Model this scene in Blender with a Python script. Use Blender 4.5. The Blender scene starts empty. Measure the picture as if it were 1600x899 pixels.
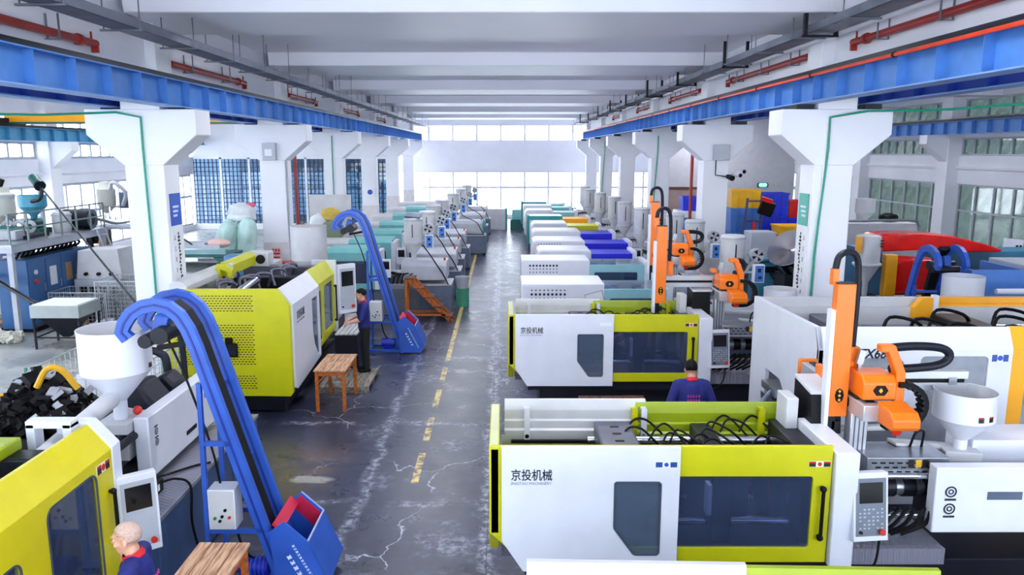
import bpy, bmesh, math, random
from mathutils import Vector, Matrix, Euler
random.seed(7)
PI = math.pi
S = bpy.context.scene
COL = S.collection

# ---------------------------------------------------------------- camera, sky, exposure
cam_data = bpy.data.cameras.new('camera')
cam = bpy.data.objects.new('camera', cam_data)
COL.objects.link(cam)
cam.location = (0, 0, 4.6)
cam.rotation_euler = (math.radians(80.0), 0, 0)
cam_data.sensor_width = 36
cam_data.lens = 27.0
cam_data.shift_x = 13.0 / 1600
cam_data.clip_start = 0.05
cam_data.clip_end = 300
S.camera = cam

world = bpy.data.worlds.new('overcast_sky')
S.world = world
world.use_nodes = True
_bg = world.node_tree.nodes['Background']
_bg.inputs[0].default_value = (0.93, 0.97, 1.0, 1)
_bg.inputs[1].default_value = 5.0

S.view_settings.view_transform = 'Standard'
S.view_settings.look = 'None'
S.view_settings.exposure = 0.62
S.view_settings.gamma = 1.0
S.view_settings.use_curve_mapping = False
S.cycles.max_bounces = 10
S.cycles.diffuse_bounces = 6
S.cycles.transparent_max_bounces = 24
S.cycles.sample_clamp_indirect = 6.0
S.cycles.use_denoising = True
S.cycles.caustics_reflective = False
S.cycles.caustics_refractive = False

# ---------------------------------------------------------------- helpers
def lin(c):
    out = []
    for v in c:
        v /= 255.0
        out.append(v / 12.92 if v <= 0.04045 else ((v + 0.055) / 1.055) ** 2.4)
    return tuple(out) + (1.0,)

MATS = {}
def mat(name, rgb, rough=0.5, metal=0.0, vary=0.06, scale=3.0, bump=0.0, bscale=60.0, spec=0.5, emit=None):
    """principled material with a little procedural mottling"""
    if name in MATS:
        return MATS[name]
    m = bpy.data.materials.new(name)
    m.use_nodes = True
    nt = m.node_tree
    b = nt.nodes['Principled BSDF']
    b.inputs['Roughness'].default_value = rough
    b.inputs['Metallic'].default_value = metal
    b.inputs['Specular IOR Level'].default_value = spec
    c = lin(rgb)
    tc = nt.nodes.new('ShaderNodeTexCoord')
    nz = nt.nodes.new('ShaderNodeTexNoise')
    nz.inputs['Scale'].default_value = scale
    nz.inputs['Detail'].default_value = 5
    nt.links.new(tc.outputs['Object'], nz.inputs['Vector'])
    rp = nt.nodes.new('ShaderNodeValToRGB')
    rp.color_ramp.elements[0].position = 0.3
    rp.color_ramp.elements[1].position = 0.7
    rp.color_ramp.elements[0].color = tuple(x * (1 - vary * 2) for x in c[:3]) + (1,)
    rp.color_ramp.elements[1].color = tuple(min(1, x * (1 + vary)) for x in c[:3]) + (1,)
    nt.links.new(nz.outputs['Fac'], rp.inputs['Fac'])
    nt.links.new(rp.outputs['Color'], b.inputs['Base Color'])
    if bump:
        bn = nt.nodes.new('ShaderNodeTexNoise')
        bn.inputs['Scale'].default_value = bscale
        nt.links.new(tc.outputs['Object'], bn.inputs['Vector'])
        bp = nt.nodes.new('ShaderNodeBump')
        bp.inputs['Strength'].default_value = bump
        bp.inputs['Distance'].default_value = 0.02
        nt.links.new(bn.outputs['Fac'], bp.inputs['Height'])
        nt.links.new(bp.outputs['Normal'], b.inputs['Normal'])
    if emit:
        b.inputs['Emission Color'].default_value = lin(rgb)
        b.inputs['Emission Strength'].default_value = emit
    MATS[name] = m
    return m

def glass(name, tint, gloss=0.12, film=0.0, film_rgb=(200, 205, 215), rough=0.03):
    """pane: lets tinted light straight through, reflects a little, and may carry a diffuse film (frost, sheeting or a painted-in reflection)"""
    if name in MATS:
        return MATS[name]
    m = bpy.data.materials.new(name)
    m.use_nodes = True
    nt = m.node_tree
    nt.nodes.clear()
    out = nt.nodes.new('ShaderNodeOutputMaterial')
    tr = nt.nodes.new('ShaderNodeBsdfTransparent')
    tr.inputs[0].default_value = lin(tint)
    gl = nt.nodes.new('ShaderNodeBsdfGlossy')
    gl.inputs['Roughness'].default_value = rough
    gl.inputs['Color'].default_value = (1, 1, 1, 1)
    fr = nt.nodes.new('ShaderNodeFresnel')
    fr.inputs[0].default_value = 1.5
    ad = nt.nodes.new('ShaderNodeMath')
    ad.operation = 'MULTIPLY_ADD'
    ad.inputs[1].default_value = 1.0
    ad.inputs[2].default_value = gloss
    ad.use_clamp = True
    gm = nt.nodes.new('ShaderNodeNewGeometry')
    fb = nt.nodes.new('ShaderNodeMath'); fb.operation = 'SUBTRACT'; fb.inputs[0].default_value = 1.0
    nt.links.new(gm.outputs['Backfacing'], fb.inputs[1])
    fm = nt.nodes.new('ShaderNodeMath'); fm.operation = 'MULTIPLY'
    nt.links.new(fr.outputs[0], ad.inputs[0])
    nt.links.new(ad.outputs[0], fm.inputs[0]); nt.links.new(fb.outputs[0], fm.inputs[1])
    mx = nt.nodes.new('ShaderNodeMixShader')
    nt.links.new(fm.outputs[0], mx.inputs[0])
    nt.links.new(tr.outputs[0], mx.inputs[1])
    nt.links.new(gl.outputs[0], mx.inputs[2])
    last = mx
    if film:
        df = nt.nodes.new('ShaderNodeBsdfDiffuse')
        df.inputs[0].default_value = lin(film_rgb)
        tc = nt.nodes.new('ShaderNodeTexCoord')
        nz = nt.nodes.new('ShaderNodeTexNoise')
        nz.inputs['Scale'].default_value = 2.5
        nz.inputs['Detail'].default_value = 6
        nt.links.new(tc.outputs['Object'], nz.inputs['Vector'])
        mr = nt.nodes.new('ShaderNodeMapRange')
        mr.inputs[1].default_value = 0.35
        mr.inputs[2].default_value = 0.7
        mr.inputs[3].default_value = film * 0.65
        mr.inputs[4].default_value = film
        nt.links.new(nz.outputs['Fac'], mr.inputs[0])
        m2 = nt.nodes.new('ShaderNodeMixShader')
        nt.links.new(mr.outputs[0], m2.inputs[0])
        nt.links.new(mx.outputs[0], m2.inputs[1])
        nt.links.new(df.outputs[0], m2.inputs[2])
        last = m2
    nt.links.new(last.outputs[0], out.inputs[0])
    MATS[name] = m
    return m

ROOTM = {}            # object name -> world matrix of its thing
def rootm(o):
    return ROOTM.get(o.name, Matrix.Identity(4))

class B:
    """collects faces and links them as ONE mesh object; vertices are world (default) or local to the thing"""
    def __init__(self, local=False):
        self.v, self.f, self.local = [], [], local
    def add(self, vs, fs, M=None):
        n = len(self.v)
        if M is not None:
            vs = [M @ Vector(p) for p in vs]
        self.v += [tuple(p) for p in vs]
        self.f += [tuple(i + n for i in q) for q in fs]
        return self
    def box(self, x0, x1, y0, y1, z0, z1, M=None):
        vs = [(x0, y0, z0), (x1, y0, z0), (x1, y1, z0), (x0, y1, z0), (x0, y0, z1), (x1, y0, z1), (x1, y1, z1), (x0, y1, z1)]
        return self.add(vs, [(3, 2, 1, 0), (4, 5, 6, 7), (0, 1, 5, 4), (1, 2, 6, 5), (2, 3, 7, 6), (3, 0, 4, 7)], M)
    def boxc(self, c, s, rot=(0, 0, 0)):
        M = Matrix.Translation(c) @ Euler(rot).to_matrix().to_4x4()
        return self.box(-s[0] / 2, s[0] / 2, -s[1] / 2, s[1] / 2, -s[2] / 2, s[2] / 2, M)
    def bar(self, p0, p1, w, h=None, up=(0, 0, 1)):
        """rectangular bar from p0 to p1; w sideways, h along up"""
        h = w if h is None else h
        p0, p1 = Vector(p0), Vector(p1)
        t = (p1 - p0).normalized()
        u = Vector(up)
        if abs(t.dot(u)) > 0.98:
            u = Vector((0, 1, 0)) if abs(t.y) < 0.9 else Vector((1, 0, 0))
        s = t.cross(u).normalized()
        u = s.cross(t).normalized()
        vs = []
        for p in (p0, p1):
            for a, b in ((-1, -1), (1, -1), (1, 1), (-1, 1)):
                vs.append(p + s * (a * w / 2) + u * (b * h / 2))
        return self.add(vs, [(3, 2, 1, 0), (4, 5, 6, 7), (0, 1, 5, 4), (1, 2, 6, 5), (2, 3, 7, 6), (3, 0, 4, 7)])
    def cyl(self, p0, p1, r0, r1=None, n=16, cap0=True, cap1=True):
        r1 = r0 if r1 is None else r1
        p0, p1 = Vector(p0), Vector(p1)
        t = (p1 - p0).normalized()
        u = Vector((0, 0, 1)) if abs(t.z) < 0.9 else Vector((1, 0, 0))
        s = t.cross(u).normalized()
        u = s.cross(t).normalized()
        vs = []
        for p, r in ((p0, r0), (p1, r1)):
            for i in range(n):
                a = 2 * PI * i / n
                vs.append(p + s * (r * math.cos(a)) + u * (r * math.sin(a)))
        fs = [(i, (i + 1) % n, n + (i + 1) % n, n + i) for i in range(n)]
        if cap0: fs.append(tuple(range(n - 1, -1, -1)))
        if cap1: fs.append(tuple(range(n, 2 * n)))
        return self.add(vs, fs)
    def lathe(self, prof, c=(0, 0, 0), n=24, axis='z', caps=False):
        vs, fs = [], []
        for r, z in prof:
            for i in range(n):
                a = 2 * PI * i / n
                p = (r * math.cos(a), r * math.sin(a), z)
                if axis == 'x': p = (p[2], p[0], p[1])
                if axis == 'y': p = (p[0], p[2], p[1])
                vs.append((p[0] + c[0], p[1] + c[1], p[2] + c[2]))
        m = len(prof)
        for j in range(m - 1):
            for i in range(n):
                k = (i + 1) % n
                fs.append((j * n + i, j * n + k, (j + 1) * n + k, (j + 1) * n + i))
        if caps:
            fs.append(tuple(range(n - 1, -1, -1)))
            fs.append(tuple(range((m - 1) * n, m * n)))
        return self.add(vs, fs)
    def tube(self, path, r, n=8, closed=False):
        P = [Vector(p) for p in path]
        rr = r if isinstance(r, (list, tuple)) else [r] * len(P)
        T = []
        for i in range(len(P)):
            a = P[max(0, i - 1)]; b = P[min(len(P) - 1, i + 1)]
            T.append((b - a).normalized())
        u = Vector((0, 0, 1)) if abs(T[0].z) < 0.9 else Vector((1, 0, 0))
        s = T[0].cross(u).normalized()
        vs = []
        for i, p in enumerate(P):
            s = (s - T[i] * s.dot(T[i])).normalized()
            w = T[i].cross(s)
            for k in range(n):
                a = 2 * PI * k / n
                vs.append(p + s * (rr[i] * math.cos(a)) + w * (rr[i] * math.sin(a)))
        fs = []
        for j in range(len(P) - 1):
            for i in range(n):
                k = (i + 1) % n
                fs.append((j * n + i, j * n + k, (j + 1) * n + k, (j + 1) * n + i))
        fs.append(tuple(range(n - 1, -1, -1)))
        fs.append(tuple(range((len(P) - 1) * n, len(P) * n)))
        return self.add(vs, fs)
    def strip(self, path, y0, y1, thick):
        """a band in the xz plane following path (list of (x, z)), width y0..y1, thickness measured inwards (left normal)"""
        n = len(path)
        vs = []
        for i in range(n):
            a = Vector(path[max(0, i - 1)]); b = Vector(path[min(n - 1, i + 1)])
            t = (b - a).normalized(); nn = Vector((-t.y, t.x))
            p = Vector(path[i]); q = p + nn * thick
            vs += [(p.x, y0, p.y), (p.x, y1, p.y), (q.x, y1, q.y), (q.x, y0, q.y)]
        fs = []
        for i in range(n - 1):
            for k in range(4):
                l = (k + 1) % 4
                fs.append((i * 4 + k, i * 4 + l, i * 4 + 4 + l, i * 4 + 4 + k))
        fs += [(3, 2, 1, 0), tuple((n - 1) * 4 + k for k in range(4))]
        return self.add(vs, fs)
    def prism(self, poly, plane, a, b, holes=()):
        """extrude a 2D polygon (with holes) along the third axis from a to b; plane 'xz', 'yz' or 'xy'"""
        loops = [list(poly)] + [list(h) for h in holes]
        def P(p, d):
            if plane == 'xz': return (p[0], d, p[1])
            if plane == 'yz': return (d, p[0], p[1])
            return (p[0], p[1], d)
        flat = [p for l in loops for p in l]
        tris = []
        if holes:
            tb = bmesh.new()
            es = []
            for l in loops:
                vv = [tb.verts.new((p[0], p[1], 0)) for p in l]
                es += [tb.edges.new((vv[i], vv[(i + 1) % len(vv)])) for i in range(len(vv))]
            tb.verts.index_update()
            bmesh.ops.triangle_fill(tb, use_beauty=True, use_dissolve=False, edges=es, normal=(0, 0, 1))
            tris = [tuple(v.index for v in f.verts) for f in tb.faces]
            tb.free()
        n = len(flat)
        vs = [P(p, a) for p in flat] + [P(p, b) for p in flat]
        fs = []
        if not holes:
            fs += [tuple(range(n)), tuple(range(2 * n - 1, n - 1, -1))]
        else:
            for t in tris:
                fs += [tuple(t), tuple(n + i for i in reversed(t))]
        k = 0
        for l in loops:
            m = len(l)
            for i in range(m):
                j = (i + 1) % m
                fs.append((k + i, k + j, n + k + j, n + k + i))
            k += m
        return self.add(vs, fs)
    def sphere(self, c, r, n=12, m=8, sc=(1, 1, 1)):
        prof = [(r * math.sin(PI * j / m), -r * math.cos(PI * j / m)) for j in range(m + 1)]
        vs, fs = [], []
        for q, z in prof:
            for i in range(n):
                a = 2 * PI * i / n
                vs.append((c[0] + q * math.cos(a) * sc[0], c[1] + q * math.sin(a) * sc[1], c[2] + z * sc[2]))
        for j in range(m):
            for i in range(n):
                k = (i + 1) % n
                fs.append((j * n + i, j * n + k, (j + 1) * n + k, (j + 1) * n + i))
        return self.add(vs, fs)
    def build(self, name, m, parent=None, bevel=0.0, smooth=True, label=None, kind=None, seg=2):
        me = bpy.data.meshes.new(name)
        vs = self.v
        if parent is not None and not self.local:
            Mi = rootm(parent).inverted()
            vs = [tuple(Mi @ Vector(p)) for p in vs]
        me.from_pydata(vs, [], self.f)
        bm = bmesh.new(); bm.from_mesh(me)
        bmesh.ops.remove_doubles(bm, verts=bm.verts, dist=1e-6)
        bmesh.ops.recalc_face_normals(bm, faces=bm.faces)
        bm.to_mesh(me); bm.free()
        if smooth:
            me.shade_smooth()
            me.set_sharp_from_angle(angle=math.radians(32))
        me.materials.append(m)
        o = bpy.data.objects.new(name, me)
        COL.objects.link(o)
        if parent is not None:
            o.parent = parent
            ROOTM[o.name] = rootm(parent)
        if bevel:
            md = o.modifiers.new('bevel', 'BEVEL')
            md.width = bevel; md.segments = seg; md.limit_method = 'ANGLE'; md.angle_limit = math.radians(40)
            md.harden_normals = False
        if label: o['label'] = label
        if kind: o['kind'] = kind
        return o

def thing(name, label, cat, loc=(0, 0, 0), rotz=0.0, group=None):
    o = bpy.data.objects.new(name, None)
    o.empty_display_size = 0.1
    COL.objects.link(o)
    o.location = loc
    o.rotation_euler = (0, 0, rotz)
    o['label'] = label; o['category'] = cat
    if group: o['group'] = group
    ROOTM[o.name] = Matrix.Translation(loc) @ Matrix.Rotation(rotz, 4, 'Z')
    return o

def tag(o, label, cat, group=None):
    o['label'] = label; o['category'] = cat
    if group: o['group'] = group
    return o

def struct(o):
    o['kind'] = 'structure'
    return o

KIDS = {}
def copy_thing(o, loc, rotz=None, label=None, group=None):
    """a thing with copies of its parts and sub-parts (mesh data shared)"""
    r = o.copy(); COL.objects.link(r)
    r.location = loc
    if rotz is not None: r.rotation_euler = (0, 0, rotz)
    if label: r['label'] = label
    if group: r['group'] = group
    for ch in list(o.children):
        c = ch.copy(); COL.objects.link(c); c.parent = r
        for g in list(ch.children):
            d = g.copy(); COL.objects.link(d); d.parent = c
    return r

def part_copy(o, dx=0, dy=0, dz=0):
    c = o.copy(); COL.objects.link(c); c.parent = o.parent
    c.location = (o.location[0] + dx, o.location[1] + dy, o.location[2] + dz)
    ROOTM[c.name] = rootm(o)
    return c

def rrect(x0, x1, z0, z1, r=0.04, n=4):
    out = []
    for cx, cz, a0 in ((x1 - r, z1 - r, 0), (x0 + r, z1 - r, 90), (x0 + r, z0 + r, 180), (x1 - r, z0 + r, 270)):
        for i in range(n + 1):
            a = math.radians(a0 + 90 * i / n)
            out.append((cx + r * math.cos(a), cz + r * math.sin(a)))
    return out

def inset(poly, d):
    cx = sum(p[0] for p in poly) / len(poly); cz = sum(p[1] for p in poly) / len(poly)
    w = max(p[0] for p in poly) - cx; h = max(p[1] for p in poly) - cz
    return [(cx + (p[0] - cx) * (1 - d / w), cz + (p[1] - cz) * (1 - d / h)) for p in poly]

def text_part(body, size, M, m, parent, name='lettering', shear=0.0, align='LEFT', width=None, local=True, bold=0.0):
    cu = bpy.data.curves.new(name, 'FONT')
    cu.body = body; cu.size = size; cu.shear = shear; cu.align_x = align; cu.extrude = 0.0008; cu.offset = bold
    cu.resolution_u = 3
    tmp = bpy.data.objects.new(name, cu)
    COL.objects.link(tmp)
    dg = bpy.context.evaluated_depsgraph_get()
    me = bpy.data.meshes.new_from_object(tmp.evaluated_get(dg))
    COL.objects.unlink(tmp)
    bpy.data.objects.remove(tmp)
    xs = [v.co.x for v in me.vertices]
    k = 1.0
    if width and xs: k = width / max(1e-6, max(xs) - min(xs))
    L = M if local else rootm(parent).inverted() @ M
    me.transform(L @ Matrix.Diagonal((k, 1, 1, 1)))
    me.materials.clear(); me.materials.append(m)
    o = bpy.data.objects.new(name, me)
    COL.objects.link(o)
    o.parent = parent
    ROOTM[o.name] = rootm(parent)
    return o

def facing(loc, normal='-y', roll=0.0):
    """matrix that lays a text/plate (its x to the right, y up) on a face with the given outward normal"""
    R = {'-y': Matrix.Rotation(PI / 2, 4, 'X'),
         '+x': Matrix.Rotation(PI / 2, 4, 'Z') @ Matrix.Rotation(PI / 2, 4, 'X'),
         '-x': Matrix.Rotation(-PI / 2, 4, 'Z') @ Matrix.Rotation(PI / 2, 4, 'X'),
         '+z': Matrix.Identity(4)}[normal]
    return Matrix.Translation(loc) @ R @ Matrix.Rotation(roll, 4, 'Z')

def arc(cx, cz, r, a0, a1, n=12):
    return [(cx + r * math.cos(math.radians(a0 + (a1 - a0) * i / n)), cz + r * math.sin(math.radians(a0 + (a1 - a0) * i / n))) for i in range(n + 1)]

def smooth_path(pts, n=6):
    """Catmull-Rom through 3D points"""
    P = [Vector(p) for p in pts]
    P = [P[0] * 2 - P[1]] + P + [P[-1] * 2 - P[-2]]
    out = []
    for i in range(1, len(P) - 2):
        a, b, c, d = P[i - 1], P[i], P[i + 1], P[i + 2]
        for k in range(n):
            t = k / n
            out.append(0.5 * ((2 * b) + (c - a) * t + (2 * a - 5 * b + 4 * c - d) * t * t + (3 * b - a - 3 * c + d) * t ** 3))
    out.append(P[-2])
    return out

# ---------------------------------------------------------------- materials
WHITE = mat('white_enamel', (222, 224, 234), 0.35, vary=0.025)
OFFWHITE = mat('off_white_enamel', (205, 205, 208), 0.45, vary=0.05)
PALEGREY = mat('pale_grey_enamel', (178, 182, 192), 0.4, vary=0.05)
WALL = mat('white_plaster', (236, 236, 242), 0.8, vary=0.03, scale=0.8, bump=0.05, bscale=25)
CEIL = mat('white_ceiling_paint', (240, 240, 248), 0.42, vary=0.02, scale=0.5)
LIME = mat('lime_enamel', (198, 196, 8), 0.38, vary=0.04)
YELLOW = mat('yellow_enamel', (214, 200, 4), 0.38, vary=0.04)
DLIME = mat('lime_rail_enamel', (150, 168, 8), 0.4, vary=0.06)
BLACK = mat('black_rubber', (9, 9, 12), 0.55, vary=0.1, spec=0.2)
IRON = mat('dark_oily_iron', (22, 24, 34), 0.42, 0.2, vary=0.25, scale=6, spec=0.35)
PLUM = mat('grey_cast_iron', (92, 92, 108), 0.45, 0.3, vary=0.15)
NAVY = mat('navy_bed_paint', (38, 52, 84), 0.4, vary=0.12)
DARKNAVY = mat('dark_bed_paint', (18, 21, 34), 0.5, vary=0.15, spec=0.3)
BEDGREY = mat('blue_grey_bed_paint', (86, 98, 120), 0.45, vary=0.1)
STEEL = mat('brushed_steel', (176, 180, 190), 0.28, 0.85, vary=0.08, scale=8)
CHROME = mat('chrome_bar', (205, 208, 216), 0.16, 0.95, vary=0.03)
ALU = mat('aluminium_extrusion', (200, 203, 210), 0.35, 0.6, vary=0.05)
GALV = mat('galvanised_tray', (120, 124, 136), 0.42, 0.5, vary=0.12)
TEAL = mat('pale_teal_enamel', (120, 186, 186), 0.4, vary=0.05)
LTEAL = mat('light_aqua_enamel', (142, 194, 206), 0.4, vary=0.05)
DTEAL = mat('deep_teal_enamel', (30, 138, 140), 0.42, vary=0.06)
GTEAL = mat('dark_green_teal_paint', (22, 92, 84), 0.5, vary=0.12)
ROYAL = mat('royal_blue_enamel', (22, 24, 200), 0.38, vary=0.06)
LOADBLUE = mat('loader_blue_enamel', (44, 90, 188), 0.4, vary=0.1)
LIGHTBLUE = mat('light_blue_enamel', (70, 125, 205), 0.42, vary=0.06)
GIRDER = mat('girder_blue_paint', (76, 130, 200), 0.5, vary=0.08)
GIRDERD = mat('girder_shaded_blue', (30, 62, 158), 0.5, vary=0.08)  # girder blue with the shade of its shadow side put into the colour
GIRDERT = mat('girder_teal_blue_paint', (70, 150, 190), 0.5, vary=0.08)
ORANGE = mat('robot_orange_enamel', (238, 116, 14), 0.35, vary=0.03)
AMBER = mat('amber_enamel', (250, 172, 16), 0.4, vary=0.04)
RED = mat('red_enamel', (200, 22, 12), 0.4, vary=0.08)
PIPERED = mat('red_pipe_paint', (150, 24, 12), 0.45, vary=0.12)
CONDUIT = mat('orange_red_conduit', (222, 64, 18), 0.4, vary=0.08)
GREENPIPE = mat('green_conduit', (24, 150, 120), 0.45, vary=0.06)
CRBLUE = mat('crate_blue_plastic', (14, 44, 205), 0.4, vary=0.08)
CRYEL = mat('crate_yellow_plastic', (246, 186, 14), 0.42, vary=0.05)
CRRED = mat('crate_red_plastic', (206, 14, 10), 0.4, vary=0.06)
SCREEN = mat('dark_screen_glass', (8, 9, 14), 0.15, vary=0.05)
KEYPAD = mat('grey_keypad_film', (112, 120, 134), 0.45, vary=0.06)
REDBTN = mat('red_button_plastic', (205, 40, 22), 0.35)
GRNBTN = mat('green_button_plastic', (20, 130, 80), 0.35)
INK = mat('dark_ink', (16, 20, 40), 0.6, vary=0.0)
GREYINK = mat('grey_ink', (120, 124, 150), 0.6, vary=0.0)
WHITEINK = mat('white_ink', (215, 225, 245), 0.6, vary=0.0)
BLUELAB = mat('blue_label_film', (40, 76, 150), 0.4, vary=0.1, scale=20)
BLACKLAB = mat('black_label_film', (28, 16, 22), 0.4, vary=0.2, scale=20)
SIGNBLUE = mat('blue_sign_vinyl', (36, 84, 190), 0.5, vary=0.04)
SIGNGREEN = mat('green_sign_vinyl', (92, 178, 160), 0.5, vary=0.04)
PAPER = mat('white_paper', (236, 237, 240), 0.7, vary=0.02)
SKIN = mat('skin', (214, 160, 134), 0.5, vary=0.05, scale=12)
HAIR = mat('black_hair', (8, 7, 9), 0.6, vary=0.2, scale=60, spec=0.15)
GREYHAIR = mat('cropped_grey_hair', (196, 164, 148), 0.6, vary=0.12, scale=80)
SHIRT = mat('navy_work_shirt', (14, 26, 108), 0.75, vary=0.14, bump=0.35, bscale=14)
COLLAR = mat('red_collar_cloth', (200, 16, 36), 0.7, vary=0.06)
PANTS = mat('black_trousers', (9, 9, 13), 0.8, vary=0.15, bump=0.3, bscale=14)
SACK = mat('woven_white_sack', (190, 222, 214), 0.6, vary=0.1, bump=0.5, bscale=9)
PALESACK = mat('clear_white_sack', (226, 230, 234), 0.4, vary=0.08, bump=0.5, bscale=9)
CARDBOARD = mat('brown_cardboard', (168, 130, 92), 0.8, vary=0.12)
G_CLEAR = glass('clear_window_pane', (246, 250, 255), 0.02)
G_GREEN = glass('green_tinted_pane', (124, 138, 135), 0.08, film=0.5, film_rgb=(112, 124, 122))
G_GUARD = glass('reflection_tone_guard_pane', (215, 222, 234), 0.04, film=0.42, film_rgb=(112, 130, 152))  # grey-blue reflection of the guard windows put into the film colour
G_DARK = glass('dark_reflection_tone_pane', (205, 212, 232), 0.04, film=0.3, film_rgb=(84, 98, 130))  # darker film colour, likewise holding a painted window reflection
G_FILM = glass('film_covered_pane', (224, 227, 235), 0.06, film=0.6, film_rgb=(182, 186, 196), rough=0.12)
G_BLUE = glass('blue_tinted_pane', (100, 124, 142), 0.03)
G_BLUEPALE = glass('pale_blue_pane', (122, 139, 157), 0.03)

def wood(name, rgb, dark):
    m = bpy.data.materials.new(name); m.use_nodes = True
    nt = m.node_tree; b = nt.nodes['Principled BSDF']; b.inputs['Roughness'].default_value = 0.55
    tc = nt.nodes.new('ShaderNodeTexCoord'); mp = nt.nodes.new('ShaderNodeMapping')
    mp.inputs['Scale'].default_value = (14, 1.6, 14)
    nz = nt.nodes.new('ShaderNodeTexNoise'); nz.inputs['Scale'].default_value = 2.2; nz.inputs['Detail'].default_value = 7
    rp = nt.nodes.new('ShaderNodeValToRGB')
    rp.color_ramp.elements[0].position = 0.32; rp.color_ramp.elements[0].color = lin(dark)
    rp.color_ramp.elements[1].position = 0.6; rp.color_ramp.elements[1].color = lin(rgb)
    nt.links.new(tc.outputs['Object'], mp.inputs['Vector']); nt.links.new(mp.outputs['Vector'], nz.inputs['Vector'])
    nt.links.new(nz.outputs['Fac'], rp.inputs['Fac']); nt.links.new(rp.outputs['Color'], b.inputs['Base Color'])
    return m
WOOD = wood('worn_table_boards', (216, 174, 138), (142, 94, 66))
WOODLEG = wood('orange_varnished_wood', (196, 104, 26), (140, 66, 14))
WOODDARK = wood('dark_stained_wood', (120, 70, 46), (52, 28, 22))
WOODRED = wood('red_brown_wood', (104, 44, 26), (60, 24, 18))
PALLETWOOD = wood('grimy_pallet_wood', (150, 142, 132), (70, 64, 62))

def tread_plate():
    m = bpy.data.materials.new('checker_plate'); m.use_nodes = True
    nt = m.node_tree; b = nt.nodes['Principled BSDF']
    b.inputs['Metallic'].default_value = 0.6; b.inputs['Roughness'].default_value = 0.4
    b.inputs['Base Color'].default_value = lin((160, 160, 176))
    tc = nt.nodes.new('ShaderNodeTexCoord'); vo = nt.nodes.new('ShaderNodeTexVoronoi')
    mp = nt.nodes.new('ShaderNodeMapping'); mp.inputs['Rotation'].default_value = (0, 0, 0.78); mp.inputs['Scale'].default_value = (26, 15, 1)
    vo.inputs['Randomness'].default_value = 0.0; vo.inputs['Scale'].default_value = 1.0
    nt.links.new(tc.outputs['Object'], mp.inputs['Vector']); nt.links.new(mp.outputs['Vector'], vo.inputs['Vector'])
    bp = nt.nodes.new('ShaderNodeBump'); bp.inputs['Strength'].default_value = 0.9; bp.inputs['Distance'].default_value = 0.02; bp.invert = True
    nt.links.new(vo.outputs['Distance'], bp.inputs['Height']); nt.links.new(bp.outputs['Normal'], b.inputs['Normal'])
    return m
TREAD = tread_plate()

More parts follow.
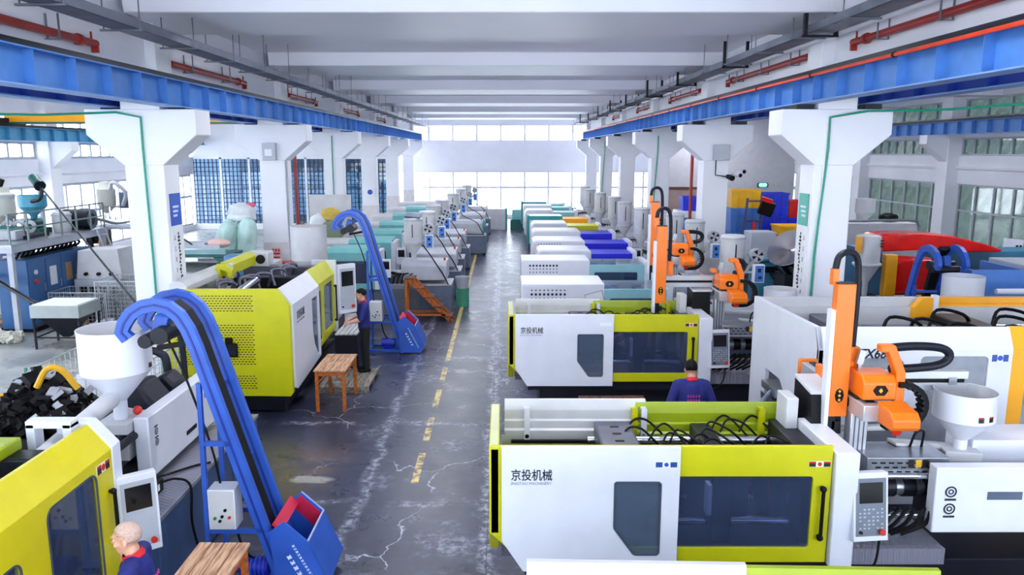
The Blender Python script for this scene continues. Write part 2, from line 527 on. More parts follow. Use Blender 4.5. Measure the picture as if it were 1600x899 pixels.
def floor_material():
    m = bpy.data.materials.new('worn_painted_concrete'); m.use_nodes = True
    nt = m.node_tree; N = nt.nodes; L = nt.links
    b = N['Principled BSDF']
    geo = N.new('ShaderNodeNewGeometry'); sep = N.new('ShaderNodeSeparateXYZ')
    L.new(geo.outputs['Position'], sep.inputs[0])
    def noise(scale, detail=6, rough=0.6):
        n = N.new('ShaderNodeTexNoise'); n.inputs['Scale'].default_value = scale
        n.inputs['Detail'].default_value = detail; n.inputs['Roughness'].default_value = rough
        L.new(geo.outputs['Position'], n.inputs['Vector']); return n.outputs['Fac']
    def M(op, a, bb=None, c=None, clamp=False):
        n = N.new('ShaderNodeMath'); n.operation = op; n.use_clamp = clamp
        for i, v in enumerate((a, bb, c)):
            if v is None: continue
            if isinstance(v, (int, float)): n.inputs[i].default_value = v
            else: L.new(v, n.inputs[i])
        return n.outputs[0]
    def ramp(v, lo, hi, a=0.0, z=1.0):
        n = N.new('ShaderNodeMapRange'); n.interpolation_type = 'SMOOTHSTEP'
        L.new(v, n.inputs[0])
        for i, q in enumerate((lo, hi, a, z)): n.inputs[i + 1].default_value = q
        return n.outputs[0]
    def mix(f, a, c):
        n = N.new('ShaderNodeMix'); n.data_type = 'RGBA'
        if isinstance(f, float): n.inputs[0].default_value = f
        else: L.new(f, n.inputs[0])
        for i, v in ((6, a), (7, c)):
            if isinstance(v, tuple): n.inputs[i].default_value = v
            else: L.new(v, n.inputs[i])
        return n.outputs[2]
    x, y = sep.outputs[0], sep.outputs[1]
    col = mix(ramp(noise(0.55), 0.2, 0.8), lin((34, 36, 54)), lin((54, 58, 82)))
    col = mix(ramp(noise(5, 8), 0.48, 0.8, 0, 0.4), col, lin((82, 86, 112)))
    # left side aisle: grey green epoxy, with the windows' brightness put into the colour
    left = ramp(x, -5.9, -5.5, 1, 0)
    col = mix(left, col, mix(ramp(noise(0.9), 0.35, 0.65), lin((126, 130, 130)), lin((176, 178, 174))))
    # white scuffs along the slab joints
    wob = M('MULTIPLY', M('SUBTRACT', noise(1.3), 0.5), 0.5)
    def joint(coord, pos, w, gain=1.0):
        d = M('ABSOLUTE', M('SUBTRACT', M('ADD', coord, wob), pos))
        return M('MULTIPLY', ramp(d, 0.0, w, 1, 0), gain)
    sc = ramp(noise(9, 8, 0.75), 0.42, 0.64)
    scl = ramp(noise(1.1, 3), 0.4, 0.62)
    a = M('MAXIMUM', joint(x, -0.2, 0.16), joint(x, -1.95, 0.13, 0.8))
    a = M('MAXIMUM', a, M('MULTIPLY', joint(y, 9.55, 0.13), scl))
    a = M('MAXIMUM', a, M('MULTIPLY', joint(y, 12.6, 0.13), scl))
    a = M('MAXIMUM', a, M('MULTIPLY', joint(y, 16.9, 0.13), scl))
    a = M('MAXIMUM', a, M('MULTIPLY', joint(y, 7.6, 0.3), 0.5))
    blot = M('MULTIPLY', ramp(noise(0.8, 4), 0.54, 0.72), 0.6)
    a = M('MULTIPLY', M('MAXIMUM', a, blot), sc)
    # hairline cracks
    vo = N.new('ShaderNodeTexVoronoi'); vo.feature = 'DISTANCE_TO_EDGE'; vo.inputs['Scale'].default_value = 0.42
    wv = N.new('ShaderNodeVectorMath'); wv.operation = 'ADD'
    nv = N.new('ShaderNodeTexNoise'); nv.inputs['Scale'].default_value = 1.7; nv.inputs['Detail'].default_value = 5
    L.new(geo.outputs['Position'], nv.inputs['Vector'])
    L.new(geo.outputs['Position'], wv.inputs[0]); L.new(nv.outputs['Color'], wv.inputs[1])
    L.new(wv.outputs[0], vo.inputs['Vector'])
    crack = M('MULTIPLY', ramp(vo.outputs['Distance'], 0.0, 0.007, 1, 0), ramp(noise(0.6, 2), 0.42, 0.56, 0, 0.9))
    a = M('MAXIMUM', a, crack)
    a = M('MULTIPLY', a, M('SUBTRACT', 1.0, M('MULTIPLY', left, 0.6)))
    col = mix(M('MULTIPLY', a, 0.9), col, lin((196, 200, 218)))
    # thin straight saw cuts
    def cut(coord, pos):
        d = M('ABSOLUTE', M('SUBTRACT', coord, pos)); return ramp(d, 0.004, 0.014, 0.6, 0)
    k = M('MAXIMUM', cut(x, -0.2), cut(y, 9.55))
    for p in (4.3, 6.9, 12.6, 16.9, 22.6, 28.6): k = M('MAXIMUM', k, cut(y, p))
    col = mix(k, col, lin((26, 28, 36)))
    # rust coloured stains near the left machines and one pale patch
    rust = M('MULTIPLY', ramp(M('ABSOLUTE', M('SUBTRACT', x, -3.0)), 0.2, 0.9, 1, 0), ramp(M('ABSOLUTE', M('SUBTRACT', y, 10.7)), 0.2, 1.4, 1, 0))
    rust = M('MULTIPLY', rust, ramp(noise(2.0, 5), 0.38, 0.62))
    col = mix(M('MULTIPLY', rust, 0.7), col, lin((108, 84, 68)))
    px = M('SUBTRACT', M('ADD', x, M('MULTIPLY', wob, 0.6)), -2.72); py = M('SUBTRACT', M('ADD', y, M('MULTIPLY', wob, -0.5)), 10.28)
    pd = M('SQRT', M('ADD', M('MULTIPLY', M('MULTIPLY', px, px), 0.5), M('MULTIPLY', M('MULTIPLY', py, py), 3.0)))
    col = mix(ramp(pd, 0.16, 0.27, 0.75, 0), col, lin((170, 166, 160)))
    # worn yellow lane lines
    wear = ramp(noise(6, 8, 0.75), 0.42, 0.54)
    ln = ramp(M('ABSOLUTE', M('SUBTRACT', x, -1.26)), 0.045, 0.06, 1, 0)
    dash = ramp(M('FRACT', M('MULTIPLY', y, 0.62)), 0.30, 0.36, 0, 1)
    far = ramp(y, 16.5, 19.0, 0, 1)
    dash = M('MAXIMUM', dash, far)
    ln = M('MULTIPLY', M('MULTIPLY', ln, dash), M('MULTIPLY', M('MAXIMUM', wear, M('MULTIPLY', far, 0.6)), ramp(y, 9.7, 10.1, 0, 1)))
    l2 = M('MULTIPLY', M('MULTIPLY', ramp(M('ABSOLUTE', M('SUBTRACT', x, -9.2)), 0.04, 0.06, 1, 0), wear), 0.9)
    col = mix(M('MAXIMUM', ln, l2), col, lin((216, 186, 96)))
    L.new(col, b.inputs['Base Color'])
    L.new(ramp(noise(1.6, 6), 0.2, 0.8, 0.24, 0.38), b.inputs['Roughness'])
    b.inputs['Specular IOR Level'].default_value = 0.65
    bp = N.new('ShaderNodeBump'); bp.inputs['Strength'].default_value = 0.05; bp.inputs['Distance'].default_value = 0.02
    L.new(noise(6, 8), bp.inputs['Height']); L.new(bp.outputs['Normal'], b.inputs['Normal'])
    return m

# ================================================================ SHELL
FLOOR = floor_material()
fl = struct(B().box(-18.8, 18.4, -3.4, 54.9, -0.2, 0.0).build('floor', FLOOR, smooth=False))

# ceiling slab with wide shallow beams
ce = struct(B().box(-18.8, 18.4, -3.4, 54.9, 7.1, 7.4).build('ceiling', CEIL, smooth=False))
for k in range(-2, 6):
    y0 = 12.6 + 7.6 * k
    prof = [(y0, 7.1), (y0 + 0.08, 6.77), (y0 + 2.42, 6.77), (y0 + 2.5, 7.1)]
    B().prism(prof, 'yz', -6.0, 5.74).build('ceiling_beam', CEIL, ce, bevel=0.02)
    for x0, x1 in ((-18.6, -6.75), (6.25, 18.2)):
        B().box(x0, x1, y0 + 1.0, y0 + 1.9, 6.65, 7.1).build('side_beam', CEIL, ce, smooth=False)
# long edge beams above the crane girders
wl = struct(B().box(-6.5, -6.2, -3.0, 54.5, 5.92, 7.1).build('trim_1', WALL, smooth=False))
wr = struct(B().box(5.72, 5.98, -3.0, 54.5, 6.08, 7.1).build('trim_2', WALL, smooth=False))

# window builder: frame + single panes, lies in the plane x = X (or y = Y for the end wall)
PANE = {}
def window(name, axis, at, a0, a1, z0, z1, cols, rows, pane_mat, frame_mat, t=0.05):
    m = B()
    def bx(p0, p1, q0, q1, d=0.06):
        if axis == 'x': m.box(at - d, at + d, p0, p1, q0, q1)
        else: m.box(p0, p1, at - d, at + d, q0, q1)
    xs = [a0 + (a1 - a0) * i / cols for i in range(cols + 1)]
    zs = [z0] + rows + [z1]
    for x in xs: bx(max(a0, x - t / 2), min(a1, x + t / 2) if x < a1 else a1, z0, z1) if a0 < x < a1 else bx(x if x == a0 else x - t, x + t if x == a0 else x, z0, z1)
    for z in zs:
        lo, hi = (z, z + t) if z == z0 else ((z - t, z) if z == z1 else (z - t / 2, z + t / 2))
        bx(a0, a1, lo, hi, 0.055)
    fr = struct(m.build(name, frame_mat, smooth=False))
    for j in range(len(zs) - 1):
        for i in range(cols):
            w = (a1 - a0) / cols; h = zs[j + 1] - zs[j]
            key = (axis, round(w, 3), round(h, 3), pane_mat.name)
            o = bpy.data.objects.new('pane', PANE.get(key))
            if key not in PANE:
                pb = B(True)
                if axis == 'x': pb.box(-0.006, 0.006, -w / 2 + 0.01, w / 2 - 0.01, -h / 2 + 0.01, h / 2 - 0.01)
                else: pb.box(-w / 2 + 0.01, w / 2 - 0.01, -0.006, 0.006, -h / 2 + 0.01, h / 2 - 0.01)
                tmp = pb.build('pane', pane_mat, smooth=False)
                PANE[key] = tmp.data
                bpy.data.objects.remove(tmp)
                o.data and None
                bpy.data.objects.remove(o)
                o = bpy.data.objects.new('pane', PANE[key])
            COL.objects.link(o)
            o.parent = fr
            c = (xs[i] + xs[i + 1]) / 2; z = (zs[j] + zs[j + 1]) / 2
            o.location = (at, c, z) if axis == 'x' else (c, at, z)
    return fr

WN = [0]
def wname():
    WN[0] += 1
    return 'window_%d' % WN[0]

# ---- left outer wall (x = -18.6), bright with daylight
lw = B()
bays = [(1.1 + 7.6 * k, 8.7 + 7.6 * k) for k in range(0, 6)]
for z0, z1 in ((0.0, 0.3), (3.29, 4.32), (5.01, 5.52), (6.03, 7.1)):
    lw.box(-18.85, -18.6, -3.2, 46.7, z0, z1)
lw.box(-18.85, -18.6, -3.2, 1.1, 0, 7.1)
struct(lw.build('wall_left', WALL, smooth=False))
struct(B().box(-18.62, -18.52, -3, 46.4, 3.7, 3.8).build('trim_3', WALL, smooth=False))
for a, b in bays:
    window(wname(), 'x', -18.74, a + 0.4, b - 0.4, 0.3, 3.29, 6, [2.0], G_CLEAR, PALEGREY, 0.11)
    window(wname(), 'x', -18.74, a + 0.4, b - 0.4, 4.32, 5.01, 8, [], G_CLEAR, PALEGREY, 0.1)
    window(wname(), 'x', -18.74, a + 0.4, b - 0.4, 5.52, 6.03, 5, [], G_CLEAR, PALEGREY, 0.1)
# ---- right outer wall (x = 18.2), tinted glazing
rw = B()
for z0, z1 in ((0.0, 0.12), (3.35, 4.46), (5.15, 5.9), (6.65, 7.1)):
    rw.box(18.2, 18.45, -3.2, 54.5, z0, z1)
rw.box(18.2, 18.45, -3.2, 1.1, 0, 7.1)
struct(rw.build('wall_right', WALL, smooth=False))
struct(B().box(18.1, 18.22, -3, 48.5, 3.95, 4.04).build('trim_4', WALL, smooth=False))
for a, b in [(1.1 + 7.6 * k, 8.7 + 7.6 * k) for k in range(0, 7)]:
    window(wname(), 'x', 18.33, a + 0.4, b - 0.4, 0.12, 3.35, 6, [2.3], G_GREEN, PALEGREY, 0.07)
    window(wname(), 'x', 18.33, a + 0.4, b - 0.4, 4.46, 5.15, 9, [], G_GREEN, PALEGREY, 0.07)
    window(wname(), 'x', 18.33, a + 0.4, b - 0.4, 5.9, 6.65, 5, [], G_GREEN, PALEGREY, 0.07)
# ---- wall behind the camera, glazed like the far end
fw_ = B()
for z0, z1 in ((0.0, 0.3), (3.32, 4.2), (6.55, 7.1)):
    fw_.box(-18.6, 18.2, -3.4, -3.15, z0, z1)
struct(fw_.build('wall_front', WALL, smooth=False))
window(wname(), 'y', -3.28, -18.6, 18.2, 0.3, 3.32, 14, [2.15], G_CLEAR, WALL, 0.07)
window(wname(), 'y', -3.28, -18.6, 18.2, 4.2, 6.55, 14, [], G_CLEAR, WALL, 0.07)
# wall posts between the bays, with small brackets that carry the outer crane girder
def wall_post(side, y):
    s = -1 if side == 'left' else 1
    X = -18.6 if side == 'left' else 18.2
    t = struct(B().box(min(X, X - s * 0.45) - (0.22 if s < 0 else 0), max(X, X - s * 0.45) + (0.22 if s > 0 else 0), y - 0.38, y + 0.38, 0, 7.1).build('trim_%d' % WN2(), WALL, smooth=False))
    gz = 5.01 if side == 'left' else 5.27
    B().prism([(X - s * 0.45, gz), (X - s * 1.3, gz), (X - s * 1.3, gz - 0.35), (X - s * 0.45, gz - 1.05)], 'xz', y - 0.28, y + 0.28).build('bracket', WALL, t, smooth=False)
_w2 = [9]
def WN2():
    _w2[0] += 1
    return _w2[0]
for k in range(1, 6):
    wall_post('left', 1.1 + 7.6 * k)
    wall_post('right', 1.1 + 7.6 * k)
wall_post('right', 46.7)

# ---- far end wall (y = 54.5)
ew = B()
for z0, z1 in ((0.0, 0.12), (3.32, 5.3), (6.55, 7.1)):
    ew.box(-18.6, 18.2, 54.5, 54.75, z0, z1)
struct(ew.build('wall_back', WALL, smooth=False))
window(wname(), 'y', 54.62, -18.6, 18.2, 0.12, 3.32, 22, [2.15], G_CLEAR, WALL, 0.14)
window(wname(), 'y', 54.62, -18.6, 18.2, 5.3, 6.55, 22, [], G_CLEAR, WALL, 0.14)

# ---- cross wall of blue glazing with a dark grid at the end of the left aisle (y = 46.4)
XA, XB = -18.6, -6.75
cg = struct(B().box(XA, XB, 46.4, 46.65, 4.3, 7.1).box(XA, XB, 46.4, 46.65, 0, 0.25).build('wall_cross_left', WALL, smooth=False))
fr = B()
NP = 8
for i in range(NP):
    x = XA + (XB - XA) * i / (NP - 1)
    fr.box(x - 0.06, x + 0.06, 46.4, 46.52, 0.25, 4.3)
fr.box(XA, XB, 46.4, 46.52, 4.2, 4.3); fr.box(XA, XB, 46.4, 46.52, 0.25, 0.35)
gw = struct(fr.build(wname(), WALL, smooth=False))
for i in range(NP - 1):
    x0 = XA + (XB - XA) * i / (NP - 1); x1 = XA + (XB - XA) * (i + 1) / (NP - 1)
    B().box(x0 + 0.05, x1 - 0.05, 46.5, 46.52, 0.3, 4.25).build('pane', G_BLUEPALE if i < 3 else G_BLUE, gw, smooth=False)
    bar = B()
    for k in range(1, 7):
        x = x0 + (x1 - x0) * k / 7
        bar.box(x - 0.025, x + 0.025, 46.43, 46.47, 0.3, 4.25)
    for k in range(1, 15):
        z = 0.3 + 3.95 * k / 15
        bar.box(x0, x1, 46.43, 46.47, z - 0.02, z + 0.02)
    bar.build('grid_bars', mat('dark_blue_bars', (30, 52, 84), 0.5), gw, smooth=False, kind='stuff')
# ---- cross wall at the end of the right aisle (y = 48.6)
cr = struct(B().box(9.7, 18.2, 48.6, 48.9, 0, 7.1).build('wall_cross_right', mat('lilac_grey_plaster', (218, 216, 222), 0.8, vary=0.03), smooth=False))
B().box(9.8, 12.6, 48.55, 48.6, 0, 2.3).build('panel', mat('dusty_rose_panel', (176, 150, 144), 0.7, vary=0.06), cr, smooth=False)
B().box(9.75, 12.7, 48.52, 48.58, 2.3, 2.45).build('lintel', mat('rusty_lintel', (110, 60, 50), 0.6), cr, smooth=False)

# ================================================================ COLUMNS
ORD = ['nearest', 'second', 'third', 'fourth', 'fifth', 'sixth', 'seventh']
XC = {'left': -6.36, 'right': 5.84}
YC = [13.76 + 7.6 * k for k in range(6)]
COLS = {}
def column(side, k):
    cx = XC[side]
    y = YC[k]
    extra = {('left', 0): 'with a blue headed wall sign and green pipe', ('left', 1): 'with a small grey meter box and red stencil',
             ('left', 2): 'with a green pipe down its face', ('left', 3): 'with a round blue notice plate',
             ('right', 0): 'with a green headed sign strip and green pipe', ('right', 1): 'with a grey box and spot cameras',
             ('right', 2): 'with a green pipe and red riser behind'}.get((side, k), 'far down the aisle')
    t = thing('concrete_column', 'white corbelled concrete column, %s in the %s row, %s' % (ORD[k], side, extra), 'column', (cx, y + 0.32, 0), group='corbelled columns along the aisle')
    B().box(cx - 0.345, cx + 0.345, y, y + 0.64, 0, 7.1).build('shaft', WALL, t, bevel=0.015)
    B().prism([(cx - 0.345, 4.37), (cx - 0.97, 4.9), (cx - 0.97, 5.34), (cx + 0.97, 5.34), (cx + 0.97, 4.9), (cx + 0.345, 4.37)], 'xz', y - 0.025, y + 0.665).build('corbel', WALL, t, bevel=0.015)
    if k > 0:
        B().box(cx - 0.36, cx + 0.36, y - 0.018, y + 0.658, 0, 2.12).build('base_band', mat('off_white_dado', (222, 216, 218), 0.7), t, bevel=0.01)
    gz = 5.43 if side == 'right' else 5.37
    for gx in ((-6.94, -5.75) if side == 'left' else (5.3, 6.5)):
        B().box(gx - 0.15, gx + 0.15, y + 0.08, y + 0.56, 5.32, gz).build('bearing_pad', IRON, t, smooth=False)
    COLS[(side, k)] = t
    return t
for k in range(6):
    column('left', k); column('right', k)

def col_pipe(side, k, dx, mt, z0=0.3, z1=5.2, r=0.02, horiz=None):
    t = COLS[(side, k)]; cx = XC[side]; y = YC[k]
    pts = [(cx + dx, y - 0.04, z0), (cx + dx * 0.9, y - 0.04, (z0 + z1) / 2), (cx + dx * 0.5, y - 0.055, z1 - 0.55), (cx + dx * 0.5, y - 0.055, z1)]
    if horiz: pts += horiz
    B().tube(pts, r).build('green_pipe', mt, t)
col_pipe('left', 0, 0.05, GREENPIPE, horiz=[(-6.7, 13.6, 5.28), (-7.5, 12.8, 5.2), (-8.5, 11.6, 5.17), (-9.8, 10.9, 5.2)])
col_pipe('left', 2, 0.0, GREENPIPE)
col_pipe('right', 2, -0.25, GREENPIPE)
col_pipe('right', 0, -0.28, GREENPIPE, horiz=[(6.3, 13.6, 5.3), (7.2, 12.7, 5.28), (8.5, 11.8, 5.37), (10.0, 11.0, 5.6)])
col_pipe('right', 4, -0.25, GREENPIPE)
B().tube([(5.84 - 0.18, 13.73, 5.2), (5.84 - 0.2, 13.73, 2.0)], 0.018).build('conduit', WALL, COLS[('right', 0)])
# sign strips on the aisle faces of the two nearest columns
def sign_strip(side, head_mat, z_top):
    t = COLS[(side, 0)]
    s = 1 if side == 'left' else -1
    x = XC[side] + s * 0.346
    xa, xb = (x, x + 0.015) if s > 0 else (x - 0.015, x)
    B().box(xa, xb, 13.86, 14.3, 0.4, z_top).build('sign_strip', PAPER, t, smooth=False)
    B().box(xa + s * 0.006, xb + s * 0.006, 13.86, 14.3, z_top - 0.58, z_top).build('sign_head', head_mat, t, smooth=False)
    rnd = random.Random(3)
    b = B(); c = B()
    z = z_top - 0.8
    xf = xb if s > 0 else xa
    def glyph(bb, y, z, h):
        for q in range(3):
            bb.box(xf - 0.002, xf + 0.002, y + rnd.uniform(-.3, 0) * h, y + rnd.uniform(0.1, .4) * h, z + (q - 1) * h * 0.36 - 0.1 * h, z + (q - 1) * h * 0.36 + 0.1 * h)
        bb.box(xf - 0.002, xf + 0.002, y - 0.06 * h, y + 0.06 * h, z - 0.45 * h, z + 0.45 * h)
    while z > 0.6:
        glyph(b, 14.12, z, 0.19)
        glyph(c, 13.96, z, 0.09)
        z -= 0.2
    b.build('lettering', INK, t, smooth=False, kind='stuff'); c.build('small_lettering', GREYINK, t, smooth=False, kind='stuff')
    d = B()
    for q in range(3): d.box(min(xf + s * 0.005, xf + s * 0.009), max(xf + s * 0.005, xf + s * 0.009), 13.95, 14.2 - 0.04 * q, z_top - 0.26 - 0.08 * q, z_top - 0.22 - 0.08 * q)
    d.build('head_lettering', WHITEINK, t, smooth=False, kind='stuff')
sign_strip('left', SIGNBLUE, 3.86)
sign_strip('right', SIGNGREEN, 3.86)
# small fittings on the other columns
t = COLS[('left', 1)]; y = YC[1]
mb = B().box(-6.56, -6.2, y - 0.18, y, 4.38, 4.84).build('meter_box', PALEGREY, t, bevel=0.012)
B().box(-6.49, -6.3, y - 0.19, y - 0.18, 4.5, 4.68).build('meter_window', PAPER, mb, smooth=False)
B().box(-6.48, -6.26, y - 0.04, y - 0.02, 1.78, 1.83).box(-6.48, -6.26, y - 0.04, y - 0.02, 1.68, 1.72).box(-6.47, -6.42, y - 0.04, y - 0.02, 1.86, 1.94).box(-6.39, -6.34, y - 0.04, y - 0.02, 1.86, 1.94).box(-6.31, -6.26, y - 0.04, y - 0.02, 1.86, 1.94).build('red_stencil', REDBTN, t, smooth=False, kind='stuff')
B().tube([(-5.99, y + 0.1, 5.2), (-5.99, y + 0.1, 1.4)], 0.025).build('white_conduit', PALEGREY, t)
t = COLS[('left', 3)]; y = YC[3]
pl = B().box(-6.52, -6.1, y - 0.05, y, 2.5, 2.92).build('notice_plate', PAPER, t, smooth=False)
B().cyl((-6.31, y - 0.07, 2.74), (-6.31, y - 0.05, 2.74), 0.12).build('blue_roundel', SIGNBLUE, pl)
t = COLS[('right', 1)]; y = YC[1]
eb = B().box(5.72, 6.14, y - 0.21, y, 4.38, 4.8).build('junction_box', PALEGREY, t, bevel=0.012)
B().tube([(5.82, y - 0.03, 4.38), (5.82, y - 0.03, 3.98), (6.1, y - 0.03, 3.94)], 0.014).build('cable', BLACK, t)
for q, (dx, dz) in enumerate(((6.1, 4.0), (6.3, 4.05), (6.4, 4.12))):
    sp = B().cyl((dx, y - 0.22, dz - 0.05), (dx + 0.08, y - 0.44, dz - 0.1 + 0.03 * q), 0.06, 0.075).build('spot_camera', WHITE if q else BLACK, t)
    B().cyl((dx + 0.08, y - 0.44, dz - 0.1 + 0.03 * q), (dx + 0.083, y - 0.45, dz - 0.101 + 0.03 * q), 0.055).build('lens', SCREEN, sp)
    B().tube([(dx, y - 0.22, dz - 0.05), (6.15, y - 0.02, 3.96)], 0.014, 6).build('camera_arm', PALEGREY, t)
# red riser pipes beside the second and third columns
def riser(name, x, y, z0, z1, r, label):
    tag(B().tube([(x, y, z0), (x, y, z1)], r, 10).build(name, PIPERED), label, 'pipe')
riser('riser_pipe', -5.95, 22.2, 0.0, 5.36, 0.045, 'thin red riser pipe beside the second column of the left row')
riser('riser_pipe', 5.4, 22.3, 0.0, 5.42, 0.045, 'thin red riser pipe beside the second column of the right row')
riser('riser_pipe', -6.1, 22.2, 6.26, 6.76, 0.06, 'short dark red riser above the left girder under the cable tray')
riser('riser_pipe', 5.66, 22.3, 6.4, 6.76, 0.06, 'short dark red riser above the right girder under the cable tray')

# ================================================================ CRANE GIRDERS
def girder(label, cx, z0, h, y0, y1, face, mt, rail=True, fw=0.31, step=0.92, conduit=None, cat='crane girder'):
    t = thing('crane_girder', label, cat, (cx, y0, z0))
    B().box(cx - 0.012, cx + 0.012, y0, y1, z0 + 0.02, z0 + h - 0.02).build('web', mt, t, smooth=False)
    B().box(cx - fw / 2, cx + fw / 2, y0, y1, z0, z0 + 0.02).build('bottom_flange', mat('girder_pale_blue_flange', (120, 158, 214), 0.5), t, smooth=False)
    B().box(cx - fw / 2, cx + fw / 2, y0, y1, z0 + h - 0.02, z0 + h).build('top_flange', mt, t, smooth=False)
    if rail:
        B().box(cx - 0.06, cx + 0.06, y0, y1, z0 + h, z0 + h + 0.09).build('crane_rail', IRON, t, smooth=False)
        B().box(cx - 0.14, cx + 0.14, y0, y1, z0 + h, z0 + h + 0.028).build('rail_pad', IRON, t, smooth=False)
    first = None
    n = int((y1 - y0) / step)
    for i in range(n):
        y = y0 + 0.3 + i * step
        if first is None:
            xa, xb = (cx + 0.012, cx + fw / 2 - 0.01) if face > 0 else (cx - fw / 2 + 0.01, cx - 0.012)
            first = B().box(xa, xb, y - 0.006, y + 0.006, z0 + 0.02, z0 + h - 0.02).build('stiffener', mt, t, smooth=False)
        else:
            part_copy(first, dy=i * step)
    if conduit:
        B().tube([(conduit[0], y0, conduit[1]), (conduit[0], y1, conduit[1])], 0.028, 8).build('orange_conduit', CONDUIT, t)
        for i in range(0, n, 3):
            y = y0 + 0.3 + i * step
            B().cyl((conduit[0], y, conduit[1]), (conduit[0], y + 0.05, conduit[1]), 0.038, n=8).build('clip', BLACK, t)
    return t
girder('blue steel crane girder along the left columns, aisle side, with dark rail on top', -5.75, 5.37, 0.46, 4.6, 54.4, 1, GIRDER)
girder('blue steel crane girder along the right columns, aisle side, with orange conduit', 5.3, 5.43, 0.46, 4.6, 52.3, -1, GIRDER, conduit=(5.12, 5.86))
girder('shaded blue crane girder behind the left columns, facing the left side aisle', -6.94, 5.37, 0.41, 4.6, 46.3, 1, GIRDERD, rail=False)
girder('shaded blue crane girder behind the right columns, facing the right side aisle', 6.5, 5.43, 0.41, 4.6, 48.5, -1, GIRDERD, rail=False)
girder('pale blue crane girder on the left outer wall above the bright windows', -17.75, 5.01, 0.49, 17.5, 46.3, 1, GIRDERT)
girder('blue crane girder on the right outer wall between two window bands', 17.35, 5.27, 0.49, 17.5, 48.4, -1, GIRDER)
# yellow travelling crane bridge in the left aisle
t = thing('bridge_crane', 'yellow overhead crane bridge spanning the left side aisle under the girder', 'crane', (-12.4, 28.2, 5.5))
B().box(-17.8, -7.2, 28.0, 28.4, 5.66, 5.98).build('bridge_beam', AMBER, t, smooth=False)
B().box(-17.8, -7.2, 27.95, 28.45, 5.60, 5.66).build('lower_flange', GTEAL, t, smooth=False)
B().box(-17.87, -17.63, 27.4, 29.0, 5.59, 5.8).build('end_carriage', IRON, t, smooth=False)
B().box(-7.4, -7.15, 27.4, 29.0, 5.55, 5.8).build('end_carriage', IRON, t, smooth=False)

# ================================================================ CEILING SERVICES
def tray(label, x0, x1, z, y0, y1, hanger_mat, hangers):
    t = thing('cable_tray', label, 'cable tray', ((x0 + x1) / 2, y0, z))
    B().box(x0, x1, y0, y1, z, z + 0.006).box(x0, x0 + 0.006, y0, y1, z, z + 0.13).box(x1 - 0.006, x1, y0, y1, z, z + 0.13).build('channel', GALV, t, smooth=False)
    y = y0 + 1.0
    while y < y1:
        B().box(x0 - 0.15, x1 + 0.06, y, y + 0.05, z - 0.03, z - 0.005).build('bracket', GALV, t, smooth=False)
        for x in (x0 - 0.1, x1 + 0.03):
            B().box(x - 0.006, x + 0.006, y + 0.01, y + 0.03, z - 0.02, 7.1).build('hanger_rod', GALV, t, smooth=False)
        y += 1.9
    for y in hangers:
        for x in (x0 - 0.05, x1 + 0.06):
            B().box(x - 0.03, x + 0.03, y, y + 0.06, z - 0.04, z + 0.5).build('black_hanger', IRON, t, smooth=False)
        B().box(x0 - 0.1, x1 + 0.1, y, y + 0.05, z - 0.06, z - 0.025).build('cross_bar', IRON, t, smooth=False)
    return t
tray('grey galvanised cable tray under the ceiling above the left girder', -5.5, -5.12, 6.3, 4.5, 54, IRON, [])
tray('grey galvanised cable tray with black hangers above the right girder', 4.84, 5.22, 6.46, 4.5, 54, IRON, [12.7 + 4.55 * k for k in range(9)])
tag(B().tube([(5.37, 6.5, 6.5), (5.37, 51, 6.5)], 0.065, 12).build('duct', WHITE), 'round white duct running beneath the right cable tray', 'duct')
def red_pipe(x, z, y0, y1, label):
    t = thing('sprinkler_pipe', label, 'pipe', (x, y0, z))
    B().tube([(x, y0, z), (x, y1, z)], 0.06, 12).build('pipe_run', PIPERED, t)
    B().cyl((x, y1 - 0.5, z), (x, y1 - 0.42, z), 0.082).build('coupling', PIPERED, t)
    B().box(x - 0.05, x + 0.05, y1 - 0.05, y1 + 0.0, z - 0.13, z - 0.04).box(x - 0.012, x + 0.012, y1 - 0.12, y1 - 0.1, z + 0.03, z + 0.16).build('end_bracket', PIPERED, t, smooth=False)
    n = max(1, int((y1 - y0) / 1.6))
    for i in range(n):
        y = y0 + (y1 - y0) * (i + 0.4) / n
        B().box(x - 0.09, x - 0.075, y, y + 0.03, z - 0.085, z + 0.25).box(x + 0.075, x + 0.09, y, y + 0.03, z - 0.085, z + 0.25).box(x - 0.12, x + 0.09, y, y + 0.03, z - 0.09, z - 0.075).build('stirrup', GALV, t, smooth=False)
for i, (a, b) in enumerate(((4.5, 11.9), (14.5, 18.6), (22.3, 25.6), (29.8, 33.0), (37.4, 40.2))):
    red_pipe(-6.08, 6.19, a, b, 'red sprinkler pipe on the upper left wall, %s stretch from the camera' % ORD[i])
for i, (a, b) in enumerate(((4.5, 12.8), (14.6, 19.8), (22.5, 26.6), (29.8, 33.0), (37.4, 40.2))):
    red_pipe(5.6, 6.33, a, b, 'red sprinkler pipe on the upper right wall, %s stretch from the camera' % ORD[i])
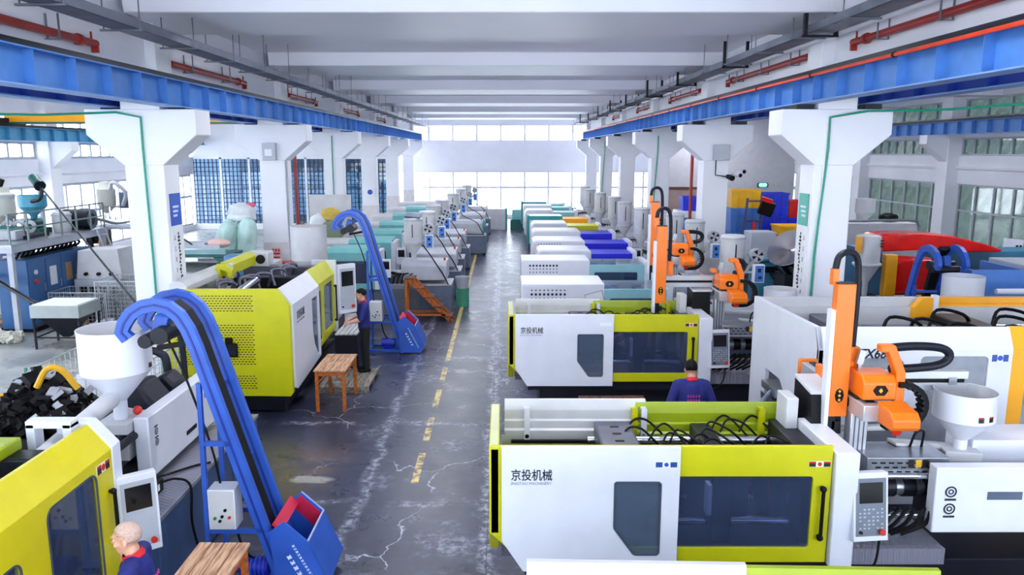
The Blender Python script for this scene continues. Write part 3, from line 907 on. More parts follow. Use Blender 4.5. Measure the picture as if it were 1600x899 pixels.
# tube lamps added to brighten the ceiling, machine tops and side aisles
LAMP = mat('added_lamp_tube', (255, 255, 255), 0.4, emit=6.0, vary=0)
def added_tube_lamp(x, y, label, ln=0.8, power=60):
    """added twin tube batten on two short stems behind a beam; shines up and down"""
    z = 6.86
    t = thing('added_tube_lamp', label, 'lamp', (x, y, z))
    B().box(x - ln, x + ln, y - 0.03, y + 0.03, z - 0.02, z + 0.02).build('housing', WHITE, t, smooth=False)
    for s_ in (-1, 1):
        B().cyl((x - ln * 0.97, y + s_ * 0.05, z), (x + ln * 0.97, y + s_ * 0.05, z), 0.013, n=8).build('tube', LAMP, t)
        B().cyl((x + s_ * ln * 0.6, y, z), (x + s_ * ln * 0.6, y, 7.1), 0.01, n=6).build('stem', WHITE, t)
    for up in (0, 1):
        ld = bpy.data.lights.new('fill_light', 'AREA'); ld.shape = 'RECTANGLE'; ld.size = ln * 2; ld.size_y = 0.1
        ld.energy = power * (1.0 if up else 0.8); ld.color = (0.93, 0.96, 1.0)
        lo = bpy.data.objects.new('fill_light', ld); COL.objects.link(lo); lo.parent = t
        lo.location = (0, 0, 0.03 if up else -0.03); lo.rotation_euler = (PI if up else 0, 0, 0)
for k in range(6):
    for x in (-2.4, 2.2):
        added_tube_lamp(x, 7.75 + 7.6 * k, 'added twin tube lamp behind the %s ceiling beam, %s of the aisle' % (ORD[k], 'left' if x < 0 else 'right'), 1.2, 90)
for k in range(5):
    for x in (-12.6, 12.2):
        added_tube_lamp(x, 16.2 + 7.6 * k, 'added twin tube lamp over the %s side aisle, %s from the camera' % ('left' if x < 0 else 'right', ORD[k]), 1.2, 130)

# ================================================================ MOULDING PRESSES (front row)
def panel(b, poly, y0, y1, holes=()):
    return b.prism(poly, 'xz', y0, y1, holes)

def safety_label(parent, x, z, y, colour, w=0.20, h=0.055, local=True):
    """three small squares in a row: two pictograms and a round mark on white"""
    lb = B(local).box(x, x + w, y - 0.004, y, z - h / 2, z + h / 2).build('safety_label', PAPER, parent, smooth=False)
    d = B(local)
    for q in (0, 2):
        d.box(x + w * q / 3 + 0.003, x + w * (q + 1) / 3 - 0.003, y - 0.007, y - 0.004, z - h / 2 + 0.003, z + h / 2 - 0.003)
    d.build('pictogram', BLUELAB if colour == 'blue' else BLACKLAB, lb, smooth=False, kind='stuff')
    B(local).cyl((x + w / 2, y - 0.007, z), (x + w / 2, y - 0.004, z), h * 0.36).build('round_mark', SIGNBLUE if colour == 'blue' else REDBTN, lb)
    if colour != 'blue':
        B(local).box(x + 0.004, x + w / 3 - 0.004, y - 0.009, y - 0.007, z + h * 0.2, z + h * 0.45).box(x + w * 2 / 3 + 0.004, x + w - 0.004, y - 0.009, y - 0.007, z + h * 0.2, z + h * 0.45).build('red_band', REDBTN, lb, smooth=False, kind='stuff')
    return lb

def bar_handle(parent, x, y, z0, z1, local=True, r=0.018):
    h = B(local)
    h.tube([(x, y, z0), (x, y - 0.05, z0), (x, y - 0.05, z1), (x, y, z1)], r, 8)
    o = h.build('door_handle', BLACK, parent)
    B(local).sphere((x, y - 0.04, z0), r * 1.7).sphere((x, y - 0.04, z1), r * 1.7).build('grip_end', BLACK, o)
    return o

def control_panel(parent, M, w, h, d=0.09, keys=True):
    """operator panel: white casing, film with screen, keys and emergency stop; M places its local frame (x right, y up, z outwards)"""
    def q(b, x0, x1, y0, y1, z0, z1):
        b.box(x0, x1, y0, y1, z0, z1, M)
        return b
    cs = q(B(True), -w / 2, w / 2, -h / 2, h / 2, -d, 0).build('control_panel', WHITE, parent, bevel=0.008)
    q(B(True), -w * 0.43, w * 0.43, -h * 0.42, h * 0.42, 0, 0.004).build('panel_film', KEYPAD if keys else PALEGREY, cs, smooth=False)
    q(B(True), -w * 0.33, w * 0.33, h * 0.06, h * 0.36, 0.004, 0.008).build('screen', SCREEN, cs, smooth=False)
    k = B(True)
    for r in range(6):
        for c in range(6):
            if (r * 7 + c * 3) % 4 == 0: continue
            x = -w * 0.34 + c * w * 0.125; y = -h * 0.02 - r * h * 0.055
            q(k, x, x + w * 0.06, y - h * 0.022, y, 0.004, 0.006)
    k.build('keys', PALEGREY, cs, smooth=False, kind='stuff')
    p = M @ Vector((w * 0.28, -h * 0.36, 0.004)); p2 = M @ Vector((w * 0.28, -h * 0.36, 0.04))
    B(True).cyl(p, p2, w * 0.075, w * 0.085, 14).build('emergency_stop', REDBTN, cs)
    p = M @ Vector((-w * 0.3, -h * 0.36, 0.004)); p2 = M @ Vector((-w * 0.3, -h * 0.36, 0.02))
    B(True).cyl(p, p2, w * 0.045, n=10).build('black_knob', BLACK, cs)
    return cs

def hopper(parent, cx, cy, z_out, z_cone, z_cyl, z_top, r, r_out=0.06, m=WHITE, local=True, label=True, n=28):
    b = B(local)
    b.lathe([(r_out, z_out), (r_out, z_cone), (r, z_cyl), (r, z_top), (r + 0.008, z_top), (r + 0.008, z_top - 0.012), (r + 0.002, z_top - 0.014),
             (r + 0.002, z_cyl), (r_out + 0.004, z_cone), (r_out + 0.004, z_out)][::-1], (cx, cy, 0), n)
    # inner wall
    h = b.build('hopper', m, parent)
    B(local).lathe([(r - 0.004, z_top - 0.005), (r - 0.004, z_cyl + 0.01), (r_out * 0.5, z_cone)], (cx, cy, 0), n).build('hopper_lining', OFFWHITE, h)
    if label:
        a = math.radians(-78)
        for q, mt in ((-0.2, BLACKLAB), (0.0, PAPER), (0.2, BLACKLAB)):
            aa = a + q
            px, py = cx + (r + 0.006) * math.cos(aa), cy + (r + 0.006) * math.sin(aa)
            B(local).boxc((px, py, z_cyl + 0.06), (r * 0.17, 0.004, 0.055), (0, 0, aa + PI / 2)).build('hopper_label', mt, h, smooth=False)
            if q: B(local).boxc((px + 0.003 * math.cos(aa), py + 0.003 * math.sin(aa), z_cyl + 0.08), (r * 0.15, 0.003, 0.012), (0, 0, aa + PI / 2)).build('red_band', REDBTN, h, smooth=False)
    return h

def emblem(parent, c, s, normal='-y', roll=0.0, local=True):
    """ringed maker's mark: bar, ring with a smaller ring inside, twice in a row"""
    F = facing(c, normal, roll)
    b = B(local)
    for k in range(2):
        o = k * 2.3 * s
        for r0, r1 in ((0.55, 0.75), (0.2, 0.36)):
            n = 20
            vs = []; fs = []
            for i in range(n):
                a = 2 * PI * i / n
                for r in (r0, r1):
                    vs.append((o + s * (0.9 + r * math.cos(a)), s * r * math.sin(a), 0.003))
            for i in range(n):
                j = (i + 1) % n
                fs.append((2 * i, 2 * i + 1, 2 * j + 1, 2 * j))
            b.add(vs, fs, F)
        b.box(o - 0.28 * s, o - 0.02 * s, -0.72 * s, 0.72 * s, 0.001, 0.004, F)
    return b.build('maker_emblem', INK, parent, smooth=False, kind='stuff')

def lime_press(label, loc, near=True):
    t = thing('injection_press', label, 'machine', loc)
    L = True
    B(L).box(0.42, 6.2, 0.2, 1.15, 0.08, 0.74).build('bed', DARKNAVY, t, bevel=0.01)
    B(L).box(0.22, 3.02, 0.09, 1.28, 0.64, 0.80).build('lower_skirt', DARKNAVY, t, smooth=False)
    f = B(L)
    for x in (0.7, 2.4, 4.2, 5.9):
        for y in (0.25, 1.1):
            f.cyl((x, y, 0), (x, y, 0.09), 0.07, 0.05, 10)
    f.build('levelling_feet', IRON, t, kind='stuff')
    # lime frame with window, white sliding door in front of it
    win = rrect(0.9, 2.87, 0.95, 1.655, 0.03)
    fr = panel(B(L), [(-0.10, 1.95), (3.04, 1.95), (3.04, 0.80), (0.2, 0.80), (-0.10, 1.09)], 0.03, 0.075, [win]).build('guard_frame', LIME, t, bevel=0.006)
    B(L).prism(win, 'xz', 0.05, 0.056).build('window_pane', G_DARK, fr, smooth=False)
    bar_handle(t, 2.955, 0.03, 1.07, 1.55)
    safety_label(t, 2.82, 1.78, 0.03, 'red')
    pw = [(1.05, 1.63), (1.44, 1.63), (1.46, 1.61), (1.46, 0.93), (1.44, 0.91), (1.24, 0.91), (1.22, 0.92), (1.04, 1.17), (1.035, 1.19), (1.035, 1.615)]
    dr = panel(B(L), [(0.0, 1.965), (1.63, 1.965), (1.63, 0.74), (0.2, 0.74), (0.0, 1.05)], -0.03, 0.015, [pw]).build('sliding_door', WHITE, t, bevel=0.006)
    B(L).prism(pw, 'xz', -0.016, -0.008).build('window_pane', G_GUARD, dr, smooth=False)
    gk = B(L); n = len(pw)
    for i in range(n):
        a, b2 = pw[i], pw[(i + 1) % n]
        gk.bar((a[0], -0.03, a[1]), (b2[0], -0.03, b2[1]), 0.012, 0.012, (0, 1, 0))
    gk.build('window_seal', mat('grey_seal', (70, 78, 92), 0.6), dr, smooth=False)
    safety_label(dr, 1.40, 1.80, -0.03, 'blue')
    text_part('京投机械', 0.115, facing((0.085, -0.032, 1.655), '-y'), INK, dr, width=0.375, bold=0.0015)
    text_part('JINGTOU MACHINERY', 0.036, facing((0.085, -0.032, 1.605), '-y'), GREYINK, dr, name='small_lettering', width=0.375)
    marks_ = B(L)
    for i in range(7): marks_.box(1.52, 1.55, -0.033, -0.03, 1.0 + i * 0.085, 1.03 + i * 0.085)
    if not near: marks_.build('small_marks', GREYINK, dr, smooth=False, kind='stuff')
    # end cover
    ec = B(L).prism([(0.03, 1.93), (1.30, 1.93), (1.30, 0.8), (0.3, 0.8), (0.03, 1.09)], 'yz', -0.115, -0.02).build('end_cover', LIME, t, bevel=0.01)
    B(L).box(-0.105, -0.03, 0.08, 1.26, 1.93, 1.937).build('cover_cap', mat('pale_lime_cap', (206, 208, 160), 0.4), ec, smooth=False)
    # inside: floor plate, tie bars, platens, toggles
    B(L).box(0.0, 3.0, 0.15, 1.25, 0.80, 0.86).build('inner_tray', PLUM, t, smooth=False)
    B(L).box(0.0, 3.0, 1.27, 1.29, 0.8, 1.58).build('rear_guard', OFFWHITE, t, smooth=False)
    for y in (0.36, 1.04):
        for z in (1.06, 1.62):
            B(L).cyl((0.9, y, z), (3.1, y, z), 0.045, n=14).build('tie_bar', CHROME, t)
    tp = B(L).box(0.98, 1.36, 0.22, 1.18, 0.9, 1.78).build('tail_platen', PLUM, t, bevel=0.02)
    s = B(L)
    for y in (0.4, 0.6, 0.8, 1.0):
        s.boxc((1.17, y, 1.781), (0.09, 0.035, 0.006))
    s.build('platen_slots', BLACK, tp, smooth=False, kind='stuff')
    B(L).cyl((0.35, 0.7, 1.45), (0.98, 0.7, 1.45), 0.12).cyl((0.78, 0.7, 1.45), (0.9, 0.7, 1.45), 0.2).build('clamp_cylinder', IRON, t)
    tg = B(L)
    for y in (0.42, 0.98):
        tg.bar((1.36, y, 1.6), (1.66, y, 1.38), 0.09, 0.11).bar((1.66, y, 1.38), (2.0, y, 1.58), 0.09, 0.11).bar((1.36, y, 1.05), (1.66, y, 1.25), 0.09, 0.11).bar((1.66, y, 1.25), (2.0, y, 1.08), 0.09, 0.11)
    tg.boxc((1.66, 0.7, 1.32), (0.18, 0.7, 0.14))
    tg.build('toggle_links', PLUM, t, bevel=0.01, kind='stuff')
    B(L).box(2.0, 2.2, 0.22, 1.18, 0.9, 1.76).build('moving_platen', IRON, t, bevel=0.015)
    B(L).box(2.2, 2.42, 0.42, 0.98, 1.05, 1.6).box(2.62, 2.84, 0.42, 0.98, 1.05, 1.6).build('mould_halves', IRON, t, bevel=0.01, kind='stuff')
    B(L).box(2.84, 3.06, 0.2, 1.2, 0.9, 1.8).build('fixed_platen', IRON, t, bevel=0.015)
    B(L).box(1.95, 1.99, 0.18, 0.3, 1.2, 1.5).build('limit_switch_plate', WHITE, t, smooth=False)
    h = B(L)
    rnd = random.Random(5)
    for i in range(16):
        x = 1.2 + 0.1 * i; y = rnd.uniform(0.3, 1.1)
        h.tube(smooth_path([(x, y, 1.70), (x + 0.1, y + 0.1, 1.80), (x + 0.24, y + rnd.uniform(-.25, .25), 1.79), (x + 0.42, y + rnd.uniform(-.2, .2), 1.62)], 4), 0.012, 6)
    h.build('hoses', BLACK, t, kind='stuff')
    h = B(L)
    for i in range(5):
        x = 2.1 + 0.18 * i
        h.tube(smooth_path([(x, 0.5, 1.75), (x + 0.05, 0.4, 1.8), (x + 0.09, 0.3, 1.6), (x + 0.1, 0.25, 1.3)], 4), 0.008, 5)
    h.build('red_wires', PIPERED, t, kind='stuff')
    # sliding rear guards on their rails
    prof = [(1.26, 1.56), (1.26, 1.64), (1.285, 1.66), (1.285, 1.74), (1.30, 1.76), (1.30, 1.86), (1.32, 1.97), (1.36, 1.97), (1.36, 1.56)]
    B(L).prism(prof, 'yz', 0.03, 1.55).build('rear_rail', OFFWHITE, t, smooth=False)
    B(L).prism([(p[0] - 0.02, p[1] - 0.03) for p in prof], 'yz', 1.44, 3.02).build('rear_rail', DLIME, t, smooth=False)
    for x, m in ((0.27, WHITE), (1.52, WHITE), (1.42, LIME), (2.78, LIME)):
        br = B(L).box(x - 0.03, x + 0.03, 1.2, 1.255, 1.56, 1.9).box(x - 0.03, x + 0.03, 1.2, 1.3, 1.87, 1.9).build('rail_bracket', m, t, smooth=False)
        B(L).cyl((x, 1.19, 1.6), (x, 1.2, 1.6), 0.022, n=10).build('roller', BLACK, br)
    B(L).box(0.1, 3.0, 1.2, 1.24, 1.52, 1.55).build('rail_track', IRON, t, smooth=False)
    # fixed platen cover, black guard flap behind
    B(L).box(3.05, 3.27, -0.02, 0.95, 0.78, 1.9).build('platen_cover', WHITE, t, bevel=0.012)
    B(L).box(2.92, 3.04, 0.9, 1.2, 1.75, 2.12).build('post_box', OFFWHITE, t, bevel=0.01)
    B(L).prism([(0.75, 1.8), (1.25, 1.8), (1.25, 2.25), (0.8, 2.2)], 'yz', 3.12, 3.42).build('dark_flap', BLACK, t, smooth=False)
    B(L).boxc((3.28, 1.02, 2.24), (0.34, 0.46, 0.03), (0.12, 0, 0)).build('flap_rim', OFFWHITE, t, smooth=False)
    # barrel zone
    B(L).box(3.42, 3.68, 0.56, 0.82, 0.74, 1.26).build('robot_mount', OFFWHITE, t, bevel=0.01)
    B(L).box(3.3, 4.2, 0.1, 0.75, 0.74, 0.9).build('checker_step', TREAD, t, smooth=False)
    bg = B(L).box(3.55, 4.35, 0.42, 0.85, 1.5, 1.68).build('barrel_guard', STEEL, t, bevel=0.008)
    p = B(L)
    for r in range(3):
        for c in range(9):
            p.boxc((3.62 + c * 0.083 + (0.04 if r % 2 else 0), 0.418, 1.535 + r * 0.045), (0.05, 0.006, 0.014))
    p.build('guard_slots', BLACK, bg, smooth=False, kind='stuff')
    for x, m in ((3.95, BLACKLAB), (4.02, mat('warning_yellow', (230, 180, 40))), (4.09, BLACKLAB)):
        B(L).box(x, x + 0.055, 0.412, 0.416, 1.58, 1.66).build('warning_label', m, bg, smooth=False)
    B(L).cyl((3.1, 0.62, 1.3), (4.4, 0.62, 1.3), 0.09, n=16).build('barrel', STEEL, t)
    hb = B(L)
    for i in range(5):
        hb.cyl((3.4 + i * 0.2, 0.62, 1.3), (3.52 + i * 0.2, 0.62, 1.3), 0.105, n=16)
    hb.build('heater_bands', IRON, t, kind='stuff')
    for z in (1.1, 1.5):
        B(L).cyl((3.2, 0.4, z), (4.5, 0.4, z), 0.035, n=12).build('guide_rod', CHROME, t)
    hh = B(L)
    for i in range(6):
        hh.tube(smooth_path([(3.4 + .1 * i, 0.35, 0.92), (3.5 + .12 * i, 0.2 + .02 * i, 1.05), (3.75 + .08 * i, 0.3, 1.2), (3.8 + 0.1 * i, 0.5, 1.1)], 5), 0.02, 6)
    hh.build('barrel_hoses', BLACK, t, kind='stuff')
    # injection unit
    ic = panel(B(L), [(4.12, 1.0), (4.12, 1.66), (6.1, 1.66), (6.1, 1.0)], 0.22, 0.36).build('injection_cover', WHITE, t, bevel=0.012)
    emblem(ic, (4.27, 0.218, 1.18), 0.075, '-y', PI / 2)
    B(L).box(4.62, 4.95, 0.214, 0.22, 1.34, 1.42).build('name_plate', BEDGREY, ic, smooth=False)
    B(L).box(4.75, 6.1, 0.72, 1.2, 1.1, 1.74).build('rear_cover', WHITE, t, bevel=0.012)
    B(L).box(4.2, 6.0, 0.36, 0.72, 0.95, 1.25).build('injection_carriage', IRON, t, smooth=False)
    for y in (0.46, 0.62):
        B(L).cyl((4.3, y, 1.45), (5.9, y, 1.45), 0.03, n=10).build('carriage_rod', CHROME, t)
    hb = B(L).boxc((4.62, 0.72, 1.6), (0.34, 0.26, 0.12), (0, 0, -0.2)).boxc((4.3, 0.82, 1.66), (0.7, 0.16, 0.035), (0, 0.12, 0.12)).build('hopper_base', OFFWHITE, t, bevel=0.01)
    hopper(t, 4.62, 0.72, 1.64, 1.76, 1.99, 2.27, 0.28)
    B(L).cyl((3.35, 0.95, 1.78), (4.25, 0.95, 1.8), 0.035, n=10).build('white_pipe', OFFWHITE, t)
    B(L).tube(smooth_path([(4.1, 0.7, 1.66), (4.12, 0.65, 1.84), (4.2, 0.65, 1.86), (4.22, 0.7, 1.68)], 5), 0.012, 6).build('loop_cable', BLACK, t)
    # operator panel on the platen cover
    M = Matrix.Translation((3.40, -0.02, 1.38)) @ Matrix.Rotation(math.radians(6), 4, 'Z') @ Matrix.Rotation(math.radians(90 - 8), 4, 'X')
    control_panel(t, M, 0.34, 0.64)
    B(L).bar((3.3, 0.05, 1.5), (3.42, 0.12, 1.5), 0.05).build('panel_arm', BLACK, t)
    B(L).tube(smooth_path([(3.52, 0.0, 1.1), (3.45, -0.05, 0.8), (3.25, 0.0, 0.66), (3.1, 0.12, 0.7)], 6), 0.011, 6).build('panel_cable', BLACK, t)
    return t
press1 = lime_press('front white and lime injection press with open bed, nearest on the right of the aisle', (-0.02, 6.63, 0))
press2 = copy_thing(press1, (0.19, 12.4, 0), label='second white and lime injection press, behind the crouched blue worker and the small dark table')

# nearest press behind the frame edge: only its rear rail shows at the bottom of the photo
t = thing('injection_press', 'lime and white rear rail of a press cut off by the bottom photo edge', 'machine', (0.08, 3.3, 0), -0.03)
prof = [(1.26, 1.56), (1.26, 1.64), (1.285, 1.66), (1.285, 1.74), (1.30, 1.76), (1.30, 1.86), (1.32, 1.97), (1.36, 1.97), (1.36, 1.56)]
B(True).prism(prof, 'yz', 0.03, 1.45).build('rear_rail', OFFWHITE, t, smooth=False)
B(True).prism([(p[0] + 0.02, p[1] - 0.03) for p in prof], 'yz', 1.4, 2.7).build('rear_rail', DLIME, t, smooth=False)
for x, m in ((0.3, WHITE), (1.42, WHITE), (1.3, LIME), (2.6, LIME)):
    B(True).box(x - 0.03, x + 0.03, 1.18, 1.25, 1.5, 1.9).build('rail_bracket', m, t, smooth=False)
B(True).box(0.0, 3.0, 1.16, 1.30, 0.8, 1.55).build('rear_guard', OFFWHITE, t, smooth=False)
B(True).box(0.3, 6.0, 0.1, 1.2, 0.0, 0.8).build('bed', DARKNAVY, t, smooth=False)
B(True).box(3.05, 3.3, 0.1, 1.2, 0.8, 1.75).build('platen_cover', WHITE, t, bevel=0.01)
B(True).prism([(2.72, 1.55), (2.72, 1.85), (2.85, 1.92), (2.85, 1.55)], 'xz', 1.2, 1.3).build('rail_end_plate', OFFWHITE, t, smooth=False)

# ================================================================ PICK ROBOTS on the presses
def pick_robot(label, loc, arm_dx=-0.22, arm_dz=0.2, reach=1.2, loop=0.9):
    """loc: foot of its post.  Beam runs away from the viewer, arm hangs to its left"""
    t = thing('pick_robot', label, 'robot', loc)
    L = True
    # post of aluminium profile
    p = B(L).box(-0.085, 0.085, -0.07, 0.07, 0.0, 0.78).build('post', ALU, t, bevel=0.008)
    g = B(L)
    for x in (-0.045, 0.0, 0.045):
        g.box(x - 0.006, x + 0.006, -0.073, -0.07, 0.02, 0.76)
    g.build('post_grooves', PLUM, p, smooth=False, kind='stuff')
    B(L).box(-0.13, 0.13, -0.12, 0.12, -0.02, 0.02).build('foot_plate', STEEL, t, bevel=0.005)
    B(L).bar((-0.06, 0.05, 0.3), (-0.42, 0.35, 0.72), 0.03, 0.03).build('brace', IRON, t, smooth=False)
    # traverse beam along y
    b0, b1 = -0.32, 1.25
    bm_ = B(L).box(-0.09, 0.09, b0, b1, 0.78, 0.94).build('traverse_beam', ALU, t, bevel=0.008)
    B(L).box(-0.02, 0.06, b0 + 0.1, b1 - 0.05, 0.94, 0.952).build('beam_rail', IRON, bm_, smooth=False)
    B(L).prism(rrect(-0.005, 0.06, 0.82, 0.92, 0.03), 'yz', -0.094, -0.09).build('beam_emblem', BLACK, bm_)
    for yy, nm in ((b1, 'end_cap'),):
        B(L).box(-0.11, 0.11, yy, yy + 0.06, 0.76, 0.97).build(nm, ORANGE, t, bevel=0.02)
    # near orange nose
    nz = [(-0.60, 0.82), (-0.60, 0.89), (-0.54, 0.95), (-0.28, 0.98), (-0.28, 0.78), (-0.57, 0.78)]
    ns = B(L).prism(nz, 'yz', 0.05, 0.31).build('nose_cover', ORANGE, t, bevel=0.012)
    B(L).cyl((0.15, -0.48, 0.72), (0.15, -0.48, 0.78), 0.04, 0.06, 12).build('red_lamp', REDBTN, ns)
    B(L).box(-0.30, -0.26, b0 + 0.2, b0 + 0.32, 0.84, 0.9).build('red_stripe', REDBTN, bm_, smooth=False) if False else None
    # carriage body
    cb = [(-0.22, 0.96), (-0.22, 1.13), (-0.16, 1.2), (0.12, 1.2), (0.16, 1.13), (0.16, 0.96)]
    body = B(L).prism(cb, 'yz', -0.06, 0.26).build('carriage_body', ORANGE, t, bevel=0.015)
    em = B(L).prism([(0.03, 1.06), (0.065, 1.11), (0.145, 1.11), (0.18, 1.06), (0.145, 1.01), (0.065, 1.01)], 'xz', -0.225, -0.22).build('body_emblem', BLACK, body, smooth=False)
    B(L).prism([(0.085, 1.06), (0.105, 1.085), (0.125, 1.06), (0.105, 1.035)], 'xz', -0.228, -0.225).build('emblem_mark', AMBER, body, smooth=False)
    B(L).box(-0.08, 0.16, -0.12, 0.14, 0.945, 0.97).build('slide_block', IRON, t, smooth=False)
    # bent orange bracket
    B(L).prism([(0.27, 0.92), (0.37, 0.92), (0.37, 1.22), (0.25, 1.49), (0.11, 1.49), (0.11, 1.42), (0.18, 1.42), (0.27, 1.22)], 'xz', -0.16, -0.05).build('hose_bracket', ORANGE, t, bevel=0.012)
    # kick beam along x behind the body
    kx0, kx1 = arm_dx + 0.12, reach
    kb = B(L).box(kx0, kx1, 0.2, 0.28, 0.93, 1.01).box(kx0, kx1, 0.2, 0.28, 1.05, 1.13).build('kick_beam', ALU, t, bevel=0.005, kind='stuff')
    B(L).box(kx0, kx1 - 0.03, 0.215, 0.26, 1.01, 1.05).build('beam_belt', BLACK, kb, smooth=False)
    B(L).box(kx1 - 0.2, kx1 - 0.12, 0.19, 0.2, 0.99, 1.07).build('belt_clamp', STEEL, kb, smooth=False)
    # black cable loops
    B(L).tube(smooth_path([(0.22, -0.02, 1.43), (loop * 0.6, 0.02, 1.44), (loop * 0.9, 0.05, 1.41), (loop, 0.06, 1.33), (loop * 0.9, 0.06, 1.24), (loop * 0.6, 0.04, 1.21), (0.3, 0.02, 1.21)], 6), 0.042, 10).build('cable_sleeve', DARKNAVY, t)
    path = [(0.30, 1.08)] + [(0.36 + 0.19 * math.sin(math.radians(a)), 0.89 + 0.19 * math.cos(math.radians(a))) for a in range(10, 181, 17)] + [(0.2, 0.70)]
    ch = B(L).strip(path, -0.2, -0.08, 0.05).build('cable_chain', BLACK, t, smooth=False)
    lk = B(L)
    for i in range(1, len(path) - 1):
        a = Vector(path[i]); d = (Vector(path[i + 1]) - Vector(path[i - 1])).normalized(); nn = Vector((-d.y, d.x)) * -0.006
        lk.boxc((a.x + nn.x, -0.14, a.y + nn.y), (0.028, 0.13, 0.022), (0, -math.atan2(d.y, d.x), 0))
    lk.build('chain_links', DARKNAVY, ch, smooth=False, kind='stuff')
    B(L).box(0.0, 0.03, 0.05, 0.09, 1.2, 1.36).boxc((0.02, 0.06, 1.32), (0.06, 0.05, 0.14), (0, 0.2, 0)).build('valve_block', STEEL, t, smooth=False)
    B(L).box(-0.12, -0.02, 0.1, 0.26, 1.2, 1.26).build('motor_block', ORANGE, t, bevel=0.01)
    # hanging arm
    ax = arm_dx; az = arm_dz
    ar = B(L).box(ax - 0.06, ax + 0.12, 0.0, 0.12, 0.52 + az, 1.86 + az).build('arm', ORANGE, t, bevel=0.008)
    B(L).box(ax - 0.10, ax - 0.06, 0.01, 0.12, 0.35 + az, 1.6 + az).build('arm_rail', WHITE, ar, smooth=False)
    B(L).box(ax - 0.06, ax + 0.11, 0.005, 0.115, 1.86 + az, 1.872 + az).build('arm_cap', IRON, ar, smooth=False)
    oo = [(ax + 0.03 + 0.045 * math.cos(k * PI / 4), 0.74 + az + 0.075 * math.sin(k * PI / 4)) for k in range(8)]
    B(L).prism(oo, 'xz', -0.004, 0.0).build('arm_emblem', BLACK, ar, smooth=False)
    d = B(L)
    for q in (-0.045, 0, 0.045): d.boxc((ax + 0.03, -0.006, 0.74 + az + q), (0.022, 0.004, 0.022), (0, PI / 4, 0))
    d.build('emblem_dots', AMBER, ar, smooth=False, kind='stuff')
    hx = ax + 0.2
    B(L).box(ax - 0.09, ax - 0.03, 0.06, 0.14, 1.84 + az, 2.0 + az).build('hose_clamp', ORANGE, t, smooth=False)
    B(L).tube(smooth_path([(ax - 0.06, 0.1, 1.98 + az), (ax - 0.03, 0.1, 2.12 + az), (ax + 0.08, 0.12, 2.16 + az), (ax + 0.17, 0.14, 2.08 + az), (hx, 0.16, 1.8 + az), (hx, 0.17, 1.4), (hx, 0.18, 1.25)], 6), 0.032, 10).build('arm_hose', DARKNAVY, t)
    B(L).box(hx - 0.03, hx + 0.06, 0.12, 0.24, 1.15, 1.4).build('hose_socket', ORANGE, t, bevel=0.006)
    B(L).box(-0.19, -0.13, 0.45, 0.62, 0.78, 1.1).build('side_block', ORANGE, t, bevel=0.01)
    gp = B(L).box(ax - 0.05, ax + 0.02, 0.03, 0.09, 0.36 + az, 0.52 + az).boxc((ax - 0.03, 0.06, 0.3 + az), (0.03, 0.03, 0.2)).boxc((ax + 0.03, 0.06, 0.42 + az), (0.08, 0.06, 0.08)).build('gripper', IRON, t, smooth=False)
    return t
# ---- foot z on top of the platen cover (1.92)
robot1 = pick_robot('orange and white pick robot on the front lime press, with tall orange arm', (3.52, 7.32, 1.28))
robot2 = pick_robot('orange pick robot on the second lime press, before the dryers', (3.74, 13.1, 1.33), -1.05, 0.16, 0.12, 0.42)
robot3 = pick_robot('rear orange pick robot, partly hidden behind the second robot arm', (3.62, 16.2, 1.5), -0.45, 0.2, 0.5, 0.6)

# ================================================================ BIG WHITE PRESS WITH AMBER GUARD
t = thing('injection_press', 'large white press with model lettering, film covered windows and amber guard', 'machine', (3.72, 8.8, 0))
L = True
side = [(0.0, 0.3), (0.0, 2.3), (0.12, 2.55), (2.4, 2.5), (2.4, 0.3)]
sd = B(L).prism(side, 'yz', 0.0, 0.06, [[(0.98, 0.5), (0.98, 1.42), (1.2, 1.58), (1.75, 1.58), (1.75, 0.5)]]).build('end_panel', WHITE, t, bevel=0.006)
w1 = [(0.42, 1.0), (0.42, 2.08), (0.48, 2.2), (0.95, 2.2), (1.02, 2.14), (1.02, 1.0)]
w2 = rrect(1.22, 2.02, 0.85, 2.22, 0.06)
fg = B(L).prism([(0.0, 0.35), (0.0, 2.3), (2.3, 2.3), (2.3, 0.35)], 'xz', 0.0, 0.05, [w1, w2]).build('front_guard', WHITE, t, bevel=0.006)
B(L).prism(w1, 'xz', 0.02, 0.03).build('window_pane', G_FILM, fg, smooth=False)
B(L).prism(w2, 'xz', 0.02, 0.03).build('window_pane', G_FILM, fg, smooth=False)
B(L).prism([(0.0, 2.3), (0.12, 2.55), (0.14, 2.55), (0.03, 2.29)], 'yz', 0.0, 2.3).build('guard_brow', WHITE, t, smooth=False)
text_part('KTX680', 0.16, facing((0.36, -0.003, 2.20), '-y'), INK, fg, shear=0.25, width=0.52, bold=0.004)
safety_label(fg, 2.05, 2.2, 0.0, 'blue', 0.2, 0.09)
w3 = rrect(2.5, 3.6, 0.8, 2.2, 0.06)
ag = B(L).prism([(2.3, 0.35), (2.3, 2.3), (4.2, 2.3), (4.2, 0.35)], 'xz', 0.03, 0.08, [w3]).build('amber_guard', AMBER, t, bevel=0.006)
B(L).prism(w3, 'xz', 0.05, 0.06).build('window_pane', G_FILM, ag, smooth=False)
B(L).prism([(0.03, 2.3), (0.15, 2.55), (0.17, 2.55), (0.06, 2.29)], 'yz', 2.3, 4.2).build('amber_brow', AMBER, t, smooth=False)
B(L).box(0.2, 7.0, 0.25, 2.2, 0.0, 0.8).build('bed', BEDGREY, t, smooth=False)
B(L).box(0.1, 4.2, 2.3, 2.36, 0.4, 2.35).build('rear_guard', OFFWHITE, t, smooth=False)
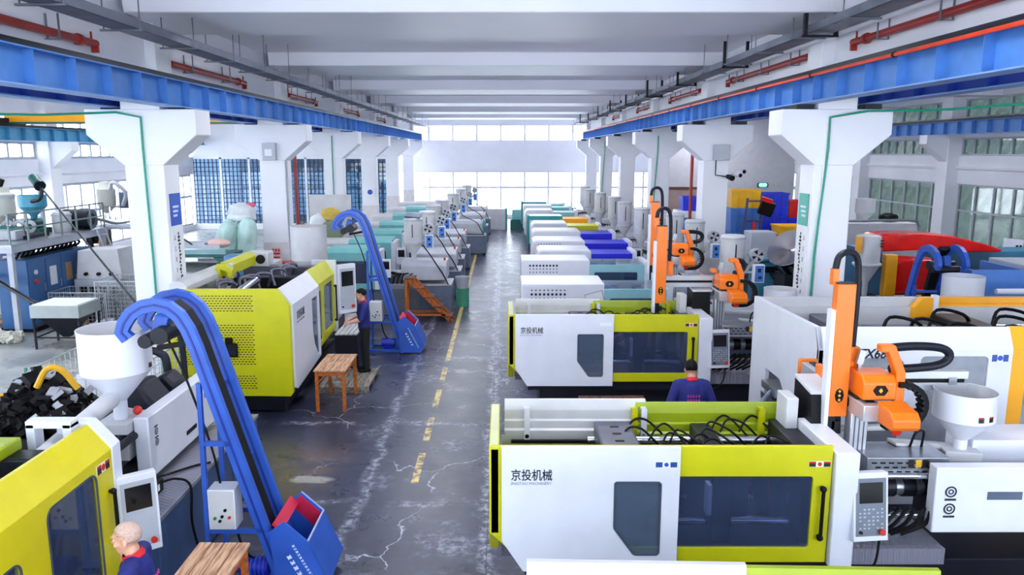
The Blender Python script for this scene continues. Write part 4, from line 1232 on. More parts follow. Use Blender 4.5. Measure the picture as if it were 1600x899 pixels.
B(L).box(0.7, 1.1, 0.4, 2.1, 0.8, 2.3).build('tail_platen', PLUM, t, bevel=0.02)
B(L).box(2.5, 2.9, 0.4, 2.1, 0.8, 2.3).build('moving_platen', IRON, t, bevel=0.02)
for y in (0.6, 1.9):
    for z in (1.1, 2.1):
        B(L).cyl((0.5, y, z), (4.2, y, z), 0.08, n=14).build('tie_bar', CHROME, t)
tg = B(L)
for y in (0.7, 1.25, 1.8):
    tg.bar((1.1, y, 2.1), (1.8, y, 1.9), 0.2, 0.16).bar((1.8, y, 1.9), (2.5, y, 2.1), 0.2, 0.16)
tg.build('toggle_links', PLUM, t, bevel=0.01, kind='stuff')
hs = B(L); rnd = random.Random(9)
for i in range(8):
    x = 1.3 + 0.3 * i; y = rnd.uniform(0.6, 1.8)
    hs.tube(smooth_path([(x, y, 2.2), (x + 0.15, y + 0.1, 2.42), (x + 0.4, y - 0.1, 2.4), (x + 0.6, y, 2.2)], 4), 0.025, 6)
hs.build('hoses', BLACK, t, kind='stuff')
B(L).prism([(2.34, 2.2), (2.34, 2.3), (2.37, 2.32), (2.37, 2.48), (2.46, 2.48), (2.46, 2.2)], 'yz', 0.05, 2.45).build('rear_rail', OFFWHITE, t, smooth=False)
ar_ = B(L).prism([(2.32, 2.2), (2.32, 2.3), (2.35, 2.31), (2.35, 2.38), (2.37, 2.40), (2.37, 2.48), (2.46, 2.48), (2.46, 2.2)], 'yz', 2.42, 5.4).build('rear_rail', AMBER, t, smooth=False)
B(L).prism([(2.28, 2.2), (2.28, 2.36), (2.40, 2.50), (2.56, 2.50), (2.56, 2.2)], 'xz', 2.22, 2.34).build('rail_carriage', AMBER, t, bevel=0.01)
B(L).box(2.56, 2.63, 2.2, 2.3, 2.18, 2.54).build('rail_bracket', WHITE, t, smooth=False)
# conveyor stub with two hoses sticking out through the opening
cv = B(L).box(-0.1, 0.4, 1.05, 1.6, 1.2, 1.3).box(-0.1, 0.4, 1.05, 1.6, 1.36, 1.46).build('outlet_frame', STEEL, t, smooth=False)
B(L).box(0.05, 0.4, 1.0, 1.7, 0.5, 1.2).build('outlet_box', DARKNAVY, t, smooth=False)
for dz in (0, 0.1):
    B(L).tube(smooth_path([(0.1, 1.25 + dz, 1.42 - dz), (-0.12, 1.2, 1.38 - dz), (-0.45, 0.95, 1.05 - dz * .6), (-0.75, 0.75 + dz, 0.6)], 6), 0.035, 10).build('grey_hose', BEDGREY, t)
B(L).box(4.3, 7.2, 0.5, 1.9, 0.8, 1.9).build('injection_cover', WHITE, t, bevel=0.02)

# ================================================================ LEFT PRESSES (turned along the aisle)
def tall_press(label, loc, length, white_to, body_m, z0, zs, zt, depth, near_end=True, panes=None):
    """operator face towards the aisle; local x runs away from the camera, y away from the aisle"""
    t = thing('injection_press', label, 'machine', loc, PI / 2)
    L = True
    prof = [(0.0, z0), (0.0, zs), (0.2, zt), (depth - 0.15, zt), (depth, zs), (depth, z0)]
    ec = B(L).prism([(0.05, z0 - 0.02)] + [(0.0, z0 + 0.05), (0.0, zs), (0.2, zt), (depth - 0.15, zt), (depth, zs), (depth, z0)], 'yz', 0.0, 0.1).build('end_cover', body_m, t, bevel=0.012)
    return t, prof, ec

# ---- second left press, lime with perforated end
LZ0, LZS, LZT, LD = 0.42, 2.02, 2.3, 2.15
t, prof, ec = tall_press('tall lime and white press with perforated end cover, beside the standing worker', (-3.66, 12.85, 0), 3.6, 2.0, LIME, LZ0, LZS, LZT, LD)
L = True
sl = B(L)
for z0, rows in ((1.92, 7), (0.98, 17), (0.55, 6)):
    for r in range(rows):
        for c in range(23):
            y = 0.62 + c * 0.06 + (0.03 if r % 2 else 0)
            z = z0 + r * 0.043
            sl.box(-0.003, 0.001, y, y + 0.038, z, z + 0.014)
sl.build('perforation_slots', IRON, ec, smooth=False, kind='stuff')
lt = B(L).box(-0.05, 0.0, 0.92, 1.18, 1.12, 1.36).box(-0.05, 0.0, 1.0, 1.12, 1.36, 1.46).build('latch_box', BLACK, ec, bevel=0.006)
B(L).box(-0.056, -0.05, 0.94, 1.08, 1.16, 1.34).build('latch_plate', DARKNAVY, lt, smooth=False)
def yz_face(poly, y0, y1): return poly
# white door: vertical face at y=0 and sloped brow
pw = [(1.42, 1.86), (1.86, 1.86), (1.86, 0.72), (1.78, 0.68), (1.52, 0.98), (1.42, 1.25)]
dr = B(L).prism([(0.1, LZ0 + 0.12), (0.1, LZS), (2.0, LZS), (2.0, LZ0 + 0.2), (0.22, LZ0 + 0.06)], 'xz', -0.03, 0.02, [pw]).build('sliding_door', WHITE, t, bevel=0.006)
B(L).prism([(-0.03, LZS), (0.19, LZT + 0.005), (0.23, LZT - 0.01), (0.02, LZS)], 'yz', 0.1, 2.0).build('door_brow', WHITE, dr, smooth=False)
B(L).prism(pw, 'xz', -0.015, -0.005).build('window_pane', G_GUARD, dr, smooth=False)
text_part('京投机械', 0.16, facing((0.32, -0.033, 1.72), '-y'), INK, dr, width=0.52, bold=0.002)
text_part('JINGTOU MACHINERY', 0.05, facing((0.32, -0.033, 1.64), '-y'), GREYINK, dr, name='small_lettering', width=0.52)
wa = rrect(2.06, 2.4, 0.85, 1.86, 0.05); wb = rrect(2.62, 3.42, 0.95, 1.9, 0.08)
ld_ = B(L).prism([(2.0, LZ0 + 0.3), (2.0, LZS), (3.6, LZS), (3.6, LZ0 + 0.4)], 'xz', 0.02, 0.06, [wa, wb]).build('lime_door', LIME, t, bevel=0.006)
B(L).prism([(0.02, LZS), (0.2, LZT), (0.25, LZT - 0.01), (0.06, LZS)], 'yz', 2.0, 3.6).build('door_brow', LIME, ld_, smooth=False)
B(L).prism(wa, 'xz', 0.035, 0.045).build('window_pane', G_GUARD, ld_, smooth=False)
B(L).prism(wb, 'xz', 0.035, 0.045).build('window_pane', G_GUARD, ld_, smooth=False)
bar_handle(ld_, 3.52, 0.02, 1.0, 1.75)
B(L).box(3.6, 3.68, -0.02, 0.5, LZ0 + 0.3, LZT).build('platen_cover', WHITE, t, smooth=False)
B(L).box(0.3, 6.4, 0.25, 1.95, 0.06, 0.5).build('bed', DARKNAVY, t, smooth=False)
B(L).box(0.1, 3.6, 0.06, 2.1, 0.5, 0.56).build('inner_tray', IRON, t, smooth=False)
B(L).box(0.1, 3.6, LD - 0.05, LD, LZ0, LZT - 0.1).build('rear_guard', OFFWHITE, t, smooth=False)
ft = B(L)
for x in (0.5, 2.5, 4.5):
    for y in (0.4, 1.8): ft.box(x - 0.12, x + 0.12, y - 0.12, y + 0.12, 0, 0.07)
ft.build('levelling_feet', IRON, t, smooth=False, kind='stuff')
for y in (0.55, 1.6):
    for z in (0.95, 2.0):
        B(L).cyl((0.3, y, z), (3.7, y, z), 0.07, n=14).build('tie_bar', CHROME, t)
B(L).box(0.75, 1.05, 0.35, 1.85, 0.6, 2.1).build('tail_platen', IRON, t, bevel=0.02)
B(L).box(2.2, 2.5, 0.35, 1.85, 0.6, 2.15).build('moving_platen', IRON, t, bevel=0.02)
B(L).box(3.35, 3.65, 0.3, 1.9, 0.6, 2.2).build('fixed_platen', PLUM, t, bevel=0.02)
B(L).cyl((0.5, 1.05, 2.12), (1.5, 1.05, 2.2), 0.09).build('clamp_cylinder', CHROME, t)
hs = B(L); rnd = random.Random(19)
for i in range(10):
    x = 0.5 + 0.26 * i; y = rnd.uniform(0.5, 1.7)
    hs.tube(smooth_path([(x, y, 2.0), (x + 0.15, y + 0.1, 2.28), (x + 0.35, y - 0.1, 2.26), (x + 0.5, y, 2.0)], 4), 0.03, 6)
hs.build('hoses', PLUM, t, kind='stuff')
# rear rails: round backed white one and lime one with fork brackets
B(L).prism([(1.75, 2.24), (1.75, 2.34), (1.82, 2.42), (1.95, 2.44), (2.04, 2.38), (2.06, 2.24)], 'yz', 0.05, 1.9).build('rear_rail', OFFWHITE, t)
B(L).prism([(1.60, 2.26), (1.60, 2.44), (1.70, 2.52), (1.76, 2.52), (1.76, 2.26)], 'yz', 1.7, 3.4).build('rear_rail', LIME, t, smooth=False)
B(L).prism([(1.5, 2.24), (1.5, 2.4), (1.62, 2.5), (1.8, 2.5), (1.8, 2.24), (1.72, 2.24), (1.72, 2.40), (1.6, 2.36), (1.6, 2.24)], 'yz', 1.55, 1.66).build('rail_fork', LIME, t, bevel=0.008)
B(L).box(1.72, 1.78, 1.55, 1.62, 2.2, 2.5).build('rail_bracket', WHITE, t, smooth=False)
B(L).box(3.3, 3.75, 1.35, 1.85, 2.2, 2.5).build('drive_box', OFFWHITE, t, bevel=0.02)
B(L).cyl((3.29, 1.5, 2.36), (3.31, 1.5, 2.36), 0.1).build('drive_wheel', IRON, t)
# big white injection hopper behind, control cabinet and outlet table
B(L).box(4.2, 6.3, 0.45, 1.6, 0.5, 1.45).build('injection_cover', OFFWHITE, t, bevel=0.02)
hopper(t, 5.35, 0.98, 1.45, 1.75, 2.08, 2.88, 0.42, 0.1, OFFWHITE, label=False)
M = Matrix.Translation((4.0, -0.18, 1.6)) @ Matrix.Rotation(math.radians(-48), 4, 'Z') @ Matrix.Rotation(PI / 2, 4, 'X')
control_panel(t, M, 0.44, 1.1, 0.12, keys=False)

# outlet box beside the worker with ribbed white top
t = thing('parts_table', 'navy outlet box with ribbed white tray top in front of the worker', 'table', (-3.3, 16.3, 0))
B().box(-3.56, -3.08, 15.75, 16.9, 0.0, 0.8).build('cabinet', DARKNAVY, t, bevel=0.01)
for i in range(5):
    x = -3.55 + 0.095 * i
    B().box(x, x + 0.08, 15.73, 16.92, 0.8, 0.84).build('tray_rib', OFFWHITE, t, bevel=0.01)
B().box(-3.58, -3.06, 16.92, 16.98, 0.8, 1.02).build('tray_back', OFFWHITE, t, smooth=False)

# ---- first left press, yellow, cut by the left photo edge
Z0, ZS, ZT, D = 0.5, 1.83, 2.07, 1.55
t = thing('injection_press', 'yellow guarded press cut off by the left photo edge, beside the grey haired worker', 'machine', (-3.72, 3.4, 0), PI / 2)
wa = rrect(2.43, 3.2, 0.62, 1.72, 0.09); wb = rrect(0.8, 2.05, 0.62, 1.5, 0.09)
yd = B(L).prism([(0.0, Z0), (0.0, ZS), (3.5, ZS), (3.5, Z0)], 'xz', 0.0, 0.05, [wa, wb]).build('sliding_door', YELLOW, t, bevel=0.008)
B(L).prism([(0.0, ZS), (0.2, ZT), (0.25, ZT - 0.01), (0.05, ZS)], 'yz', 0.0, 3.5).build('door_brow', YELLOW, yd, smooth=False)
for w in (wa, wb):
    B(L).prism(w, 'xz', 0.02, 0.03).build('window_pane', G_DARK, yd, smooth=False)
    gk = B(L); n = len(w)
    for i in range(n):
        a, b2 = w[i], w[(i + 1) % n]
        gk.bar((a[0], 0.0, a[1]), (b2[0], 0.0, b2[1]), 0.016, 0.014, (0, 1, 0))
    gk.build('window_seal', mat('grey_seal', (70, 78, 92), 0.6), yd, smooth=False)
bar_handle(yd, 3.4, 0.0, 0.95, 1.45)
lb = safety_label(yd, 3.22, 1.72, 0.0, 'red', 0.22, 0.09)
B(L).prism([(0.0, Z0), (-0.01, ZS + 0.02), (0.2, ZT + 0.02), (0.5, ZT + 0.02), (0.5, Z0)], 'yz', 3.5, 3.66).build('platen_cover', WHITE, t, bevel=0.01)
B(L).box(0.0, 3.5, D - 0.05, D, 0.5, 1.9).build('rear_guard', OFFWHITE, t, smooth=False)
B(L).box(0.2, 3.6, 0.2, 1.4, 0.06, 0.55).build('bed', DARKNAVY, t, smooth=False)
B(L).box(0.0, 3.5, 0.08, D - 0.1, 0.55, 0.6).build('inner_tray', IRON, t, smooth=False)
for y in (0.45, 1.15):
    for z in (0.95, 1.7):
        B(L).cyl((0.2, y, z), (3.4, y, z), 0.055, n=14).build('tie_bar', CHROME, t)
B(L).box(2.95, 3.2, 0.2, 1.4, 0.6, 1.95).build('fixed_platen', IRON, t, bevel=0.02)
B(L).box(2.2, 2.4, 0.25, 1.35, 0.6, 1.85).build('moving_platen', mat('old_yellow_iron', (110, 104, 20), 0.5, vary=0.2), t, bevel=0.02)
B(L).box(2.4, 2.95, 0.5, 1.2, 0.8, 1.72).build('mould', IRON, t, bevel=0.02)
B(L).boxc((3.05, 0.9, 2.0), (0.35, 0.5, 0.12)).build('rail_carriage', DLIME, t, bevel=0.02)
B(L).box(0.4, 3.2, 1.35, 1.45, 1.85, 1.95).build('rear_rail', OFFWHITE, t, smooth=False)
fr = B(L).box(3.36, 3.5, 0.28, 0.36, 1.85, 2.12).box(3.36, 3.5, 0.62, 0.7, 1.85, 2.12).box(3.36, 3.5, 0.28, 0.7, 2.08, 2.15).build('portal_frame', WHITE, t, bevel=0.006)
B(L).box(3.66, 4.1, 0.28, 0.7, 1.4, 1.6).build('grey_block', PLUM, t, bevel=0.01)
hs = B(L); rnd = random.Random(21)
for i in range(7):
    x = 1.2 + 0.28 * i; y = rnd.uniform(0.35, 1.2)
    hs.tube(smooth_path([(x, y, 1.7), (x + 0.12, y + 0.1, 1.93), (x + 0.3, y - 0.1, 1.9), (x + 0.45, y, 1.7)], 4), 0.024, 6)
hs.build('hoses', BLACK, t, kind='stuff')
# blue bed of the injection side with checker plate top
bd = B(L).box(3.8, 6.95, -0.24, 1.7, 0.03, 0.95).build('injection_bed', mat('slate_blue_bed', (48, 74, 116), 0.42, vary=0.1), t, bevel=0.012)
B(L).box(3.8, 6.95, -0.25, 0.25, 0.95, 0.962).build('checker_step', TREAD, bd, smooth=False)
B(L).box(3.8, 6.95, -0.262, -0.24, 0.925, 0.965).build('step_edge', STEEL, bd, smooth=False)
B(L).box(5.9, 6.85, -0.25, -0.24, 0.1, 0.88).build('bed_door', mat('slate_blue_bed', (48, 74, 116)), bd, bevel=0.004)
B(L).cyl((6.2, -0.262, 0.55), (6.2, -0.25, 0.55), 0.025, n=10).build('door_lock', mat('brass_lock', (200, 180, 60), 0.4, 0.6), bd)
B(L).boxc((6.3, -0.255, 0.33), (0.05, 0.012, 0.05)).build('warning_label', mat('warning_yellow', (230, 180, 40)), bd, smooth=False)
# white cover of the injection unit
ic = B(L).box(4.55, 6.6, 0.14, 0.3, 1.06, 1.76).build('injection_cover', WHITE, t, bevel=0.015)
emblem(ic, (4.72, 0.138, 1.6), 0.055, '-y', -PI / 2)
B(L).box(5.5, 5.8, 0.132, 0.14, 1.2, 1.25).build('vent_slot', BLACK, ic, smooth=False)
B(L).box(4.2, 6.7, 0.4, 1.3, 0.95, 1.25).build('injection_carriage', IRON, t, smooth=False)
B(L).cyl((3.7, 0.72, 1.4), (5.2, 0.72, 1.4), 0.11).build('barrel', STEEL, t)
hb = B(L)
for i in range(5): hb.cyl((3.9 + i * 0.22, 0.72, 1.4), (4.05 + i * 0.22, 0.72, 1.4), 0.13, n=14)
hb.build('heater_bands', IRON, t, kind='stuff')
for y in (0.36, 0.46, 0.56):
    B(L).cyl((3.75, y - 0.06, 1.56), (4.6, y - 0.06, 1.56), 0.045, n=10).build('guide_rod', DARKNAVY, t)
hopper(t, 4.66, 0.48, 1.72, 1.93, 2.27, 2.74, 0.36, 0.07, WHITE)
B(L).cyl((3.15, 0.48, 1.85), (4.5, 0.49, 1.99), 0.095, n=18).build('white_tube', OFFWHITE, t)
B(L).boxc((4.7, 0.5, 1.66), (0.5, 0.36, 0.12)).boxc((4.7, 0.5, 1.4), (0.2, 0.2, 0.4)).build('hopper_base', OFFWHITE, t, bevel=0.01)
wb_ = B(L)
for i in range(6):
    wb_.tube(smooth_path([(4.5 + 0.1 * i, 0.6, 1.72), (4.55 + 0.1 * i, 0.5, 1.66), (4.52 + .1 * i, 0.46, 1.55), (4.6 + .1 * i, 0.5, 1.5)], 4), 0.015, 6)
wb_.build('loose_wires', PAPER, t, kind='stuff')
# black motor cowls behind the cover and the two black hose bends
B(L).prism([(0.32, 1.25), (0.32, 1.72), (0.5, 1.96), (0.72, 1.9), (0.8, 1.25)], 'yz', 5.1, 5.6).build('motor_cowl', DARKNAVY, t, bevel=0.05)
B(L).prism([(0.3, 1.3), (0.3, 1.78), (0.44, 1.92), (0.6, 1.84), (0.6, 1.3)], 'yz', 5.65, 6.0).build('motor_cowl', DARKNAVY, t, bevel=0.04)
for dz, dx in ((0.0, 0.0), (0.2, 0.25)):
    B(L).tube(smooth_path([(6.0 + dx, 1.3, 2.14 + dz), (6.0 + dx, 0.8, 2.14 + dz), (6.0 + dx, 0.62 - dx * .4, 2.1 + dz), (6.0 + dx, 0.54 - dx * .4, 1.95 + dz), (6.0 + dx, 0.53 - dx * .4, 1.2)], 6), 0.05 - dx * .04, 12).build('black_hose', DARKNAVY, t)
B(L).sphere((4.75, 0.34, 1.78), 0.05).build('red_cap', REDBTN, t)
bl = B(L).box(4.15, 4.5, 0.0, 0.2, 0.962, 1.1).build('power_box', BLACK, t, bevel=0.01)
B(L).box(4.36, 4.4, -0.004, 0.0, 1.0, 1.07).build('power_switch', PAPER, bl, smooth=False)
for q in range(2):
    B(L).tube(smooth_path([(4.45, 0.02, 1.06), (4.6, -0.1, 1.04), (4.55, -0.27, 0.98), (4.5, -0.28, 0.6), (4.62 + q * .1, -0.28, 0.2)], 6) if q == 0 else smooth_path([(4.5, 0.15, 1.08), (4.8, 0.1, 1.0), (5.1, -0.1, 0.98), (5.2, -0.25, 0.98)], 6), 0.014, 8).build('power_cable', BLACK, t)
# operator panel, turned towards the worker
M = Matrix.Translation((3.62, -0.16, 1.11)) @ Matrix.Rotation(math.radians(-52), 4, 'Z') @ Matrix.Rotation(math.radians(87), 4, 'X')
control_panel(t, M, 0.36, 0.80, 0.10, keys=False)
B(L).bar((3.58, 0.0, 1.3), (3.62, -0.14, 1.25), 0.06).build('panel_arm', BLACK, t)

# ================================================================ BLUE BUCKET LOADERS
def loader(label, loc, w=0.56):
    """local frame: path in xz, bucket towards +x; y 0..w"""
    t = thing('bucket_loader', label, 'loader', loc)
    L = True
    top = [(-1.53, 2.72), (-1.60, 2.82), (-1.56, 2.95), (-1.47, 3.07), (-1.34, 3.15), (-1.18, 3.18), (-1.02, 3.14), (-0.90, 3.04), (-0.81, 2.88), (-0.74, 2.68), (-0.70, 2.54)]
    path = top + [(0.04, 0.02)]
    for y0 in (0.0, w - 0.07):
        B(L).strip(path, y0, y0 + 0.07, -0.135).build('side_rail', LOADBLUE, t, smooth=False)
        g = B(L)
        pts = [Vector((p[0], p[1])) for p in path]
        inner = []
        for i in range(len(pts)):
            a = pts[max(0, i - 1)]; b = pts[min(len(pts) - 1, i + 1)]
            d = (b - a).normalized(); nn = Vector((-d.y, d.x))
            inner.append(pts[i] + nn * -0.07)
        for i in range(len(inner) - 1):
            g.bar((inner[i].x, y0 - 0.004, inner[i].y), (inner[i + 1].x, y0 - 0.004, inner[i + 1].y), 0.02, 0.01, (0, 1, 0))
        g.build('rail_groove', mat('loader_dark_blue', (22, 48, 140), 0.45), t, smooth=False)
    # belt between the rails
    B(L).strip([(p[0] + 0.0, p[1] - 0.01) for p in path[6:]], 0.075, 0.24, -0.10).build('belt', BLACK, t, smooth=False)
    for f in (0.12, 0.45, 0.8):
        x, z = -0.72 + 0.76 * f, 2.5 - 2.48 * f
        B(L).bar((x - 0.1, 0.03, z - 0.03), (x - 0.1, w - 0.03, z - 0.03), 0.06, 0.05).build('cross_tie', LOADBLUE, t, smooth=False)
    # rollers and tensioner under the arch
    for x, z, r in ((-1.33, 2.72, 0.07), (-1.18, 2.78, 0.09)):
        B(L).cyl((x, 0.05, z), (x, w - 0.05, z), r, n=14).build('head_roller', IRON, t)
    B(L).boxc((-1.22, w * 0.4, 2.86), (0.14, 0.12, 0.2), (0, 0.3, 0)).build('tensioner', LOADBLUE, t, bevel=0.01)
    B(L).bar((-1.2, 0.05, 2.66), (-0.86, 0.05, 2.72), 0.03, 0.05).build('tension_arm', BLACK, t, smooth=False)
    # frame
    for y in (0.02, w - 0.05):
        B(L).bar((-0.80, y, 2.3), (-0.82, y, 0.0), 0.045, 0.05).build('leg', LOADBLUE, t, smooth=False)
        B(L).bar((-0.84, y, 0.05), (0.0, y, 0.05), 0.05, 0.06).build('base_bar', LOADBLUE, t, smooth=False)
        B(L).bar((-0.82, y, 0.70), (-0.22, y, 0.70), 0.04, 0.05).build('shelf_bar', LOADBLUE, t, smooth=False)
        B(L).bar((-0.81, y, 1.66), (-0.5, y, 1.66), 0.04, 0.05).build('upper_brace', LOADBLUE, t, smooth=False)
    B(L).bar((-0.82, 0, 0.05), (-0.82, w, 0.05), 0.05, 0.05).build('base_bar', LOADBLUE, t, smooth=False)
    # control box
    cb = B(L).box(-0.78, -0.50, -0.02, 0.2, 0.73, 1.17).build('control_box', WHITE, t, bevel=0.006)
    B(L).box(-0.765, -0.515, -0.026, -0.02, 0.745, 1.155).build('box_door', OFFWHITE, cb, smooth=False)
    for x, z, m in ((-0.71, 0.86, GRNBTN), (-0.56, 0.87, REDBTN), (-0.635, 0.88, BLACK), (-0.60, 0.95, BLACK), (-0.66, 0.83, BLACK)):
        B(L).cyl((x, -0.042, z), (x, -0.026, z), 0.016, n=10).build('push_button', m, cb)
    # drive motor on the base
    m_ = B(L).cyl((-0.55, 0.2, 0.2), (-0.25, 0.2, 0.2), 0.1, n=16).build('drive_motor', ROYAL, t)
    B(L).box(-0.5, -0.3, 0.12, 0.28, 0.05, 0.12).build('motor_foot', ROYAL, m_, smooth=False)
    fn = B(L)
    for i in range(6): fn.cyl((-0.52 + i * 0.045, 0.2, 0.2), (-0.505 + i * 0.045, 0.2, 0.2), 0.115, n=14)
    fn.build('motor_fins', LOADBLUE, m_, kind='stuff')
    B(L).tube(smooth_path([(-0.55, 0.1, 0.73), (-0.5, 0.1, 0.5), (-0.45, 0.15, 0.35), (-0.4, 0.2, 0.28)], 5), 0.014, 6).tube(smooth_path([(-0.7, 0.15, 1.16), (-0.75, 0.1, 1.6), (-0.95, 0.1, 2.3), (-1.15, 0.2, 2.7)], 5), 0.012, 6).build('motor_cables', BLACK, t)
    # bucket
    y0, y1 = -0.10, w + 0.04
    P = [(-0.14, 0.74), (0.02, 0.86), (0.26, 0.64), (0.46, 0.18), (0.38, 0.04), (-0.08, 0.05)]
    bk = B(L)
    th = 0.015
    for ya, yb in ((y0, y0 + th), (y1 - th, y1)):
        bk.prism(P, 'xz', ya, yb)
    for i in (2, 3, 4):
        a, b2 = P[i], P[(i + 1) % len(P)]
        bk.bar((a[0], (y0 + y1) / 2, a[1]), (b2[0], (y0 + y1) / 2, b2[1]), y1 - y0, th)
    a, b2 = P[5], P[0]
    bk.bar((a[0] , (y0 + y1) / 2, a[1]), (a[0] - 0.03, (y0 + y1) / 2, 0.3), y1 - y0, th)
    bo = bk.build('bucket', LOADBLUE, t, smooth=False)
    B(L).prism([(-0.10, 0.72), (0.018, 0.83), (0.24, 0.62), (0.40, 0.2)], 'xz', y1 - th - 0.004, y1 - th).build('red_lining', mat('crimson_lining', (190, 20, 60), 0.5), bo, smooth=False)
    B(L).boxc((-0.06, (y0 + y1) / 2, 0.78), (0.03, y1 - y0 - 0.05, 0.12), (0, -0.8, 0)).build('red_lip', mat('crimson_lining', (190, 20, 60), 0.5), bo, smooth=False)
    rm = B(L)
    rm.bar((0.26, y0, 0.645), (0.26, y1, 0.645), 0.02, 0.012).bar((0.02, y1, 0.865), (0.26, y1, 0.645), 0.02, 0.012)
    rm.build('bucket_rim', mat('worn_pale_rim', (150, 170, 215), 0.4), bo, smooth=False)
    rnd = random.Random(8)
    gl = B(L)
    F = Matrix.Translation((0.02, y0 - 0.003, 0.56)) @ Matrix.Rotation(PI / 2, 4, 'X') @ Matrix.Rotation(math.radians(-62), 4, 'Z')
    for row, (sz, n, off) in enumerate(((0.03, 14, 0.08), (0.055, 5, -0.03))):
        for i in range(n):
            x = i * sz * 1.25 + row * 0.08
            gl.box(x, x + sz * 0.8, off, off + sz * 0.18, 0, 0.002, F).box(x, x + sz * 0.8, off + sz * 0.62, off + sz * 0.8, 0, 0.002, F).box(x + sz * (0.1 + 0.5 * rnd.random()), x + sz * 0.75, off, off + sz * 0.8, 0, 0.002, F)
    gl.build('lettering', WHITEINK, bo, smooth=False, kind='stuff')
    g2 = B(L)
    F = Matrix.Translation((0.36, 0.12, 0.40)) @ Matrix.Rotation(PI / 2, 4, 'Z') @ Matrix.Rotation(math.radians(64), 4, 'X')
    for i in range(3):
        x = i * 0.13
        g2.box(x, x + 0.09, 0.0, 0.012, 0, 0.002, F).box(x, x + 0.012, 0.0, 0.09, 0, 0.002, F).box(x + 0.03, x + 0.09, 0.05, 0.062, 0, 0.002, F)
    g2.build('faded_lettering', LIGHTBLUE, bo, smooth=False, kind='stuff')
    return t
loader1 = loader('blue bucket loader arching over the white hopper, nearest on the left', (-2.28, 7.45, 0))
loader2 = copy_thing(loader1, (-2.30, 17.3, 0), label='blue bucket loader behind the standing worker, further down the aisle')
loader2.scale = (1.0, 1.0, 1.04)

# ================================================================ TABLES, PALLET, STAIRS
def work_table(label, cx, cy, w, l, h, top_m, leg_m, planks=4, rotz=0.0, braces=True):
    t = thing('work_table', label, 'table', (cx, cy, 0), rotz)
    L = True
    pw = w / planks
    rnd = random.Random(int(cx * 100))
    for i in range(planks):
        d = rnd.uniform(-0.004, 0.003)
        B(L).box(-w / 2 + i * pw + 0.004, -w / 2 + (i + 1) * pw - 0.004, -l / 2, l / 2, h - 0.03, h + d).build('plank', top_m, t, bevel=0.003, seg=1)
    for sx in (-1, 1):
        for sy in (-1, 1):
            x, y = sx * (w / 2 - 0.05), sy * (l / 2 - 0.06)
            B(L).box(x - 0.03, x + 0.03, y - 0.03, y + 0.03, 0, h - 0.03).build('leg', leg_m, t, bevel=0.003, seg=1)
        B(L).box(sx * (w / 2 - 0.05) - 0.012, sx * (w / 2 - 0.05) + 0.012, -l / 2 + 0.09, l / 2 - 0.09, h - 0.12, h - 0.03).build('apron', leg_m, t, smooth=False)
    for sy in (-1, 1):
        B(L).box(-w / 2 + 0.08, w / 2 - 0.08, sy * (l / 2 - 0.06) - 0.012, sy * (l / 2 - 0.06) + 0.012, h - 0.12, h - 0.03).build('apron', leg_m, t, smooth=False)
        if braces:
            for sx in (-1, 1):
                B(L).bar((sx * (w / 2 - 0.07), sy * (l / 2 - 0.06), h - 0.24), (sx * (w / 2 - 0.2), sy * (l / 2 - 0.06), h - 0.11), 0.02, 0.03, (0, 1, 0)).build('corner_brace', leg_m, t, smooth=False)
    return t
work_table('wooden plank table at the bottom edge beside the first blue bucket', -2.72, 6.42, 0.50, 1.05, 0.85, WOOD, WOODLEG)
work_table('wooden plank table on orange legs, in front of the standing worker', -3.10, 13.75, 0.58, 1.15, 0.78, WOOD, WOODLEG)
work_table('low dark wooden table below the second lime press', 1.72, 11.55, 1.05, 0.6, 0.75, WOODDARK, WOODRED, 3, 0.0, False)
tb = work_table('dark red wooden stool cut off by the right photo edge below the white injection cover', 4.95, 6.1, 0.5, 0.45, 1.02, WOODRED, WOODRED, 3, 0.0, False)

t = thing('pallet', 'grimy low wooden pallet under the standing worker and the plank table', 'pallet', (-3.12, 14.95, 0))
for i in range(7):
    x = -3.6 + 0.142 * i
    B().box(x, x + 0.13, 14.28, 15.62, 0.1, 0.125).build('deck_board', PALLETWOOD, t, smooth=False)
for y in (14.3, 14.92, 15.52):
    B().box(-3.6, -2.62, y, y + 0.09, 0.0, 0.1).build('bearer', PALLETWOOD, t, smooth=False)
tag(B().tube([(-3.3 + 0.14 * math.cos(a * 0.4), 14.6 + 0.2 * math.sin(a * 0.4), 0.14 + 0.0012 * a) for a in range(40)], 0.012, 6).build('hose_coil', PALEGREY), 'coil of grey hose lying on the pallet under the table', 'hose')

# orange folding steps against the far grey machine
t = thing('step_ladder', 'orange brown wooden steps leaning by the grey machine base', 'stairs', (-2.1, 21.4, 0))
for y in (20.75, 21.2):
    B().prism([(-2.68, 1.18), (-2.5, 1.18), (-1.38, 0.0), (-1.55, 0.0), (-2.6, 1.08)], 'xz', y, y + 0.04).build('string_board', WOODLEG, t, smooth=False)
    B().box(-2.72, -2.64, y, y + 0.04, 0.02, 1.2).build('post', WOODLEG, t, smooth=False)
    B().box(-2.68, -1.6, y, y + 0.04, 0.14, 0.2).build('floor_rail', WOODLEG, t, smooth=False)
for i in range(5):
    x, z = -2.58 + 0.255 * i, 1.2 - 0.262 * i
    B().box(x - 0.14, x + 0.14, 20.72, 21.27, z - 0.03, z).build('tread', WOODDARK, t, bevel=0.004, seg=1)
    B().box(x + 0.08, x + 0.1, 20.75, 21.22, z - 0.25, z - 0.03).build('riser', WOODLEG, t, smooth=False)

